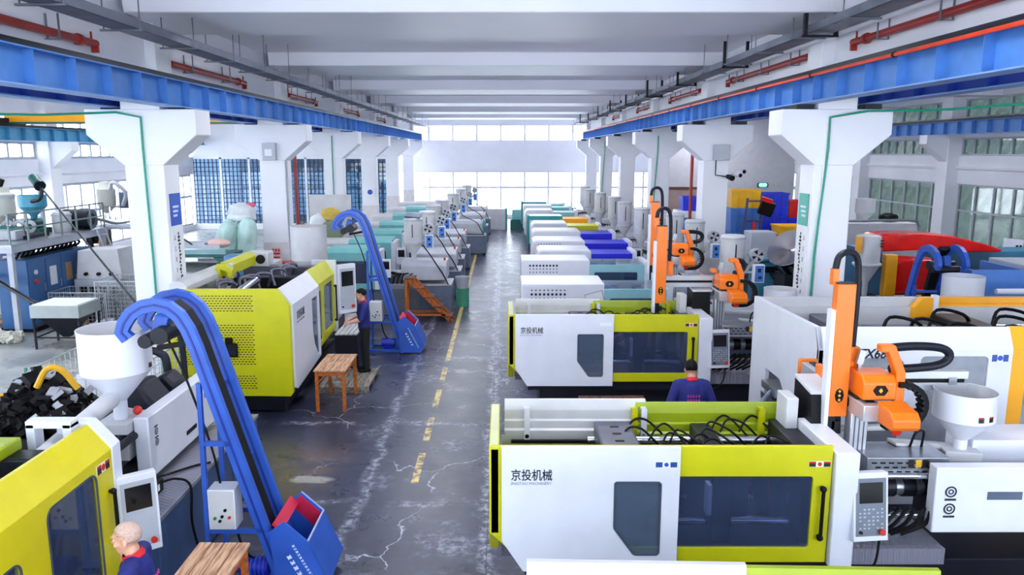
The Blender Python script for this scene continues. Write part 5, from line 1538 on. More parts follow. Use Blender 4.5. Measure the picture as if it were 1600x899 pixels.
# ================================================================ ROWS OF FURTHER PRESSES
def dryer(parent, cx, cy, zt=2.85, r=0.25, m=OFFWHITE, lid=None, box=True, bx=0.5):
    """hopper dryer: insulated drum over a cone, blower with dark fan, blue control box on an arm"""
    L = True
    n = 20
    d = B(L).lathe([(0.06, 1.5), (0.08, 1.72), (r, 2.0), (r, zt), (r - 0.03, zt + 0.03), (0.02, zt + 0.05)], (cx, cy, 0), n).build('hopper_dryer', m, parent)
    B(L).box(cx - 0.012, cx + 0.012, cy - r - 0.012, cy - r + 0.01, 2.2, zt - 0.15).build('sight_glass', IRON, d, smooth=False)
    rg = B(L)
    for z in (2.02, zt - 0.04):
        rg.lathe([(r, z - 0.02), (r + 0.015, z - 0.02), (r + 0.015, z + 0.02), (r, z + 0.02)], (cx, cy, 0), n)
    rg.build('drum_hoops', PALEGREY, d, kind='stuff')
    if lid is not None:
        B(L).boxc((cx, cy, zt + 0.08), (r * 1.6, r * 1.6, 0.05), (0.15, 0.1, 0)).build('lid', lid, d, smooth=False)
    B(L).box(cx - 0.16, cx + 0.16, cy - 0.16, cy + 0.16, 1.42, 1.52).build('dryer_base', PALEGREY, parent, smooth=False)
    if box:
        x = cx + bx
        B(L).bar((cx + r * 0.8, cy - 0.1, 2.1), (x, cy - 0.15, 2.1), 0.04).build('box_arm', PALEGREY, d, smooth=False)
        bo = B(L).box(x - 0.11, x + 0.11, cy - 0.3, cy - 0.14, 1.9, 2.28).build('control_box', PAPER, parent, bevel=0.006)
        B(L).box(x - 0.09, x + 0.09, cy - 0.306, cy - 0.3, 1.92, 2.26).build('blue_front', mat('dryer_box_blue', (70, 128, 210), 0.4), bo, smooth=False)
        B(L).box(x - 0.04, x + 0.03, cy - 0.31, cy - 0.306, 2.12, 2.2).box(x - 0.02, x + 0.05, cy - 0.31, cy - 0.306, 1.98, 2.04).build('dials', INK, bo, smooth=False, kind='stuff')
        f = B(L).cyl((x - 0.03, cy - 0.22, 2.46), (x - 0.03, cy - 0.04, 2.46), 0.14, n=18).build('blower', PALEGREY, parent)
        fb = B(L)
        for k in range(4):
            a = k * PI / 2 + 0.4
            fb.prism([(x - 0.03 + 0.02 * math.cos(a), 2.46 + 0.02 * math.sin(a)), (x - 0.03 + 0.12 * math.cos(a - 0.35), 2.46 + 0.12 * math.sin(a - 0.35)), (x - 0.03 + 0.12 * math.cos(a + 0.35), 2.46 + 0.12 * math.sin(a + 0.35))], 'xz', cy - 0.228, cy - 0.22)
        fb.build('fan_openings', BLACK, f, smooth=False, kind='stuff')
        B(L).tube(smooth_path([(x, cy - 0.05, 2.42), (x - 0.1, cy + 0.05, 2.2), (cx + r, cy, 2.05)], 6), 0.045, 10).build('air_hose', PALEGREY, parent)
    return d

def row_press(label, x0, y, cover, guard, total, h, cover_m, guard_m, dry=4.3, style='chamfer', vents=0, end_m=None, depth=1.15, extras=True, top_frame=False, dl=None, dbx=0.5):
    """clamp cover on the aisle side, guard with window, injection unit and dryer towards the columns"""
    t = thing('injection_press', label, 'machine', (x0, y, 0))
    L = True
    D = depth
    B(L).box(0.15, total, 0.12, D - 0.1, 0.0, 0.8).build('bed', BEDGREY, t, smooth=False)
    if style == 'round':
        pr = [(0.0, 0.7), (0.0, h - 0.18), (0.05, h - 0.06), (0.14, h), (cover - 0.1, h), (cover, h - 0.05), (cover, 0.7)]
        cv = B(L).prism(pr, 'xz', 0.0, D).build('clamp_cover', cover_m, t, bevel=0.05)
    else:
        pr = [(0.0, 0.7), (0.0, h - 0.0), (0.05, h), (D - 0.05, h), (D, h - 0.05), (D, 0.7)]
        cv = B(L).prism(pr, 'yz', 0.0, cover - (0.0 if style == 'plain' else 0.0)).build('clamp_cover', cover_m, t, bevel=0.025)
    if vents:
        v = B(L)
        for r in range(3):
            for c in range(9):
                v.cyl((0.22 + c * 0.085, -0.006, h - 0.14 - r * 0.085), (0.22 + c * 0.085, 0.0, h - 0.14 - r * 0.085), 0.028 if r == vents - 1 else 0.016, n=8)
        v.build('vent_holes', INK, cv, smooth=False, kind='stuff')
    if end_m is not None:
        B(L).box(-0.09, 0.0, -0.02, D + 0.02, 0.7, h + 0.02).build('end_cover', end_m, t, bevel=0.015)
        B(L).box(0.0, cover, -0.02, 0.0, h - 0.16, h + 0.0).build('front_band', end_m, t, smooth=False)
    g0, g1 = cover, cover + guard
    win = rrect(g0 + 0.12, g1 - 0.18, 0.95, h - 0.32, 0.04)
    gd = B(L).prism([(g0, 0.78), (g0, h - 0.12), (g1, h - 0.12), (g1, 0.78)], 'xz', 0.03, 0.07, [win]).build('guard', guard_m, t, bevel=0.008)
    B(L).prism(win, 'xz', 0.045, 0.052).build('window_pane', G_DARK, gd, smooth=False)
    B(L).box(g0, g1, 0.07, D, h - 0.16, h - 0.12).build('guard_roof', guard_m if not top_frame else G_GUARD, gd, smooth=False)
    B(L).box(g0, g1, D - 0.05, D, 0.78, h - 0.12).build('rear_guard', guard_m, t, smooth=False)
    B(L).box(g0 + 0.1, g1 - 0.1, 0.25, D - 0.15, 0.8, 1.3).build('mould_area', IRON, t, smooth=False)
    B(L).box(g1, g1 + 0.12, 0.0, D - 0.1, 0.75, h - 0.05).build('platen_cover', WHITE, t, smooth=False)
    M = Matrix.Translation((g1 + 0.3, 0.0, 1.35)) @ Matrix.Rotation(PI / 2, 4, 'X')
    B(L).box(g1 + 0.16, g1 + 0.44, 0.0, 0.08, 1.15, 1.62).build('control_panel', WHITE, t, smooth=False)
    B(L).box(g1 + 0.21, g1 + 0.39, -0.006, 0.0, 1.38, 1.56).build('screen', SCREEN, t, smooth=False)
    # injection unit
    i0 = max(dry - x0 - 0.55, g1 + 0.5)
    B(L).cyl((g1 + 0.1, D * 0.5, 1.18), (i0 + 0.3, D * 0.5, 1.18), 0.09, n=14).build('barrel', STEEL, t)
    B(L).prism([(0.1, 0.9), (0.1, 1.32), (0.22, 1.44), (D - 0.3, 1.44), (D - 0.18, 1.32), (D - 0.18, 0.9)], 'yz', i0, total).build('injection_cover', PALEGREY, t, bevel=0.02)
    if extras:
        hs = B(L); rnd = random.Random(int(y * 10))
        for i in range(5):
            x = g1 + 0.2 + 0.1 * i
            hs.tube(smooth_path([(x, 0.3, 1.1), (x + 0.1, 0.2, 1.45 + rnd.random() * 0.1), (x + 0.35, 0.3, 1.5), (x + 0.5, 0.4, 1.3)], 4), 0.018, 6)
        hs.build('hoses', BLACK, t, kind='stuff')
    if dry:
        dryer(t, dry - x0, D * 0.5, lid=dl, bx=dbx)
    return t

r3 = row_press('white press with black dotted vents and aqua guard, just beyond the second lime press', 0.36, 15.6, 1.72, 1.3, 5.0, 1.93, WHITE, LTEAL, 4.85, 'chamfer', 2, top_frame=True)
# tilted plate leaning on its cover
fr = B(True).boxc((1.52, -0.03, 1.62), (0.36, 0.012, 0.26), (0, -0.26, 0)).build('tilted_plate', PAPER, r3, smooth=False)
gk = B(True)
for a, b2 in (((-.18, -.13), (.18, -.13)), ((.18, -.13), (.18, .13)), ((.18, .13), (-.18, .13)), ((-.18, .13), (-.18, -.13))):
    R_ = Matrix.Rotation(0.26, 2)
    p = R_ @ Vector(a); q = R_ @ Vector(b2)
    gk.bar((1.52 + p.x, -0.04, 1.62 + p.y), (1.52 + q.x, -0.04, 1.62 + q.y), 0.012, 0.012, (0, 1, 0))
gk.build('plate_outline', GREYINK, fr, smooth=False)
row_press('white press with striped vents and aqua guard, third along the right row', 0.45, 19.3, 1.74, 1.4, 4.8, 1.9, WHITE, LTEAL, 4.95, 'chamfer', 1, top_frame=True)
row_press('white press with rounded corner and royal blue guard, behind the aqua guarded presses', 0.92, 21.4, 1.55, 1.15, 4.5, 1.9, WHITE, ROYAL, 4.9, 'round')
row_press('white press with long royal blue guard, in the middle of the right row', 0.87, 23.9, 1.68, 1.35, 4.4, 1.9, WHITE, ROYAL, 4.4, 'round', 3)
row_press('white press with royal blue guard, deeper in the right row before the lime one', 0.97, 26.8, 1.73, 1.1, 4.4, 1.9, WHITE, ROYAL, 4.3, 'round')
row_press('far white press with lime guard, deep in the right row', 1.08, 30.0, 1.42, 1.2, 4.2, 1.88, WHITE, LIME, 4.4, 'round')
row_press('far press with teal end and amber guard, deep in the right row', 1.1, 33.0, 1.42, 1.1, 4.2, 1.9, WHITE, AMBER, 4.2, 'chamfer', 0, DTEAL)
row_press('far white press with pale aqua guard beyond the amber one', 1.0, 36.3, 1.35, 1.0, 4.2, 1.92, WHITE, LTEAL, 4.1, 'round')
row_press('distant white press with aqua guard near the end of the right row', 1.02, 39.5, 1.45, 0.9, 4.2, 1.92, WHITE, TEAL, 4.2, 'chamfer')
row_press('last press of the right row, white with teal end against the far windows', 1.05, 42.3, 1.3, 0.9, 4.2, 1.9, WHITE, TEAL, 0, 'chamfer', 0, DTEAL)

# presses of the left row: injection units point to the aisle
def left_press(label, y, xr, h=1.8, inj_len=1.3, guard_m=TEAL, cover_m=OFFWHITE, x_g=-5.0, guard=1.35, dry=-2.6, end_m=None, lid=None, tall=True):
    t = thing('injection_press', label, 'machine', (xr, y, 0))
    L = True
    D = 1.1
    o = -xr
    def X(x): return x + o
    B(L).box(X(-5.6), X(xr) - 0.02, 0.1, D - 0.1, 0.0, 0.75).build('bed', mat('grey_machine_base', (98, 104, 118), 0.5, vary=0.08), t, smooth=False)
    B(L).box(X(xr) - 0.75, X(xr) + 0.14, 0.02, D - 0.02, 0.06, 0.86).build('oil_tank', BEDGREY, t, bevel=0.015)
    B(L).box(X(xr) - 0.75, X(xr) + 0.14, -0.0, D, 0.86, 0.9).build('tank_lid', PALEGREY, t, smooth=False)
    B(L).prism([(0.0, 0.78), (0.0, h - 0.08), (0.08, h), (D - 0.08, h), (D, h - 0.08), (D, 0.78)], 'yz', X(-5.9), X(x_g)).build('clamp_cover', cover_m, t, bevel=0.02)
    g0, g1 = X(x_g), X(x_g) + guard
    win = rrect(g0 + 0.15, g1 - 0.18, 0.92, h - 0.3, 0.05)
    gd = B(L).prism([(g0, 0.75), (g0, h - 0.06), (g1, h - 0.06), (g1, 0.75)], 'xz', 0.0, 0.04, [win]).build('guard', guard_m, t, bevel=0.008)
    B(L).prism(win, 'xz', 0.015, 0.022).build('window_pane', G_DARK, gd, smooth=False)
    B(L).prism([(0.0, h - 0.06), (0.15, h + 0.04), (D, h + 0.04), (D, h - 0.0), (0.16, h - 0.0), (0.04, h - 0.08)], 'yz', g0, g1).build('guard_roof', guard_m, gd, smooth=False)
    B(L).box(g0 + 0.1, g1 - 0.05, 0.2, D - 0.2, 0.75, 1.45).build('mould_area', IRON, t, smooth=False)
    B(L).box(g1, g1 + 0.12, -0.02, D, 0.75, h - 0.05).build('platen_cover', WHITE, t, smooth=False)
    cp = B(L).box(g1 + 0.18, g1 + 0.46, -0.05, 0.04, 1.1, 1.62).build('control_panel', WHITE, t, bevel=0.006)
    B(L).box(g1 + 0.22, g1 + 0.42, -0.056, -0.05, 1.34, 1.56).build('screen', SCREEN, cp, smooth=False)
    B(L).cyl((g1 + 0.1, D / 2, 1.15), (X(xr) - inj_len + 0.1, D / 2, 1.15), 0.09, n=14).build('barrel', STEEL, t)
    i0 = X(xr) - inj_len
    ic = B(L).prism([(0.05, 1.0), (0.05, 1.42), (0.2, 1.55), (D - 0.2, 1.55), (D - 0.05, 1.42), (D - 0.05, 1.0)], 'yz', i0, X(xr)).build('injection_cover', PALEGREY, t, bevel=0.03)
    if end_m is not None:
        B(L).prism([(0.03, 0.98), (0.03, 1.43), (0.19, 1.57), (D - 0.19, 1.57), (D - 0.03, 1.43), (D - 0.03, 0.98)], 'yz', X(xr), X(xr) + 0.08).build('end_cap', end_m, ic, bevel=0.02)
    B(L).cyl((X(xr) - 0.06, 0.2, 1.56), (X(xr) - 0.06, 0.2, 1.64), 0.03, n=10).build('red_button', REDBTN, ic)
    hs = B(L); rnd = random.Random(int(y * 7))
    for i in range(6):
        x = g1 + 0.25 + 0.12 * i
        hs.tube(smooth_path([(x, 0.1, 0.9), (x + 0.08, -0.02, 1.1 + rnd.random() * 0.15), (x + 0.25, 0.1, 1.2), (x + 0.35, 0.3, 1.1)], 4), 0.02, 6)
    hs.build('hoses', BLACK, t, kind='stuff')
    B(L).tube(smooth_path([(X(dry) + 0.3, 0.2, 2.0), (X(dry) + 0.5, 0.1, 1.75), (X(xr) - 0.3, 0.0, 1.5), (X(xr) - 0.1, -0.03, 1.2), (X(xr) + 0.05, -0.04, 0.9)], 6), 0.018, 6).build('feed_cable', BLACK, t)
    dryer(t, X(dry), D * 0.5, 2.72, 0.27, OFFWHITE, lid, True, 0.48)
    return t
left_press('left row press with teal guard, fronted by the orange brown wooden steps', 21.5, -1.62, 1.86, lid=BEDGREY)
left_press('left row press with teal guard, second beyond the wooden steps', 24.1, -1.5, 1.84, x_g=-4.9, dry=-2.45)
left_press('left row press with teal guard, third beyond the wooden steps', 27.0, -1.55, 1.82, x_g=-4.95, dry=-2.5)
left_press('left row press with teal guard, fourth beyond the wooden steps', 30.1, -1.5, 1.84, x_g=-4.9, dry=-2.45)
left_press('left row press whose pale injection cover has a dark teal end cap', 34.6, -0.95, 1.82, 1.55, dry=-2.3, end_m=DTEAL)
left_press('distant left row press with white covers, nearest the far windows but one', 39.3, -0.95, 1.8, dry=-2.2)
left_press('farthest left row press in front of the bright far windows', 43.5, -0.9, 1.8, dry=-2.1, guard_m=OFFWHITE)
# stray bits along the left row
t = thing('bucket', 'pale plastic bucket on a green drum beside the wooden steps', 'bucket', (-1.25, 22.9, 0))
B().lathe([(0.2, 0.0), (0.2, 0.55), (0.19, 0.55), (0.19, 0.02)], (-1.25, 22.9, 0), 18).build('green_drum', mat('green_drum_plastic', (70, 150, 120), 0.5), t)
B().lathe([(0.17, 0.55), (0.22, 0.9), (0.21, 0.9), (0.165, 0.57)], (-1.25, 22.9, 0), 18, caps=False).build('pale_pail', PALEGREY, t)
t = thing('machine_cabinet', 'pale cabinet with teal end standing below the far windows', 'cabinet', (-1.0, 46.3, 0))
B().box(-2.6, 0.1, 46.0, 46.9, 0, 1.25).build('body', OFFWHITE, t, bevel=0.02)
B().box(0.1, 0.22, 45.98, 46.92, 0, 1.28).build('teal_end', DTEAL, t, bevel=0.02)
t = thing('injection_press', 'distant teal and white press straight down the aisle before the far windows', 'machine', (1.2, 46.2, 0))
B().box(0.4, 3.2, 46.0, 47.0, 0, 0.6).build('bed', GTEAL, t, smooth=False)
B().box(0.5, 1.6, 46.0, 47.0, 0.6, 1.2).build('clamp_cover', TEAL, t, bevel=0.02)
B().sphere((2.0, 46.4, 0.9), 0.4, sc=(1.2, 0.8, 0.8)).build('motor_cowl', PALEGREY, t)
B().box(2.3, 3.2, 46.1, 46.9, 0.6, 1.3).build('injection_cover', OFFWHITE, t, bevel=0.02)

# ================================================================ SIDE AISLE CLUTTER, LEFT
GALVW = mat('cage_wire', (186, 192, 196), 0.4, 0.5, vary=0.05)
GREENWIRE = mat('green_cage_post', (60, 130, 100), 0.5)
def wire_cage(label, x, y, w, d, h, z=0.12, step=0.1, rotz=0.0, m=GALVW):
    t = thing('wire_cage', label, 'cage', (x, y, 0), rotz)
    L = True
    fr = B(L)
    for sx in (0, w):
        for sy in (0, d):
            fr.bar((sx, sy, 0), (sx, sy, h), 0.025)
    for sz in (z, h):
        fr.bar((0, 0, sz), (w, 0, sz), 0.02).bar((0, d, sz), (w, d, sz), 0.02).bar((0, 0, sz), (0, d, sz), 0.02).bar((w, 0, sz), (w, d, sz), 0.02)
    fr.build('frame', m, t, smooth=False)
    def face(p, q):
        b = B(L)
        n = max(2, int((Vector(q) - Vector(p)).length / step))
        for i in range(1, n):
            c = Vector(p).lerp(Vector(q), i / n)
            b.bar((c.x, c.y, z), (c.x, c.y, h), 0.008)
        k = max(2, int((h - z) / step))
        for i in range(1, k):
            zz = z + (h - z) * i / k
            b.bar((p[0], p[1], zz), (q[0], q[1], zz), 0.008)
        b.build('mesh_side', m, t, smooth=False, kind='stuff')
    face((0, 0, 0), (w, 0, 0)); face((0, d, 0), (w, d, 0)); face((0, 0, 0), (0, d, 0)); face((w, 0, 0), (w, d, 0))
    B(L).box(0.02, w - 0.02, 0.02, d - 0.02, z - 0.02, z).build('cage_floor', STEEL, t, smooth=False)
    return t

def sack(label, x, y, z, r, h, m, lean=(0, 0), group=None, name='sack', lying=0.0):
    """tied sack: bulging body with a gathered neck"""
    rnd = random.Random(int((x * 31 + y * 17 + z * 7) * 100))
    n = 24
    prof = [(0.0, 0.0), (0.78, 0.0), (0.97, 0.06), (1.0, 0.2), (0.93, 0.36), (1.0, 0.5), (0.96, 0.68), (0.92, 0.82), (0.7, 0.92), (0.3, 0.96), (0.36, 1.02), (0.0, 1.0)]
    ph = [rnd.uniform(0, 6.28) for _ in range(4)]
    sq = rnd.uniform(0.72, 0.9)
    vs, fs = [], []
    for j, (q, zz) in enumerate(prof):
        for i in range(n):
            a = 2 * PI * i / n
            k = r * q * (1 + 0.06 * math.sin(3 * a + ph[0] + zz * 3) + 0.05 * math.sin(7 * a + ph[1] - zz * 5) + rnd.uniform(-0.05, 0.05))
            hz = zz * h + (rnd.uniform(-.03, .03) * h if 0 < j < 11 else 0)
            p = Vector((k * math.cos(a) + lean[0] * zz * h, k * sq * math.sin(a) + lean[1] * zz * h, max(0, hz)))
            vs.append((p.x + x, p.y + y, p.z + z))
    for j in range(len(prof) - 1):
        for i in range(n):
            kk = (i + 1) % n
            fs.append((j * n + i, j * n + kk, (j + 1) * n + kk, (j + 1) * n + i))
    o = B().add(vs, fs).build(name, m)
    md = o.modifiers.new('soft', 'SUBSURF'); md.levels = 1; md.render_levels = 1
    return tag(o, label, 'sack', group)

# platform with railing, machines on it and a blue cabinet below
t = thing('machine_platform', 'grey raised platform with green railing against the bright left windows', 'platform', (-13.8, 20.8, 0))
B().box(-15.8, -12.0, 18.6, 23.2, 2.32, 2.36).build('deck', STEEL, t, smooth=False)
for x0, x1, y0, y1 in ((-12.1, -12.0, 18.6, 23.2), (-15.8, -15.7, 18.6, 23.2), (-15.7, -12.1, 18.6, 18.7), (-15.7, -12.1, 23.1, 23.2)):
    B().box(x0, x1, y0, y1, 2.16, 2.32).build('edge_beam', PALEGREY, t, smooth=False)
for x in (-15.7, -12.1):
    for y in (18.7, 23.1):
        B().box(x - 0.06, x + 0.06, y - 0.06, y + 0.06, 0, 2.16).build('leg', PALEGREY, t, smooth=False)
RAILM = mat('grey_green_rail', (120, 140, 138), 0.45)
for i in range(7):
    y = 18.65 + i * 0.75
    B().box(-12.07, -12.03, y - 0.02, y + 0.02, 2.36, 3.1).build('rail_post', RAILM, t, smooth=False)
for z in (2.72, 3.1):
    B().bar((-12.05, 18.65, z), (-12.05, 23.15, z), 0.035).build('hand_rail', RAILM, t, smooth=False)
    B().bar((-15.7, 18.65, z), (-12.05, 18.65, z), 0.035).build('hand_rail', RAILM, t, smooth=False)
t = thing('granulate_mixer', 'teal funnel hopper on a motor base standing on the raised platform', 'mixer', (-13.4, 21.2, 2.36))
B().lathe([(0.06, 2.7), (0.1, 2.85), (0.36, 3.1), (0.36, 3.42), (0.35, 3.42), (0.34, 3.1)], (-13.2, 21.6, 0), 22).build('funnel', mat('teal_blue_funnel', (70, 150, 176), 0.4), t)
B().box(-13.5, -12.9, 21.3, 21.9, 2.36, 2.5).cyl((-13.2, 21.3, 2.62), (-13.2, 21.9, 2.62), 0.14).build('motor', GTEAL, t, smooth=True)
t = thing('barrel', 'off-white lidded barrel on the platform beside the teal funnel', 'barrel', (-12.7, 21.5, 2.36))
B().lathe([(0.22, 2.36), (0.25, 2.5), (0.25, 2.85), (0.22, 2.92), (0.0, 2.92)], (-12.6, 21.9, 0), 18).build('body', OFFWHITE, t)
B().lathe([(0.27, 2.82), (0.27, 2.86), (0.25, 2.87)], (-12.6, 21.9, 0), 18).build('lid_ring', PALEGREY, t)
t = thing('blower', 'dark drum shaped blower at the right end of the platform', 'blower', (-12.6, 22.6, 2.36))
B().cyl((-12.9, 22.65, 2.66), (-12.15, 22.65, 2.66), 0.29, n=22).build('drum', DARKNAVY, t)
B().lathe([(0.18, 0), (0.25, 0.02), (0.29, 0.02)], (-12.14, 22.65, 2.66), 20, 'x').build('front_ring', BEDGREY, t)
B().box(-12.8, -12.3, 22.45, 22.85, 2.36, 2.42).build('foot', IRON, t, smooth=False)
t = thing('extruder', 'grey geared extruder block with teal cylinder on the platform deck', 'machine', (-13.6, 19.8, 2.36))
B().cyl((-14.3, 20.2, 2.6), (-12.7, 20.2, 2.55), 0.13).build('teal_cylinder', GTEAL, t)
B().box(-13.2, -12.5, 19.6, 20.0, 2.36, 2.62).build('gear_block', PALEGREY, t, bevel=0.03)
for i in range(3):
    B().lathe([(0.08, 0), (0.17, 0.0), (0.17, 0.05), (0.08, 0.05)], (-13.4 + 0.3 * i, 20.7, 2.62), 16, 'y').build('flange', PALEGREY, t)
B().box(-14.4, -12.4, 19.9, 20.9, 2.36, 2.45).build('base_frame', IRON, t, smooth=False)
t = thing('electrical_cabinet', 'blue electrical cabinet with red and white notices below the platform', 'cabinet', (-12.3, 20.6, 0))
cabm = mat('cabinet_blue', (52, 98, 150), 0.4, vary=0.05)
B().box(-12.9, -12.12, 19.3, 22.3, 0.1, 1.9).build('body', cabm, t, bevel=0.015)
for i in range(4):
    d = B().box(-12.115, -12.1, 19.34 + i * 0.74, 20.05 + i * 0.74, 0.2, 1.84).build('door', cabm, t, bevel=0.005)
    B().box(-12.1, -12.085, 19.95 + i * 0.74, 19.98 + i * 0.74, 1.0, 1.2).build('door_handle', STEEL, d, smooth=False)
    if i == 3:
        B().box(-12.098, -12.09, 21.62, 22.2, 1.56, 1.72).build('red_notice', mat('notice_red', (210, 70, 60), 0.6), d, smooth=False)
        B().box(-12.098, -12.09, 21.62, 22.2, 1.1, 1.5).build('white_notice', PAPER, d, smooth=False)
        B().box(-12.092, -12.086, 21.66, 22.16, 1.62, 1.66).box(-12.092, -12.086, 21.66, 22.16, 1.38, 1.43).build('notice_lines', mat('notice_red', (210, 70, 60)), d, smooth=False, kind='stuff')
    if i in (1, 2):
        B().box(-12.098, -12.09, 19.5 + i * 0.74, 19.8 + i * 0.74, 1.1, 1.6).build('notice', PAPER if i == 1 else CARDBOARD, d, smooth=False)
    if i == 0:
        for z, m in ((1.55, PAPER), (1.3, REDBTN)):
            B().cyl((-12.1, 19.6, z), (-12.06, 19.6, z), 0.06, n=12).build('gauge', m, d)
hs = B(); rnd = random.Random(4)
for i in range(12):
    y = 19.5 + i * 0.22
    hs.tube(smooth_path([(-12.5, y, 1.9), (-12.4, y + .1, 2.1), (-12.3, y + .25, 2.05), (-12.5, y + .35, 1.9)], 4), 0.035, 6)
hs.build('hose_bundle', BLACK, t, kind='stuff')
t = thing('ladder', 'light steel ladder leaning on the right end of the platform', 'ladder', (-11.7, 22.9, 0))
for y in (22.5, 22.95):
    B().bar((-11.25, y, 0), (-11.95, y, 2.36), 0.05, 0.03).build('stile', ALU, t, smooth=False)
for i in range(7):
    f = (i + 0.5) / 7
    B().bar((-11.25 - 0.7 * f, 22.5, 2.36 * f), (-11.25 - 0.7 * f, 22.95, 2.36 * f), 0.03).build('rung', ALU, t, smooth=False)
# tall dryers at the windows
def stand_dryer(label, x, y, zb, zt, r, m, zl=0.0):
    t = thing('hopper_dryer', label, 'dryer', (x, y, zl))
    B().lathe([(0.05, zb - 0.3), (0.1, zb - 0.2), (r, zb + 0.1), (r, zt), (r * 0.7, zt + 0.06), (r * 0.6, zt + 0.2), (0.0, zt + 0.22)], (x, y, 0), 20).build('drum', m, t)
    for a in range(4):
        dx, dy = r * 0.85 * math.cos(a * PI / 2 + PI / 4), r * 0.85 * math.sin(a * PI / 2 + PI / 4)
        B().cyl((x + dx, y + dy, zl), (x + dx, y + dy, zb + 0.2), 0.03, n=8).build('leg', STEEL, t)
    B().cyl((x, y - 0.06, zt + 0.2), (x + 0.1, y - 0.06, zt + 0.42), 0.07).build('loader_motor', BLACK, t)
    rg = B()
    for z in (zb + 0.12, zt - 0.05): rg.lathe([(r, z - .02), (r + .02, z - .02), (r + .02, z + .02), (r, z + .02)], (x, y, 0), 20)
    rg.build('hoops', PALEGREY, t, kind='stuff')
    return t
stand_dryer('tall grey dryer drum at the left photo edge by the windows', -14.3, 22.0, 2.72, 3.42, 0.32, mat('beige_drum', (196, 194, 184), 0.45), 2.36)
stand_dryer('beige dryer drum on steel legs left of the nearest left column', -11.5, 22.9, 3.05, 3.6, 0.24, mat('beige_drum', (196, 194, 184), 0.45), 2.36) if False else None
t = thing('extruder_tower', 'tall extruder stand with beige drum, pipes and copper barrel by the nearest left column', 'machine', (-12.25, 22.4, 0))
B().box(-12.65, -11.25, 23.3, 24.5, 2.28, 2.36).build('tower_deck', PALEGREY, t, smooth=False)
for x in (-12.60, -11.30):
    for y in (23.35, 24.45):
        B().box(x - 0.05, x + 0.05, y - 0.05, y + 0.05, 0, 2.28).build('leg', IRON, t, smooth=False)
B().lathe([(0.08, 2.75), (0.26, 2.98), (0.27, 3.1), (0.27, 3.48), (0.2, 3.56), (0.17, 3.7), (0.0, 3.72)], (-12.25, 23.8, 0), 22).build('drum', mat('beige_drum', (196, 194, 184), 0.45), t)
for a in range(4):
    dx, dy = 0.22 * math.cos(a * PI / 2 + .8), 0.22 * math.sin(a * PI / 2 + .8)
    B().cyl((-12.25 + dx, 23.8 + dy, 2.36), (-12.25 + dx, 23.8 + dy, 3.0), 0.025, n=8).build('drum_leg', CHROME, t)
B().cyl((-12.30, 23.5, 1.6), (-12.30, 23.5, 2.25), 0.16).build('copper_barrel', mat('copper_barrel', (176, 120, 84), 0.35, 0.6), t)
B().cyl((-12.75, 23.5, 1.95), (-12.30, 23.5, 2.0), 0.15).build('barrel_cap', DARKNAVY, t)
B().tube(smooth_path([(-12.95, 23.4, 2.55), (-12.35, 23.4, 2.6), (-11.85, 23.4, 2.5), (-11.35, 23.5, 2.55)], 6), 0.07, 10).build('cross_pipe', STEEL, t)
B().tube(smooth_path([(-11.65, 23.6, 3.0), (-11.45, 23.4, 3.4), (-11.75, 23.3, 3.7), (-11.95, 23.5, 3.5)], 6), 0.06, 10).build('bent_pipe', ALU, t)
B().boxc((-12.85, 23.6, 2.65), (0.2, 0.3, 0.5)).build('teal_gearbox', GTEAL, t, bevel=0.02)
B().boxc((-11.60, 23.9, 3.15), (0.4, 0.5, 0.5)).build('filter_box', BEDGREY, t, bevel=0.03)
B().cyl((-12.41, 23.35, 1.2), (-12.41, 23.35, 1.5), 0.04).build('yellow_valve', AMBER, t)
t = thing('granulator', 'white granulator box with black knobs beside the nearest left column', 'machine', (-11.45, 21.6, 0))
B().prism([(-11.95, 1.1), (-11.85, 1.9), (-10.75, 1.95), (-10.65, 1.1)], 'xz', 21.2, 22.1).build('hood', OFFWHITE, t, bevel=0.02)
B().box(-12.0, -10.7, 21.15, 22.15, 0.0, 1.1).build('body', PALEGREY, t, bevel=0.02)
kb = B()
for i in range(3): kb.cyl((-11.65 + 0.35 * i, 21.12, 1.25), (-11.65 + .35 * i, 21.2, 1.25), 0.05, n=10)
kb.build('knobs', BLACK, t, kind='stuff')
for r in range(2):
    for c in range(4):
        B().box(-11.85 + 0.28 * c, -11.65 + .28 * c, 21.13, 21.15, 0.3 + 0.4 * r, 0.5 + .4 * r).build('vent_opening', BLACK, t, smooth=False)
# long inclined screw feeders
def feeder(label, p0, p1, r, motor=True):
    t = thing('screw_feeder', label, 'feeder', p0)
    B().cyl(p0, p1, r, n=10).build('feed_pipe', IRON, t)
    if motor:
        d = (Vector(p1) - Vector(p0)).normalized(); a = Vector(p1)
        B().cyl(a, a + d * 0.42, 0.13, n=16).build('motor', GTEAL, t)
        B().cyl(a - d * 0.06, a, 0.15, n=16).build('motor_flange', IRON, t)
        B().tube(smooth_path([tuple(a - d * 0.2), tuple(a - d * 0.25 + Vector((-0.1, 0, -0.25))), tuple(a + Vector((-0.25, 0, -0.45)))], 5), 0.05, 8).build('spout', IRON, t)
        B().boxc(tuple(Vector(p0)), (0.3, 0.3, 0.06)).build('foot', IRON, t, smooth=False)
feeder('long inclined screw feeder with green motor rising over the teal funnel', (-8.3, 17.4, 0.9), (-12.6, 21.0, 3.72), 0.024)
feeder('dark slanting feed pipe at the left photo edge leading to the steel hopper bench', (-10.75, 17.85, 0.85), (-14.2, 19.8, 1.9), 0.05, False)
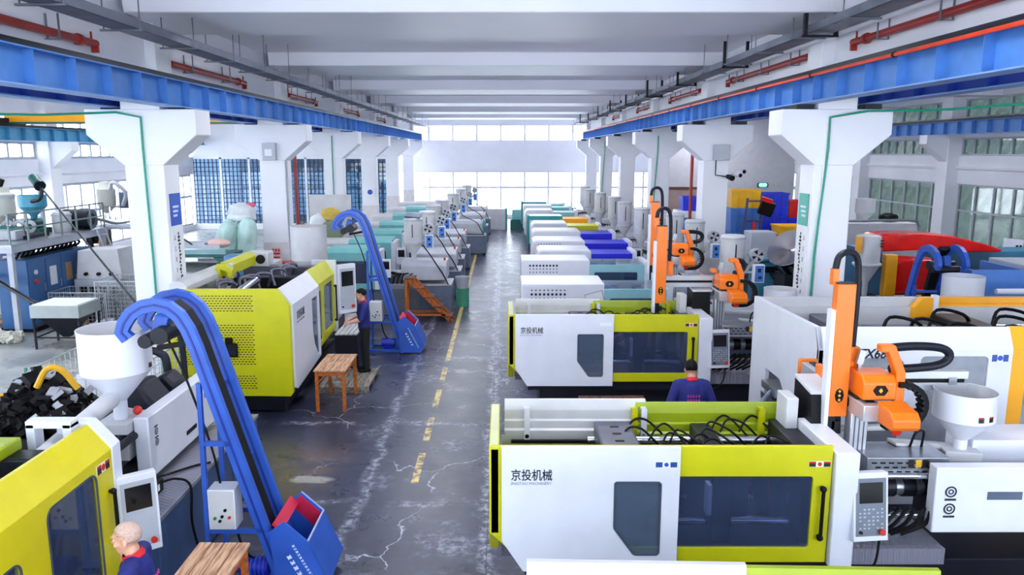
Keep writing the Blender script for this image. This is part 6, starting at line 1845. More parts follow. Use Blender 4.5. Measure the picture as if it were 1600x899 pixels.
# steel hopper bench
t = thing('hopper_bench', 'pale steel funnel bench on thin dark legs standing on the side aisle floor', 'table', (-10.5, 17.9, 0))
B().prism([(-11.1, 0.76), (-11.1, 1.06), (-9.95, 1.06), (-9.95, 0.76)], 'xz', 17.6, 18.6).build('tray', mat('bench_grey_green', (170, 178, 176), 0.4), t, bevel=0.01)
B().box(-11.06, -9.99, 17.64, 18.56, 1.06, 1.075).build('white_top', PAPER, t, smooth=False)
fn = B().add([(-11.0, 17.7, 0.76), (-10.05, 17.7, 0.76), (-10.05, 18.5, 0.76), (-11.0, 18.5, 0.76), (-10.6, 18.0, 0.22), (-10.45, 18.0, 0.22), (-10.45, 18.15, 0.22), (-10.6, 18.15, 0.22)],
             [(0, 1, 5, 4), (1, 2, 6, 5), (2, 3, 7, 6), (3, 0, 4, 7), (4, 5, 6, 7), (3, 2, 1, 0)]).build('funnel', IRON, t, smooth=False)
for x in (-11.05, -10.0):
    for y in (17.65, 18.55):
        B().bar((x, y, 0), (x, y, 0.76), 0.04).build('leg', IRON, t, smooth=False)
for a, b in (((-11.05, 17.65), (-10.0, 17.65)), ((-10.0, 17.65), (-10.0, 18.55)), ((-11.05, 18.55), (-10.0, 18.55)), ((-11.05, 17.65), (-11.05, 18.55))):
    B().bar((a[0], a[1], 0.28), (b[0], b[1], 0.28), 0.03).build('stretcher', IRON, t, smooth=False)
t = thing('stool', 'small pinkish wooden stool behind the steel hopper bench', 'stool', (-11.15, 19.6, 0))
B().box(-11.4, -10.9, 19.35, 19.75, 0.42, 0.48).build('seat', CARDBOARD, t, bevel=0.01)
for x in (-11.35, -10.95):
    for y in (19.4, 19.7):
        B().box(x - .035, x + .035, y - .035, y + .035, 0, 0.42).build('leg', CARDBOARD, t, smooth=False)
# wire cages and scrap heaps
wire_cage('wire mesh cage with dark plates in front of the blue cabinet', -12.0, 19.9, 1.5, 1.0, 0.95)
wire_cage('taller wire mesh cage beside the granulator', -10.6, 19.6, 1.3, 1.2, 1.3)
wire_cage('wire mesh cage at the left photo edge before the white cabinet', -14.6, 20.1, 1.6, 0.9, 1.1)
t = thing('plate_stack', 'row of dark curved plates standing inside the wire cage', 'plates', (-11.3, 20.3, 0.12))
for i in range(14):
    x = -11.92 + 0.095 * i
    B().prism([(20.0, 0.13), (20.0, 0.6), (20.2, 0.78), (20.55, 0.74), (20.7, 0.5), (20.7, 0.13)], 'yz', x, x + 0.045).build('plate', PLUM if i % 3 else IRON, t, smooth=False)
def heap(label, x0, x1, y0, y1, h, m, n, name, cat, size=0.12, seed=1, zb=0.0):
    rnd = random.Random(seed)
    b = B()
    for i in range(n):
        u, v = rnd.random(), rnd.random()
        k = 1 - max(abs(u - .5), abs(v - .5)) * 1.6
        b.boxc((x0 + (x1 - x0) * u, y0 + (y1 - y0) * v, zb + max(0.04, h * max(0, k) * rnd.random() ** 0.6 + 0.05)), (size * rnd.uniform(.5, 1.6), size * rnd.uniform(.5, 1.4), size * rnd.uniform(.2, .8)), (rnd.uniform(-.6, .6), rnd.uniform(-.6, .6), rnd.uniform(0, 3)))
    o = b.build(name, m, smooth=False, kind='stuff')
    return tag(o, label, cat)
heap('heap of pale plastic scrap on the floor behind the steel hopper bench', -10.7, -9.3, 18.75, 19.5, 0.4, PALEGREY, 260, 'scrap_heap', 'scrap', 0.14, 2)
heap('low heap of beige scrap at the left photo edge behind the hopper bench', -14.2, -11.9, 18.2, 18.55, 0.35, mat('beige_scrap', (204, 200, 186), 0.7, vary=0.15), 320, 'scrap_heap', 'scrap', 0.16, 3)
t = thing('mould_stack', 'flat stack of dark mould plates and boards left of the stool', 'moulds', (-12.6, 19.7, 0))
for i, (x, w, m) in enumerate(((-13.2, 1.1, IRON), (-13.1, 1.0, PLUM), (-13.15, 0.9, CARDBOARD), (-13.0, 0.8, IRON))):
    B().box(x, x + w, 19.45, 20.0, 0.0 + i * 0.11, 0.10 + i * 0.11).build('plate', m, t, bevel=0.006)
t = thing('cabinet', 'white cabinet with small grey window at the left photo edge', 'cabinet', (-14.6, 21.3, 0))
B().box(-15.2, -13.4, 21.2, 22.0, 0, 1.35).build('body', OFFWHITE, t, bevel=0.02)
B().box(-14.2, -13.95, 21.19, 21.2, 0.7, 0.95).build('window', PALEGREY, t, smooth=False)
t = thing('mixing_unit', 'blue and white mixing unit on top of the white cabinet under the platform', 'machine', (-13.9, 21.5, 1.35))
B().box(-14.1, -13.45, 21.3, 21.85, 1.35, 1.85).build('body', mat('unit_blue', (36, 70, 150), 0.35), t, bevel=0.02)
B().box(-14.0, -13.5, 21.27, 21.3, 1.45, 1.75).build('white_front', PAPER, t, bevel=0.01)
B().lathe([(0.3, 1.35), (0.3, 1.5), (0.33, 1.55), (0.33, 1.78), (0.0, 1.8)], (-14.6, 21.6, 0), 18).build('round_pot', PALEGREY, t)

# cage of waste right behind the first left press
c1 = wire_cage('wire mesh cage with green corner posts behind the yellow press', -6.75, 10.5, 1.5, 1.5, 1.55, 0.12, 0.13)
for sx in (0.0, 1.5):
    B(True).bar((sx, -0.02, 0), (sx, -0.02, 1.6), 0.03).build('green_post', GREENWIRE, c1, smooth=False)
sack('bulging clear bag of offcuts in the green posted cage', -6.3, 11.2, 0.12, 0.5, 1.15, PALESACK)
sack('clear bag slumped against the cage side near the white hopper', -5.65, 11.1, 0.12, 0.42, 0.95, PALESACK)
t = thing('waste_bin', 'dark grey box bin under the pile of black waste parts by the white hopper', 'bin', (-5.9, 9.2, 0))
for x0, x1, y0, y1 in ((-6.45, -6.4, 8.75, 9.85), (-5.25, -5.2, 8.75, 9.85), (-6.4, -5.25, 8.75, 8.8), (-6.4, -5.25, 9.8, 9.85)):
    B().box(x0, x1, y0, y1, 0, 1.2).build('side_panel', DARKNAVY, t, smooth=False)
B().box(-6.4, -5.25, 8.8, 9.8, 0.0, 0.05).build('bottom_panel', DARKNAVY, t, smooth=False)
heap('pile of black plastic parts heaped on the grey waste bin by the white hopper', -6.35, -5.3, 8.85, 9.75, 0.75, BLACK, 420, 'waste_parts', 'scrap', 0.16, 5, 1.15)
heap('scatter of grey mouldings over the black waste pile', -6.3, -5.35, 8.9, 9.7, 0.85, PALEGREY, 60, 'waste_parts', 'scrap', 0.12, 6, 1.2)
tag(B().tube(smooth_path([(-6.62, 9.0, 0.0), (-6.62, 9.0, 1.25), (-6.6, 9.02, 1.5), (-6.5, 9.05, 1.6), (-6.0, 9.2, 1.64)], 6), 0.026, 10).build('bent_bar', AMBER), 'bent orange handle bar rising beside the black waste pile', 'handle')
tag(B().tube(smooth_path([(-5.75, 9.1, 1.75), (-5.6, 9.1, 1.98), (-5.45, 9.15, 1.95), (-5.3, 9.2, 1.7)], 5), 0.04, 8).build('yellow_grip', mat('grip_yellow', (226, 170, 30), 0.4)), 'short yellow grip lying on top of the black waste pile', 'handle')
c2 = wire_cage('low wire mesh cage holding a white bag at the left photo edge', -7.3, 7.3, 1.4, 1.0, 1.25, 0.12, 0.14)
sack('white woven bag inside the low cage at the left photo edge', -6.6, 7.8, 0.12, 0.45, 1.1, PALESACK)

# ================================================================ BETWEEN THE LEFT COLUMNS
t = thing('sorting_table', 'dark green conveyor table with steel drum below, behind the tall lime press', 'table', (-8.2, 19.6, 0))
B().box(-9.0, -6.9, 19.2, 20.2, 1.98, 2.06).build('table_top', GTEAL, t, bevel=0.02)
B().box(-9.0, -7.0, 19.18, 19.24, 2.06, 2.18).build('side_rail', mat('pale_teal_rail', (120, 160, 165), 0.4), t, smooth=False)
B().prism([(-7.4, 2.0), (-6.9, 2.0), (-6.9, 0.0), (-7.1, 0.0), (-7.1, 1.5), (-7.2, 1.8)], 'xz', 19.3, 19.5).build('front_leg', GTEAL, t, bevel=0.01)
B().box(-9.0, -8.85, 19.3, 20.1, 0, 2.0).build('rear_leg', GTEAL, t, smooth=False)
B().cyl((-8.75, 19.3, 1.2), (-7.3, 19.3, 1.2), 0.01).build('drum_axle', IRON, t)
B().cyl((-8.7, 19.75, 1.05), (-7.4, 19.75, 1.05), 0.75, n=28).build('steel_drum', mat('satin_drum', (200, 205, 206), 0.25, 0.75), t)
B().box(-8.9, -7.2, 19.6, 20.0, 0.0, 0.35).build('drum_bed', GTEAL, t, smooth=False)
B().box(-8.5, -7.2, 19.35, 19.8, 2.19, 2.28).box(-8.4, -7.6, 19.4, 19.9, 2.28, 2.32).build('loose_trays', PALEGREY, t, smooth=False, kind='stuff')
B().bar((-7.9, 19.4, 2.28), (-9.1, 19.4, 3.1), 0.035).build('slanting_rod', IRON, t, smooth=False)
tag(B().sphere((-7.3, 19.6, 2.30), 0.2, sc=(1.5, 1, 0.6)).build('pink_bag', mat('pale_pink_bag', (232, 190, 176), 0.6)), 'small pale pink bag on the green conveyor table', 'bag')
t = thing('water_tank', 'translucent blue tank with white label beside the green conveyor table', 'tank', (-6.75, 19.0, 0))
tkm = mat('tank_blue_plastic', (76, 128, 172), 0.3)
B().box(-6.9, -6.45, 18.7, 19.15, 1.45, 2.1).build('body', tkm, t, bevel=0.06)
B().box(-6.88, -6.47, 18.72, 19.13, 0.0, 1.45).build('stand', DARKNAVY, t, smooth=False)
B().box(-6.72, -6.58, 18.69, 18.7, 1.75, 1.92).build('label', PAPER, t, smooth=False)
for x, y, z, r, h, ln, lb, m in (
    (-7.62, 20.95, 1.78, 0.27, 1.0, (0.1, 0), 'pale green woven sack standing at the front left of the sack pile', SACK),
    (-7.05, 20.95, 1.78, 0.27, 1.05, (0.05, 0), 'pale green woven sack standing at the front right of the sack pile', SACK),
    (-7.9, 21.6, 1.78, 0.32, 0.8, (0.2, 0), 'pale green woven sack slumped down the left flank of the pile', SACK),
    (-7.3, 21.6, 1.78, 0.3, 1.0, (0.0, 0), 'pale green woven sack in the middle of the pile behind the front two', SACK),
    (-7.25, 21.35, 2.72, 0.4, 0.5, (0.0, 0), 'white sack lying on top of the woven sack pile', PALESACK)):
    sack(lb, x, y, z, r, h, m, ln)
B_ = thing('stillage', 'grey steel stillage carrying the pile of woven sacks', 'stillage', (-7.5, 21.2, 0))
B().box(-8.3, -6.78, 20.65, 22.2, 1.66, 1.76).build('deck', STEEL, B_, smooth=False)
for x in (-8.25, -6.84):
    for y in (20.7, 22.15):
        B().box(x - 0.05, x + 0.05, y - 0.05, y + 0.05, 0, 1.66).build('leg', IRON, B_, smooth=False)
tag(B().sphere((-7.0, 21.3, 3.16), 0.1, sc=(1.4, 1, 0.8)).build('pink_cloth', mat('pink_cloth', (236, 110, 140), 0.7, bump=0.4, bscale=12)), 'bright pink cloth knot on top of the white sack', 'cloth')
t = thing('grinder', 'small grey grinder with black feed gear in front of the sack pile', 'machine', (-6.2, 19.5, 0))
B().box(-6.4, -6.0, 19.2, 19.9, 0.0, 1.6).build('body', DARKNAVY, t, bevel=0.02)
B().box(-6.42, -5.8, 19.15, 19.95, 1.6, 1.85).build('pale_head', OFFWHITE, t, bevel=0.02)
t = thing('fire_cabinet', 'small red steel box beside the second left column base', 'box', (-5.75, 20.3, 0))
B().box(-5.95, -5.65, 20.2, 20.5, 0, 1.72).build('body', RED, t, bevel=0.01)
B().box(-5.93, -5.67, 20.19, 20.2, 1.3, 1.6).build('front_plate', PIPERED, t, smooth=False)
# sacks seen between second and third left columns
for x, y, z, r, h, lb, m in ((-6.2, 26.1, 1.75, 0.42, 0.8, 'white bundle under the yellow bag between the left columns', PALESACK),
                             (-5.75, 25.75, 1.75, 0.36, 0.6, 'dark green bundled sheet between the left columns', mat('olive_sheet', (112, 128, 104), 0.7, bump=0.5, bscale=8)),
                             (-5.85, 26.05, 2.32, 0.34, 0.42, 'yellow bag on top of the bundles between the left columns', mat('mustard_bag', (206, 176, 70), 0.6, bump=0.4, bscale=8))):
    sack(lb, x, y, z, r, h, m)
t = thing('storage_rack', 'pale storage rack with bundles on top between the second and third left columns', 'rack', (-6.3, 26.0, 0))
B().box(-6.9, -5.3, 25.4, 26.7, 1.68, 1.75).build('shelf', PALEGREY, t, smooth=False)
for x in (-6.85, -5.35):
    for y in (25.45, 26.65):
        B().box(x - .04, x + .04, y - .04, y + .04, 0, 1.68).build('leg', PALEGREY, t, smooth=False)
t = thing('coil', 'brown hose coil hanging beside the red riser of the left row', 'hose', (-6.5, 24.0, 1.6))
for r in (0.12, 0.2, 0.27):
    B().tube([(-6.35 + r * math.cos(a * PI / 12), 24.0, 2.0 + r * 1.5 * math.sin(a * PI / 12)) for a in range(25)], 0.04, 8).build('loop', mat('brown_hose', (150, 96, 70), 0.5), t)
B().box(-6.7, -6.0, 24.05, 24.15, 0, 2.3).build('board', IRON, t, smooth=False)

# ================================================================ SIDE AISLE CLUTTER, RIGHT
def crate(label, x, y, z, w, d, h, m, group=None, rotz=0.0):
    t = thing('plastic_crate', label, 'crate', (x, y, z), rotz, group)
    L = True
    k = 0.03
    b = B(L)
    vs = [(k, k, 0), (w - k, k, 0), (w - k, d - k, 0), (k, d - k, 0), (0, 0, h), (w, 0, h), (w, d, h), (0, d, h),
          (k + .02, k + .02, 0.02), (w - k - .02, k + .02, 0.02), (w - k - .02, d - k - .02, 0.02), (k + .02, d - k - .02, 0.02), (0.02, 0.02, h), (w - .02, 0.02, h), (w - .02, d - .02, h), (0.02, d - .02, h)]
    fs = [(3, 2, 1, 0), (8, 9, 10, 11)]
    for i in range(4):
        j = (i + 1) % 4
        fs += [(i, j, j + 4, i + 4), (i + 8, i + 12, j + 12, j + 8), (i + 4, j + 4, j + 12, i + 12)]
    b.add(vs, fs).build('body', m, t, smooth=False)
    rim = B(L)
    rim.box(-.02, w + .02, -.02, 0.0, h - .06, h).box(-.02, w + .02, d, d + .02, h - .06, h).box(-.02, 0, 0, d, h - .06, h).box(w, w + .02, 0, d, h - .06, h)
    rim.build('rim', m, t, smooth=False)
    n = max(2, int(w / 0.22))
    for i in range(1, n):
        B(L).box(w * i / n - .012, w * i / n + .012, -.012 , k, 0.03, h - .06).build('rib', m, t, smooth=False)
    return t
def stack(x, y, w, d, hs, place):
    z = 0.0
    n = len(hs)
    nm = {CRBLUE: 'blue', CRYEL: 'yellow', CRRED: 'red', LIGHTBLUE: 'light blue'}
    for i, (h, m) in enumerate(hs):
        pos = 'topmost' if i == n - 1 else ('lowest' if i == 0 else ('second from below' if i == 1 else 'third from below'))
        crate('%s crate, %s in the stack %s' % (nm[m], pos, place), x, y, z, w, d, h, m)
        z += h + 0.004
stack(8.15, 27.6, 1.05, 0.8, [(0.87, CRBLUE), (0.87, LIGHTBLUE), (0.87, LIGHTBLUE), (0.66, CRYEL)], 'nearest the second right column')
stack(9.3, 27.8, 0.98, 0.8, [(0.76, CRBLUE), (0.76, CRBLUE), (0.8, CRBLUE), (0.82, CRBLUE)], 'below the green exit lamp')
stack(10.34, 27.9, 0.5, 0.6, [(0.8, CRBLUE), (0.8, CRBLUE), (0.65, CRBLUE), (0.62, CRRED)], 'between the blue stack and the white bin')
stack(9.2, 25.6, 1.05, 0.8, [(0.55, CRRED), (0.62, CRRED), (0.68, CRRED), (0.32, CRYEL)], 'in front of the blue crates')
stack(10.3, 26.0, 0.62, 0.7, [(0.75, CRBLUE), (0.75, CRBLUE), (0.62, CRBLUE)], 'beside the nearest right column')
t = thing('bin', 'white moulded bin standing on a blue frame right of the red crate', 'bin', (11.25, 27.8, 0))
B().box(10.95, 11.65, 27.6, 28.3, 0, 2.2).build('stand', CRBLUE, t, smooth=False)
B().prism([(10.92, 2.2), (10.92, 2.9), (11.05, 3.05), (11.6, 3.05), (11.68, 2.9), (11.68, 2.2)], 'xz', 27.55, 28.3).build('body', OFFWHITE, t, bevel=0.04)
t = thing('exit_sign', 'lit green exit lamp on the lilac cross wall above the blue crates', 'sign', (16.2, 48.55, 2.7))
B().prism(rrect(15.9, 16.6, 2.42, 2.72, 0.12), 'xz', 48.53, 48.6).build('housing', GTEAL, t)
B().prism(rrect(16.0, 16.5, 2.46, 2.68, 0.08), 'xz', 48.52, 48.53).build('lit_panel', mat('lit_green_panel', (120, 240, 200), 0.5, emit=1.6), t)
t = thing('white_bin', 'plain pale grey box bin behind the tilted steel lid', 'bin', (6.75, 20.0, 0))
B().box(6.42, 7.1, 19.9, 20.5, 1.7, 2.55).build('box', PALEGREY, t, bevel=0.03)
B().box(6.44, 7.08, 19.92, 20.48, 0, 1.7).build('stand', IRON, t, smooth=False)
t = thing('mixer_lid', 'tilted silver funnel lid with dark slatted side among the right crates', 'mixer', (6.9, 18.2, 0))
M = Matrix.Translation((6.75, 18.0, 2.32)) @ Euler((0.5, -0.75, 0.0)).to_matrix().to_4x4()
cn = B(); cn.lathe([(0.02, 0.0), (0.5, 0.12), (0.52, 0.1), (0.05, -0.06)], (0, 0, 0), 26)
B().add(cn.v, cn.f, M).build('lid', mat('polished_lid', (206, 200, 200), 0.15, 0.8), t)
dm = B(); dm.lathe([(0.45, -0.05), (0.45, -0.5), (0.1, -0.6)], (0, 0, 0), 22)
B().add(dm.v, dm.f, M).build('drum', DARKNAVY, t)
sl = B()
for i in range(11):
    a = 2 * PI * i / 11
    sl.boxc((0.455 * math.cos(a), 0.455 * math.sin(a), -0.27), (0.02, 0.09, 0.42), (0, 0, a))
B().add(sl.v, sl.f, M).build('drum_slats', STEEL, t, smooth=False, kind='stuff')
B().box(6.6, 7.4, 17.8, 18.5, 0, 1.75).build('stand', IRON, t, smooth=False)
t = thing('chair_frame', 'dark blue folded trolley with red straps leaning on the light blue crates', 'trolley', (8.3, 26.9, 0))
for x in (8.35, 8.9):
    B().bar((x, 26.8, 0), (x + 0.25, 27.2, 3.0), 0.07).build('side_tube', mat('trolley_dark_blue', (20, 36, 96), 0.4), t, smooth=False)
for z in (0.6, 1.4, 2.2, 2.9):
    B().bar((8.4 + z * .08, 26.8 + z * .13, z), (8.95 + z * .08, 26.8 + z * .13, z), 0.05).build('cross_tube', mat('trolley_dark_blue', (20, 36, 96)), t, smooth=False)
B().boxc((9.25, 27.1, 2.65), (0.5, 0.2, 0.5), (0.2, 0.3, 0)).build('black_pack', BLACK, t, bevel=0.03)
B().boxc((9.2, 26.98, 2.95), (0.4, 0.12, 0.14), (0.2, 0.3, 0)).boxc((8.75, 26.85, 1.9), (0.1, 0.05, 0.6)).build('red_strap', CRRED, t, smooth=False, kind='stuff')
t = thing('control_cabinet', 'teal blue cabinet with black cables beside the nearest right column', 'cabinet', (7.0, 19.3, 0))
tcm = mat('cabinet_teal_blue', (52, 116, 146), 0.4, vary=0.05)
B().box(6.35, 7.45, 18.9, 19.7, 0.0, 1.95).build('body', tcm, t, bevel=0.015)
B().box(6.3, 7.5, 18.85, 19.75, 1.95, 2.0).build('top_plate', mat('cabinet_teal_pale', (88, 150, 170), 0.4), t, smooth=False)
B().box(6.5, 6.9, 18.8, 18.9, 1.66, 1.8).build('black_box', BLACK, t, smooth=False)
cb = B()
for i in range(4): cb.tube(smooth_path([(6.6 + .1 * i, 18.84, 1.66), (6.8 + .15 * i, 18.8, 1.4 + 0.05 * i), (7.1, 18.85, 1.45), (7.4, 18.88, 1.7 - .1 * i)], 5), 0.015, 6)
cb.build('cables', BLACK, t, kind='stuff')
# press with red wrapped parts, dryer, blue loader and drum in the right aisle
t = thing('press_base', 'steel blue press base carrying the red wrapped moulding between the right columns and windows', 'machine', (9.2, 17.2, 0))
B().box(7.5, 12.6, 16.65, 18.4, 0, 1.5).build('bed', mat('steel_blue_bed', (58, 104, 140), 0.45), t, smooth=False)
B().box(8.25, 8.5, 16.4, 16.6, 0.9, 2.42).build('amber_post', AMBER, t, bevel=0.02)
B().box(7.9, 8.3, 16.7, 17.6, 1.5, 2.5).build('blue_plate', mat('steel_blue_bed', (58, 104, 140)), t, smooth=False)
B().box(10.0, 13.0, 17.6, 18.4, 1.5, 2.35).build('teal_box', mat('cabinet_teal_blue', (52, 116, 146)), t, bevel=0.02)
B().box(11.1, 12.8, 17.5, 17.58, 1.6, 2.0).build('dark_opening', BLACK, t, smooth=False)
B().box(8.0, 9.7, 16.5, 17.0, 1.42, 1.5).build('pale_ledge', PALEGREY, t, smooth=False)
def soft_red(label, pts, name, seed, lv=2):
    rnd = random.Random(seed)
    bm = B(); n = 14
    vs, fs = [], []
    for j, (x, y, z, ry, rz) in enumerate(pts):
        for i in range(n):
            a = 2 * PI * i / n
            cy = math.copysign(abs(math.cos(a)) ** 0.6, math.cos(a)); cz = math.copysign(abs(math.sin(a)) ** 0.6, math.sin(a))
            k = 1 + rnd.uniform(-.06, .06)
            vs.append((x + rnd.uniform(-.02, .02), y + ry * cy * k, z + rz * cz * k))
    for j in range(len(pts) - 1):
        for i in range(n):
            kk = (i + 1) % n
            fs.append((j * n + i, j * n + kk, (j + 1) * n + kk, (j + 1) * n + i))
    fs += [tuple(range(n - 1, -1, -1)), tuple((len(pts) - 1) * n + i for i in range(n))]
    o = bm.add(vs, fs).build(name, mat('glossy_red_wrap', (214, 14, 8), 0.18, vary=0.08, bump=0.35, bscale=7))
    md = o.modifiers.new('soft', 'SUBSURF'); md.levels = lv; md.render_levels = lv
    return tag(o, label, 'wrapped part')
REDW = mat('glossy_red_wrap', (214, 14, 8), 0.2, vary=0.1, bump=0.5, bscale=5)
o = B().prism([(8.45, 2.37), (8.42, 2.72), (8.6, 2.78), (9.4, 2.80), (10.1, 2.74), (10.9, 2.55), (11.3, 2.42), (11.25, 2.37), (10.2, 2.37), (9.5, 2.42)], 'xz', 17.25, 18.0).build('red_moulding', REDW, None, bevel=0.07, seg=3)
tag(o, 'long red wrapped moulding tapering to the right on the steel blue press base', 'wrapped part')
o = B().prism([(8.58, 1.5), (8.55, 2.2), (8.75, 2.3), (9.5, 2.28), (9.85, 2.2), (9.88, 1.5)], 'xz', 16.66, 17.25).build('red_block', REDW, None, bevel=0.06, seg=3)
tag(o, 'upright red wrapped block in front of the long red moulding', 'wrapped part')
o = B().prism([(10.2, 1.5), (10.2, 1.82), (11.2, 1.84), (12.2, 1.66), (12.2, 1.5)], 'xz', 16.9, 17.45).build('red_strip', REDW, None, bevel=0.05, seg=3)
tag(o, 'low red wrapped strip behind the blue arches at the right', 'wrapped part')
t = thing('hopper_dryer', 'tall white dryer drum with wide flange and cone right of the nearest right column', 'dryer', (8.0, 16.2, 0))
B().lathe([(0.05, 1.5), (0.06, 1.85), (0.25, 2.2), (0.29, 2.22), (0.29, 2.26), (0.25, 2.27), (0.25, 2.84), (0.2, 2.86), (0.0, 2.87)], (7.78, 16.3, 0), 26).build('drum', OFFWHITE, t)
B().box(7.5, 8.05, 16.05, 16.55, 0.0, 1.55).build('stand', IRON, t, smooth=False)
dk = B()
for i in range(3): dk.boxc((7.98, 16.1, 2.76 - .06 * i), (0.05, 0.05, 0.03))
dk.build('black_clips', BLACK, t, smooth=False, kind='stuff')
B().box(7.46, 7.56, 16.1, 16.2, 2.5, 2.84).build('yellow_box', AMBER, t, smooth=False)
loader3 = copy_thing(loader1, (8.2, 14.95, 0), PI / 2, 'blue loader with paired arches beside the white drum at the right')
loader3.scale = (1, 1, 0.93)
t = thing('hopper_drum', 'plain white drum hopper in front of the paired blue arches', 'hopper', (7.85, 13.2, 0))
B().lathe([(0.08, 1.4), (0.33, 1.75), (0.33, 2.5), (0.32, 2.5), (0.32, 1.77), (0.06, 1.42)], (7.95, 13.1, 0), 28).build('drum', WHITE, t)
B().box(7.6, 8.3, 12.8, 13.4, 0.0, 1.42).build('stand', BEDGREY, t, smooth=False)
t = thing('feed_press', 'light blue open frame machine between the white drum and grey cover at the right', 'machine', (8.9, 13.9, 0))
B().box(8.45, 9.45, 13.7, 13.76, 2.0, 2.5).box(9.39, 9.45, 13.76, 15.0, 2.0, 2.5).box(8.45, 8.51, 13.76, 15.0, 2.0, 2.5).build('blue_hood', LIGHTBLUE, t, smooth=False)
B().box(8.5, 9.4, 13.8, 14.9, 0, 2.3).build('dark_inside', BLACK, t, smooth=False)
t = thing('injection_press', 'pale grey press cover at the right photo edge above the amber rail', 'machine', (10.5, 13.8, 0))
B().prism([(13.7, 1.0), (13.7, 2.5), (13.8, 2.56), (15.0, 2.56), (15.0, 1.0)], 'yz', 9.55, 12.5).build('cover', PALEGREY, t, bevel=0.02)
B().box(9.6, 12.4, 13.8, 14.9, 0, 1.0).build('bed', DARKNAVY, t, smooth=False)
B().cyl((8.6, 13.2, 2.2), (11.5, 13.2, 2.22), 0.05).build('white_bar', WHITE, t)
for x in (9.8, 11.2):
    B().box(x - 0.03, x + 0.03, 13.2, 13.72, 2.12, 2.2).build('bar_bracket', IRON, t, smooth=False)
t = thing('injection_press', 'long white press body below the right windows with a pale funnel', 'machine', (12.0, 24.4, 0))
B().box(10.6, 13.0, 24.0, 25.2, 1.2, 2.4).build('cover', OFFWHITE, t, bevel=0.03)
B().box(10.7, 13.0, 24.1, 25.1, 0, 1.2).build('bed', BEDGREY, t, smooth=False)
B().tube(smooth_path([(10.6, 23.98, 2.48), (12.6, 23.98, 2.5), (12.95, 23.98, 2.4), (13.0, 23.98, 2.0)], 5), 0.04, 8).build('handrail', STEEL, t)
B().lathe([(0.06, 2.4), (0.1, 2.5), (0.3, 2.72), (0.3, 3.15), (0.29, 3.15), (0.28, 2.74)], (11.5, 24.5, 0), 22).build('funnel', OFFWHITE, t)
sack('row of black bags lying on the long white press body', 12.3, 24.6, 2.4, 0.3, 0.28, BLACK, name='black_bag')
t = thing('panel_board', 'small white board with black dots leaning by the right window door', 'board', (14.6, 22.0, 0))
B().boxc((14.0, 21.0, 1.85), (0.55, 0.03, 0.8), (-0.1, 0.1, 0)).build('board', PAPER, t, smooth=False)
dk = B()
for i, (x, z) in enumerate(((.1, .2), (.2, .2), (.15, 0), (.2, -.1), (.1, -.25))): dk.boxc((14.0 + x, 20.97, 1.85 + z), (0.06, 0.01, 0.06))
dk.build('black_dots', BLACK, t, smooth=False, kind='stuff')
B().box(13.6, 14.4, 21.05, 21.5, 0, 1.45).build('stand', BEDGREY, t, smooth=False)
for i in range(2):
    for j in range(2):
        crate('blue plastic crate, %s %s of the low stack by the right windows' % (('left', 'right')[i], ('bottom', 'top')[j]), 12.9 + i * 1.02, 20.0, j * 0.85, 1.0, 0.8, 0.84, CRBLUE)

crate('deep blue crate on the cooler boxes between the second and third right columns', 5.75, 24.75, 2.74, 0.5, 0.5, 0.46, CRBLUE)
t = thing('cooler_box', 'light blue cooler box with white lid tilted between the right columns', 'box', (5.95, 24.9, 1.95))
M = Matrix.Translation((5.95, 25.0, 2.38)) @ Matrix.Rotation(0.12, 4, 'Y')
B().box(-0.42, 0.42, -0.3, 0.3, -0.36, 0.1, M).build('body', LIGHTBLUE, t, bevel=0.04)
B().box(-0.44, 0.44, -0.32, 0.32, 0.1, 0.34, M).build('lid', WHITE, t, bevel=0.05)
t = thing('stand', 'grey steel stand below the tilted cooler box', 'stand', (5.95, 25.0, 0))
B().box(5.55, 6.4, 24.65, 25.35, 1.85, 1.93).build('top', STEEL, t, smooth=False)
for x in (5.6, 6.35):
    for y in (24.7, 25.3):
        B().box(x - .04, x + .04, y - .04, y + .04, 0, 1.85).build('leg', IRON, t, smooth=False)
tag(B().lathe([(0.0, 2.82), (0.14, 2.82), (0.16, 2.9), (0.16, 3.2), (0.08, 3.26), (0.08, 3.32), (0.0, 3.32)], (5.52, 25.1, 0), 16).build('lime_can', LIME), 'lime plastic can with black cap beside the deep blue crate', 'can') if False else None
t = thing('board', 'plain white board standing behind the bundles between the left columns', 'board', (-6.0, 26.77, 0))
B().box(-6.75, -5.3, 26.74, 26.79, 0.0, 3.15).build('panel', OFFWHITE, t, smooth=False)
for x in (-6.6, -5.45):
    B().box(x - 0.05, x + 0.05, 26.72, 26.92, 0.0, 0.06).build('foot', PALEGREY, t, smooth=False)

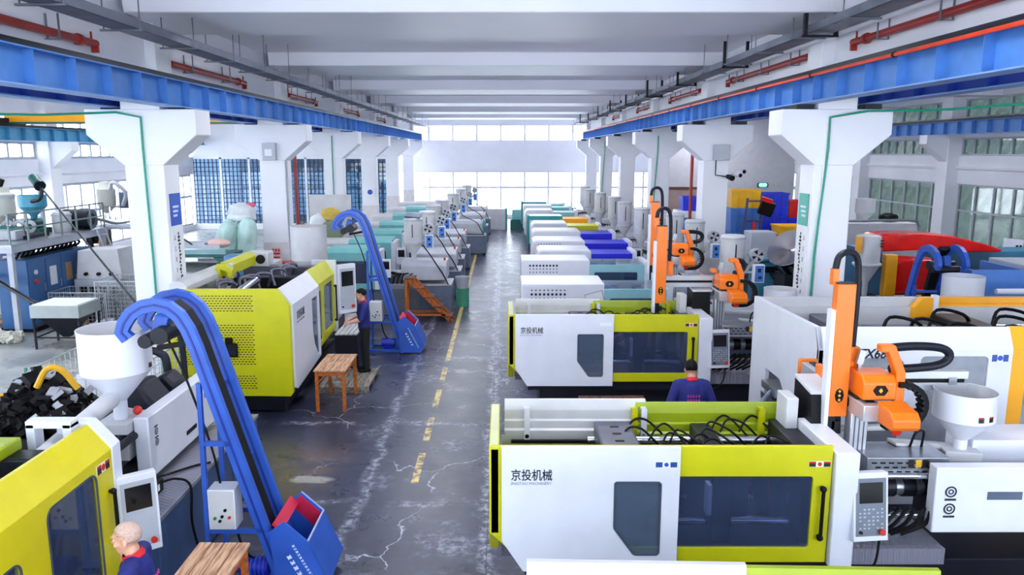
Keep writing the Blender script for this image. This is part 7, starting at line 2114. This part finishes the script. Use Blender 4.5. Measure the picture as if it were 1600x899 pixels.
# ================================================================ PEOPLE
def skin_body(chains, heads, voxel, name, m, parent, smooth_it=6):
    """joins tapered limb chains and ellipsoids into ONE continuous surface by voxel remeshing"""
    bm = B(True)
    for pts in chains:
        P = [p[0] for p in pts]; R = [p[1] for p in pts]
        bm.tube(P, R, 12)
        bm.sphere(P[0], R[0], 12, 8); bm.sphere(P[-1], R[-1], 12, 8)
        for i in range(1, len(P) - 1): bm.sphere(P[i], R[i], 12, 8)
    for c, s, rot in heads:
        sp = B(); sp.sphere((0, 0, 0), 1.0, 16, 12)
        M = Matrix.Translation(c) @ Euler(rot).to_matrix().to_4x4() @ Matrix.Diagonal((s[0], s[1], s[2], 1))
        bm.add(sp.v, sp.f, M)
    o = bm.build(name, m, None)
    md = o.modifiers.new('fuse', 'REMESH'); md.mode = 'VOXEL'; md.voxel_size = voxel; md.use_smooth_shade = True
    sm = o.modifiers.new('relax', 'SMOOTH'); sm.iterations = smooth_it; sm.factor = 0.5
    dg = bpy.context.evaluated_depsgraph_get()
    me = bpy.data.meshes.new_from_object(o.evaluated_get(dg))
    me.name = name
    bpy.data.objects.remove(o)
    me.materials.clear(); me.materials.append(m)
    me.shade_smooth()
    o = bpy.data.objects.new(name, me)
    COL.objects.link(o)
    o.parent = parent
    ROOTM[o.name] = rootm(parent)
    return o

def mapper(yaw, base=(0, 0, 0)):
    c, s = math.cos(yaw), math.sin(yaw)
    return lambda x, y, z: (c * x - s * y + base[0], s * x + c * y + base[1], z + base[2])

def head_parts(H, yaw, pitch, s=1.0):
    """ellipsoids for skull, jaw, nose, ears, brow; faces local -y before the turn"""
    R = Matrix.Rotation(yaw, 3, 'Z') @ Matrix.Rotation(pitch, 3, 'X')
    def at(x, y, z): return tuple(Vector(H) + R @ Vector((x * s, y * s, z * s)))
    rot = tuple(R.to_euler())
    parts = [(at(0, 0.012, 0.03), (0.076 * s, 0.098 * s, 0.09 * s), rot), (at(0, -0.015, -0.02), (0.066 * s, 0.082 * s, 0.085 * s), rot),
             (at(0, -0.04, -0.075), (0.05 * s, 0.05 * s, 0.045 * s), rot), (at(0, -0.062, -0.098), (0.026 * s, 0.022 * s, 0.02 * s), rot),
             (at(0, -0.102, -0.018), (0.014 * s, 0.022 * s, 0.018 * s), rot), (at(0, -0.092, 0.008), (0.011 * s, 0.016 * s, 0.03 * s), rot),
             (at(0, -0.082, 0.036), (0.05 * s, 0.016 * s, 0.014 * s), rot), (at(0, -0.088, -0.056), (0.026 * s, 0.013 * s, 0.010 * s), rot),
             (at(0, -0.086, -0.068), (0.023 * s, 0.013 * s, 0.009 * s), rot)]
    for sx in (-1, 1):
        parts.append((at(sx * 0.079, 0.015, -0.01), (0.012 * s, 0.022 * s, 0.034 * s), rot))
        parts.append((at(sx * 0.045, -0.066, -0.025), (0.024 * s, 0.02 * s, 0.022 * s), rot))
    return parts, at, rot

def hand_chains(W, d, up, side, curl=0.5, s=1.0):
    """palm and five separate bent fingers; W wrist, d forearm direction, up = back of the hand, side = thumb side"""
    W, d, up, side = Vector(W), Vector(d).normalized(), Vector(up).normalized(), Vector(side).normalized()
    ch = []
    palm = W + d * 0.085 * s
    for q in (-0.028, -0.01, 0.01, 0.028):
        ch.append([(tuple(W + side * q * 0.7), 0.017 * s), (tuple(palm + side * q * s), 0.014 * s)])
    for i, (q, l) in enumerate(((0.030, 0.072), (0.010, 0.08), (-0.011, 0.074), (-0.031, 0.058))):
        p = palm + side * q * s
        pts = [(tuple(p), 0.0095 * s)]
        a = 0.25
        for k in range(3):
            a += curl * (0.7 + 0.1 * i)
            v = d * math.cos(a) - up * math.sin(a)
            p = p + v * (l * (0.45, 0.32, 0.23)[k]) * s
            pts.append((tuple(p), (0.0088, 0.008, 0.0068)[k] * s))
        ch.append(pts)
    t0 = W + d * 0.03 * s + side * 0.03 * s
    t1 = t0 + (d * 0.6 + side * 0.7 - up * 0.3).normalized() * 0.04 * s
    t2 = t1 + (d * 0.9 + side * 0.25 - up * 0.35).normalized() * 0.032 * s
    t3 = t2 + (d * 0.95 - up * 0.3).normalized() * 0.025 * s
    ch.append([(tuple(t0), 0.014 * s), (tuple(t1), 0.011 * s), (tuple(t2), 0.0095 * s), (tuple(t3), 0.0075 * s)])
    return ch

def person(label, loc, yaw, hair, arms, head_yaw=0.0, head_pitch=0.0, bend=0.0, legs=True, mark=None, hgt=1.72, bald=False):
    """stands at loc facing local -y turned by yaw; arms: two lists of (elbow, wrist, palm-up dir) in the facing frame"""
    t = thing('person', label, 'person', loc)
    k = hgt / 1.72
    m0 = mapper(yaw)
    def P(x, y, z):
        # forward bend about the hip
        if z > 0.95:
            c, s_ = math.cos(bend), math.sin(bend)
            dz = z - 0.95
            y, z = y * c - dz * s_, 0.95 + dz * c + y * s_
        return tuple(v * k for v in m0(x, y, z))
    torso = [(P(0, 0, 0.92), 0.135 * k), (P(0, -0.005, 1.06), 0.13 * k), (P(0, 0, 1.22), 0.135 * k), (P(0, 0.01, 1.36), 0.12 * k)]
    wide = []
    for sx in (-1, 1):
        wide += [[(P(sx * 0.07, 0, 0.92), 0.115 * k), (P(sx * 0.075, 0, 1.1), 0.105 * k), (P(sx * 0.095, 0, 1.3), 0.105 * k), (P(sx * 0.14, 0.01, 1.42), 0.07 * k)],
                 [(P(0, 0.015, 1.44), 0.07 * k), (P(sx * 0.17, 0.01, 1.415), 0.062 * k)]]
    neck = [(P(0, 0.02, 1.40), 0.062 * k), (P(0, 0.0, 1.53), 0.055 * k)]
    Hc = P(0, -0.02, 1.61)
    hp, at, hrot = head_parts(Hc, yaw + head_yaw, head_pitch - 0 + bend * 0.3, k * 1.0)
    skin_ch = [neck, [(P(0, 0, 1.0), 0.10 * k), (P(0, 0, 1.3), 0.11 * k), (P(0, 0.01, 1.42), 0.08 * k)]]
    sleeves = []
    for sx, (el, wr, up, side) in zip((-1, 1), arms):
        S_ = P(sx * 0.185, 0.01, 1.405); E_ = P(*el); W_ = P(*wr)
        mid = tuple((Vector(S_) + Vector(E_)) / 2)
        fm = tuple(Vector(E_).lerp(Vector(W_), 0.4))
        skin_ch.append([(S_, 0.05 * k), (mid, 0.046 * k), (E_, 0.039 * k), (fm, 0.040 * k), (W_, 0.026 * k)])
        sleeves.append([(S_, 0.074 * k), (mid, 0.07 * k), (tuple(Vector(S_).lerp(Vector(E_), 0.92)), 0.064 * k)])
        d = Vector(W_) - Vector(E_)
        upv = Vector(m0(*up)); sv = Vector(m0(*side))
        skin_ch += hand_chains(W_, d, upv, sv, 0.5, k)
    for sx in (-1, 1):
        skin_ch.append([(P(sx * 0.08, 0, 0.95), 0.08 * k), (P(sx * 0.09, 0, 0.5), 0.05 * k), (P(sx * 0.095, 0.01, 0.09), 0.038 * k)])
    body = skin_body(skin_ch, hp, 0.0085, 'body', SKIN, t, 3)
    skin_body([torso] + wide + sleeves, [], 0.014, 'work_shirt', SHIRT, t, 5)
    tr = []
    for sx in (-1, 1):
        tr.append([(P(sx * 0.07, 0, 0.95), 0.115 * k), (P(sx * 0.09, 0, 0.78), 0.10 * k), (P(sx * 0.095, -0.005, 0.5), 0.075 * k), (P(sx * 0.10, 0.01, 0.28), 0.068 * k), (P(sx * 0.10, 0.01, 0.07), 0.066 * k)])
    tr.append([(P(-0.06, 0, 0.95), 0.115 * k), (P(0.06, 0, 0.95), 0.115 * k)])
    skin_body(tr, [], 0.014, 'trousers', PANTS, t, 5)
    for sx in (-1, 1):
        a = P(sx * 0.10, 0.05, 0.045); b2 = P(sx * 0.115, -0.14, 0.035)
        skin_body([[(a, 0.045 * k), (tuple((Vector(a) + Vector(b2)) / 2), 0.043 * k), (b2, 0.035 * k)]], [], 0.012, 'shoe', BLACK, t, 2)
    # collar ring
    n = 20; vs, fs = [], []
    for j, (r, z, yy) in enumerate(((0.075, 1.445, 0.012), (0.082, 1.46, 0.01), (0.070, 1.50, 0.0), (0.064, 1.498, 0.0))):
        for i in range(n):
            a = 2 * PI * i / n
            vs.append(P(r * 1.08 * math.cos(a), yy + r * math.sin(a), z + 0.018 * math.sin(a)))
    for j in range(3):
        for i in range(n):
            q = (i + 1) % n
            fs.append((j * n + i, j * n + q, (j + 1) * n + q, (j + 1) * n + i))
    B(True).add(vs, fs).build('collar', COLLAR, t)
    # hair cap over skull: ellipsoid part above and behind
    sp = B(); sp.sphere((0, 0, 0), 1.0, 24, 18)
    R3 = Euler(hrot).to_matrix()
    hv, hf = [], []
    sc = (0.080, 0.103, 0.096) if bald else (0.087, 0.108, 0.104)
    for p in sp.v:
        hv.append(p)
    keep = []
    for f in sp.f:
        c = sum((Vector(sp.v[i]) for i in f), Vector()) / len(f)
        if c.z > (0.12 if c.y < 0 else -0.55 + 0.1 * c.y) - (0.0 if c.y < 0 else 0.0) and not (c.y < -0.55 and c.z < 0.45) :
            keep.append(f)
    M = Matrix.Translation(at(0, 0.014, 0.03)) @ R3.to_4x4() @ Matrix.Diagonal((sc[0] * k, sc[1] * k, sc[2] * k, 1))
    h = B(True).add(hv, keep, M).build('hair', GREYHAIR if bald else hair, t)
    md = h.modifiers.new('thick', 'SOLIDIFY'); md.thickness = 0.006 if not bald else 0.003; md.offset = -1
    # eyes, brows and mouth line
    for sx in (-1, 1):
        B(True).sphere(at(sx * 0.031, -0.079, 0.012), 0.0105 * k, 10, 8).build('eye', mat('eye_white', (200, 196, 190), 0.4), t)
        B(True).sphere(at(sx * 0.031, -0.0868, 0.012), 0.005 * k, 8, 6).build('iris', BLACK, t)
        B(True).tube([at(sx * 0.016, -0.099, 0.036), at(sx * 0.033, -0.097, 0.041), at(sx * 0.05, -0.086, 0.036)], 0.0045 * k, 6).build('eyebrow', GREYHAIR if bald else hair, t)
    B(True).tube([at(-0.02, -0.094, -0.062), at(0, -0.102, -0.063), at(0.02, -0.094, -0.062)], 0.003 * k, 6).build('lips', mat('lips', (172, 96, 88), 0.5), t)
    if mark:
        bk = B(True)
        rnd = random.Random(2)
        for r in range(2):
            for c in range(5):
                x, z = -0.085 + c * 0.036, 1.26 - r * 0.055
                for q in range(2):
                    a = Vector(P(x, 0.142 + 0.0 * abs(x), z + q * 0.018)); b2 = Vector(P(x + 0.026, 0.142, z + q * 0.018 + rnd.uniform(-.008, .008)))
                    bk.bar(a, b2, 0.006, 0.006)
                a = Vector(P(x + 0.012, 0.142, z - 0.008)); b2 = Vector(P(x + 0.014, 0.142, z + 0.03))
                bk.bar(a, b2, 0.006, 0.006)
        bk.build('back_lettering', mat('magenta_print', (196, 50, 150), 0.6), t, smooth=False, kind='stuff')
    return t
# arms given as elbow, wrist, back-of-hand direction, thumb side (first the person's -x side)
FWD = [((-0.26, -0.08, 1.14), (-0.16, -0.30, 1.08), (0, 0, 1), (1, 0, 0)), ((0.26, -0.08, 1.14), (0.16, -0.30, 1.08), (0, 0, 1), (-1, 0, 0))]
DOWN = [((-0.29, 0.02, 1.13), (-0.26, -0.22, 1.0), (-1, 0, 0.2), (0, 0, 1)), ((0.29, 0.02, 1.13), (0.26, -0.22, 1.0), (1, 0, 0.2), (0, 0, 1))]
t = person('grey haired worker in navy shirt with red collar facing the yellow press', (-2.79, 5.40, 0.10), math.radians(-80), HAIR, FWD, math.radians(-8), 0.12, 0.06, mark=True, hgt=1.74, bald=True)
tp_ = thing('foot_step', 'low wooden step under the grey haired worker', 'step', (-2.85, 5.4, 0))
for i in range(5):
    B().box(-3.3 + i * 0.16, -3.16 + i * 0.16, 5.0, 5.85, 0.06, 0.10).build('board', PALLETWOOD, tp_, smooth=False)
for y in (5.05, 5.4, 5.72):
    B().box(-3.3, -2.52, y, y + 0.08, 0.0, 0.06).build('bearer', PALLETWOOD, tp_, smooth=False)
person('dark haired worker in navy shirt standing at the tall lime press', (-2.86, 15.42, 0.125), math.radians(-75), HAIR, FWD, math.radians(-5), 0.25, 0.05, hgt=1.72)
person('worker seen from behind in navy shirt with magenta lettering, at the second lime press', (2.58, 10.1, 0.0), math.radians(180), HAIR, DOWN, 0.0, 0.25, 0.16, mark=True, hgt=1.78)
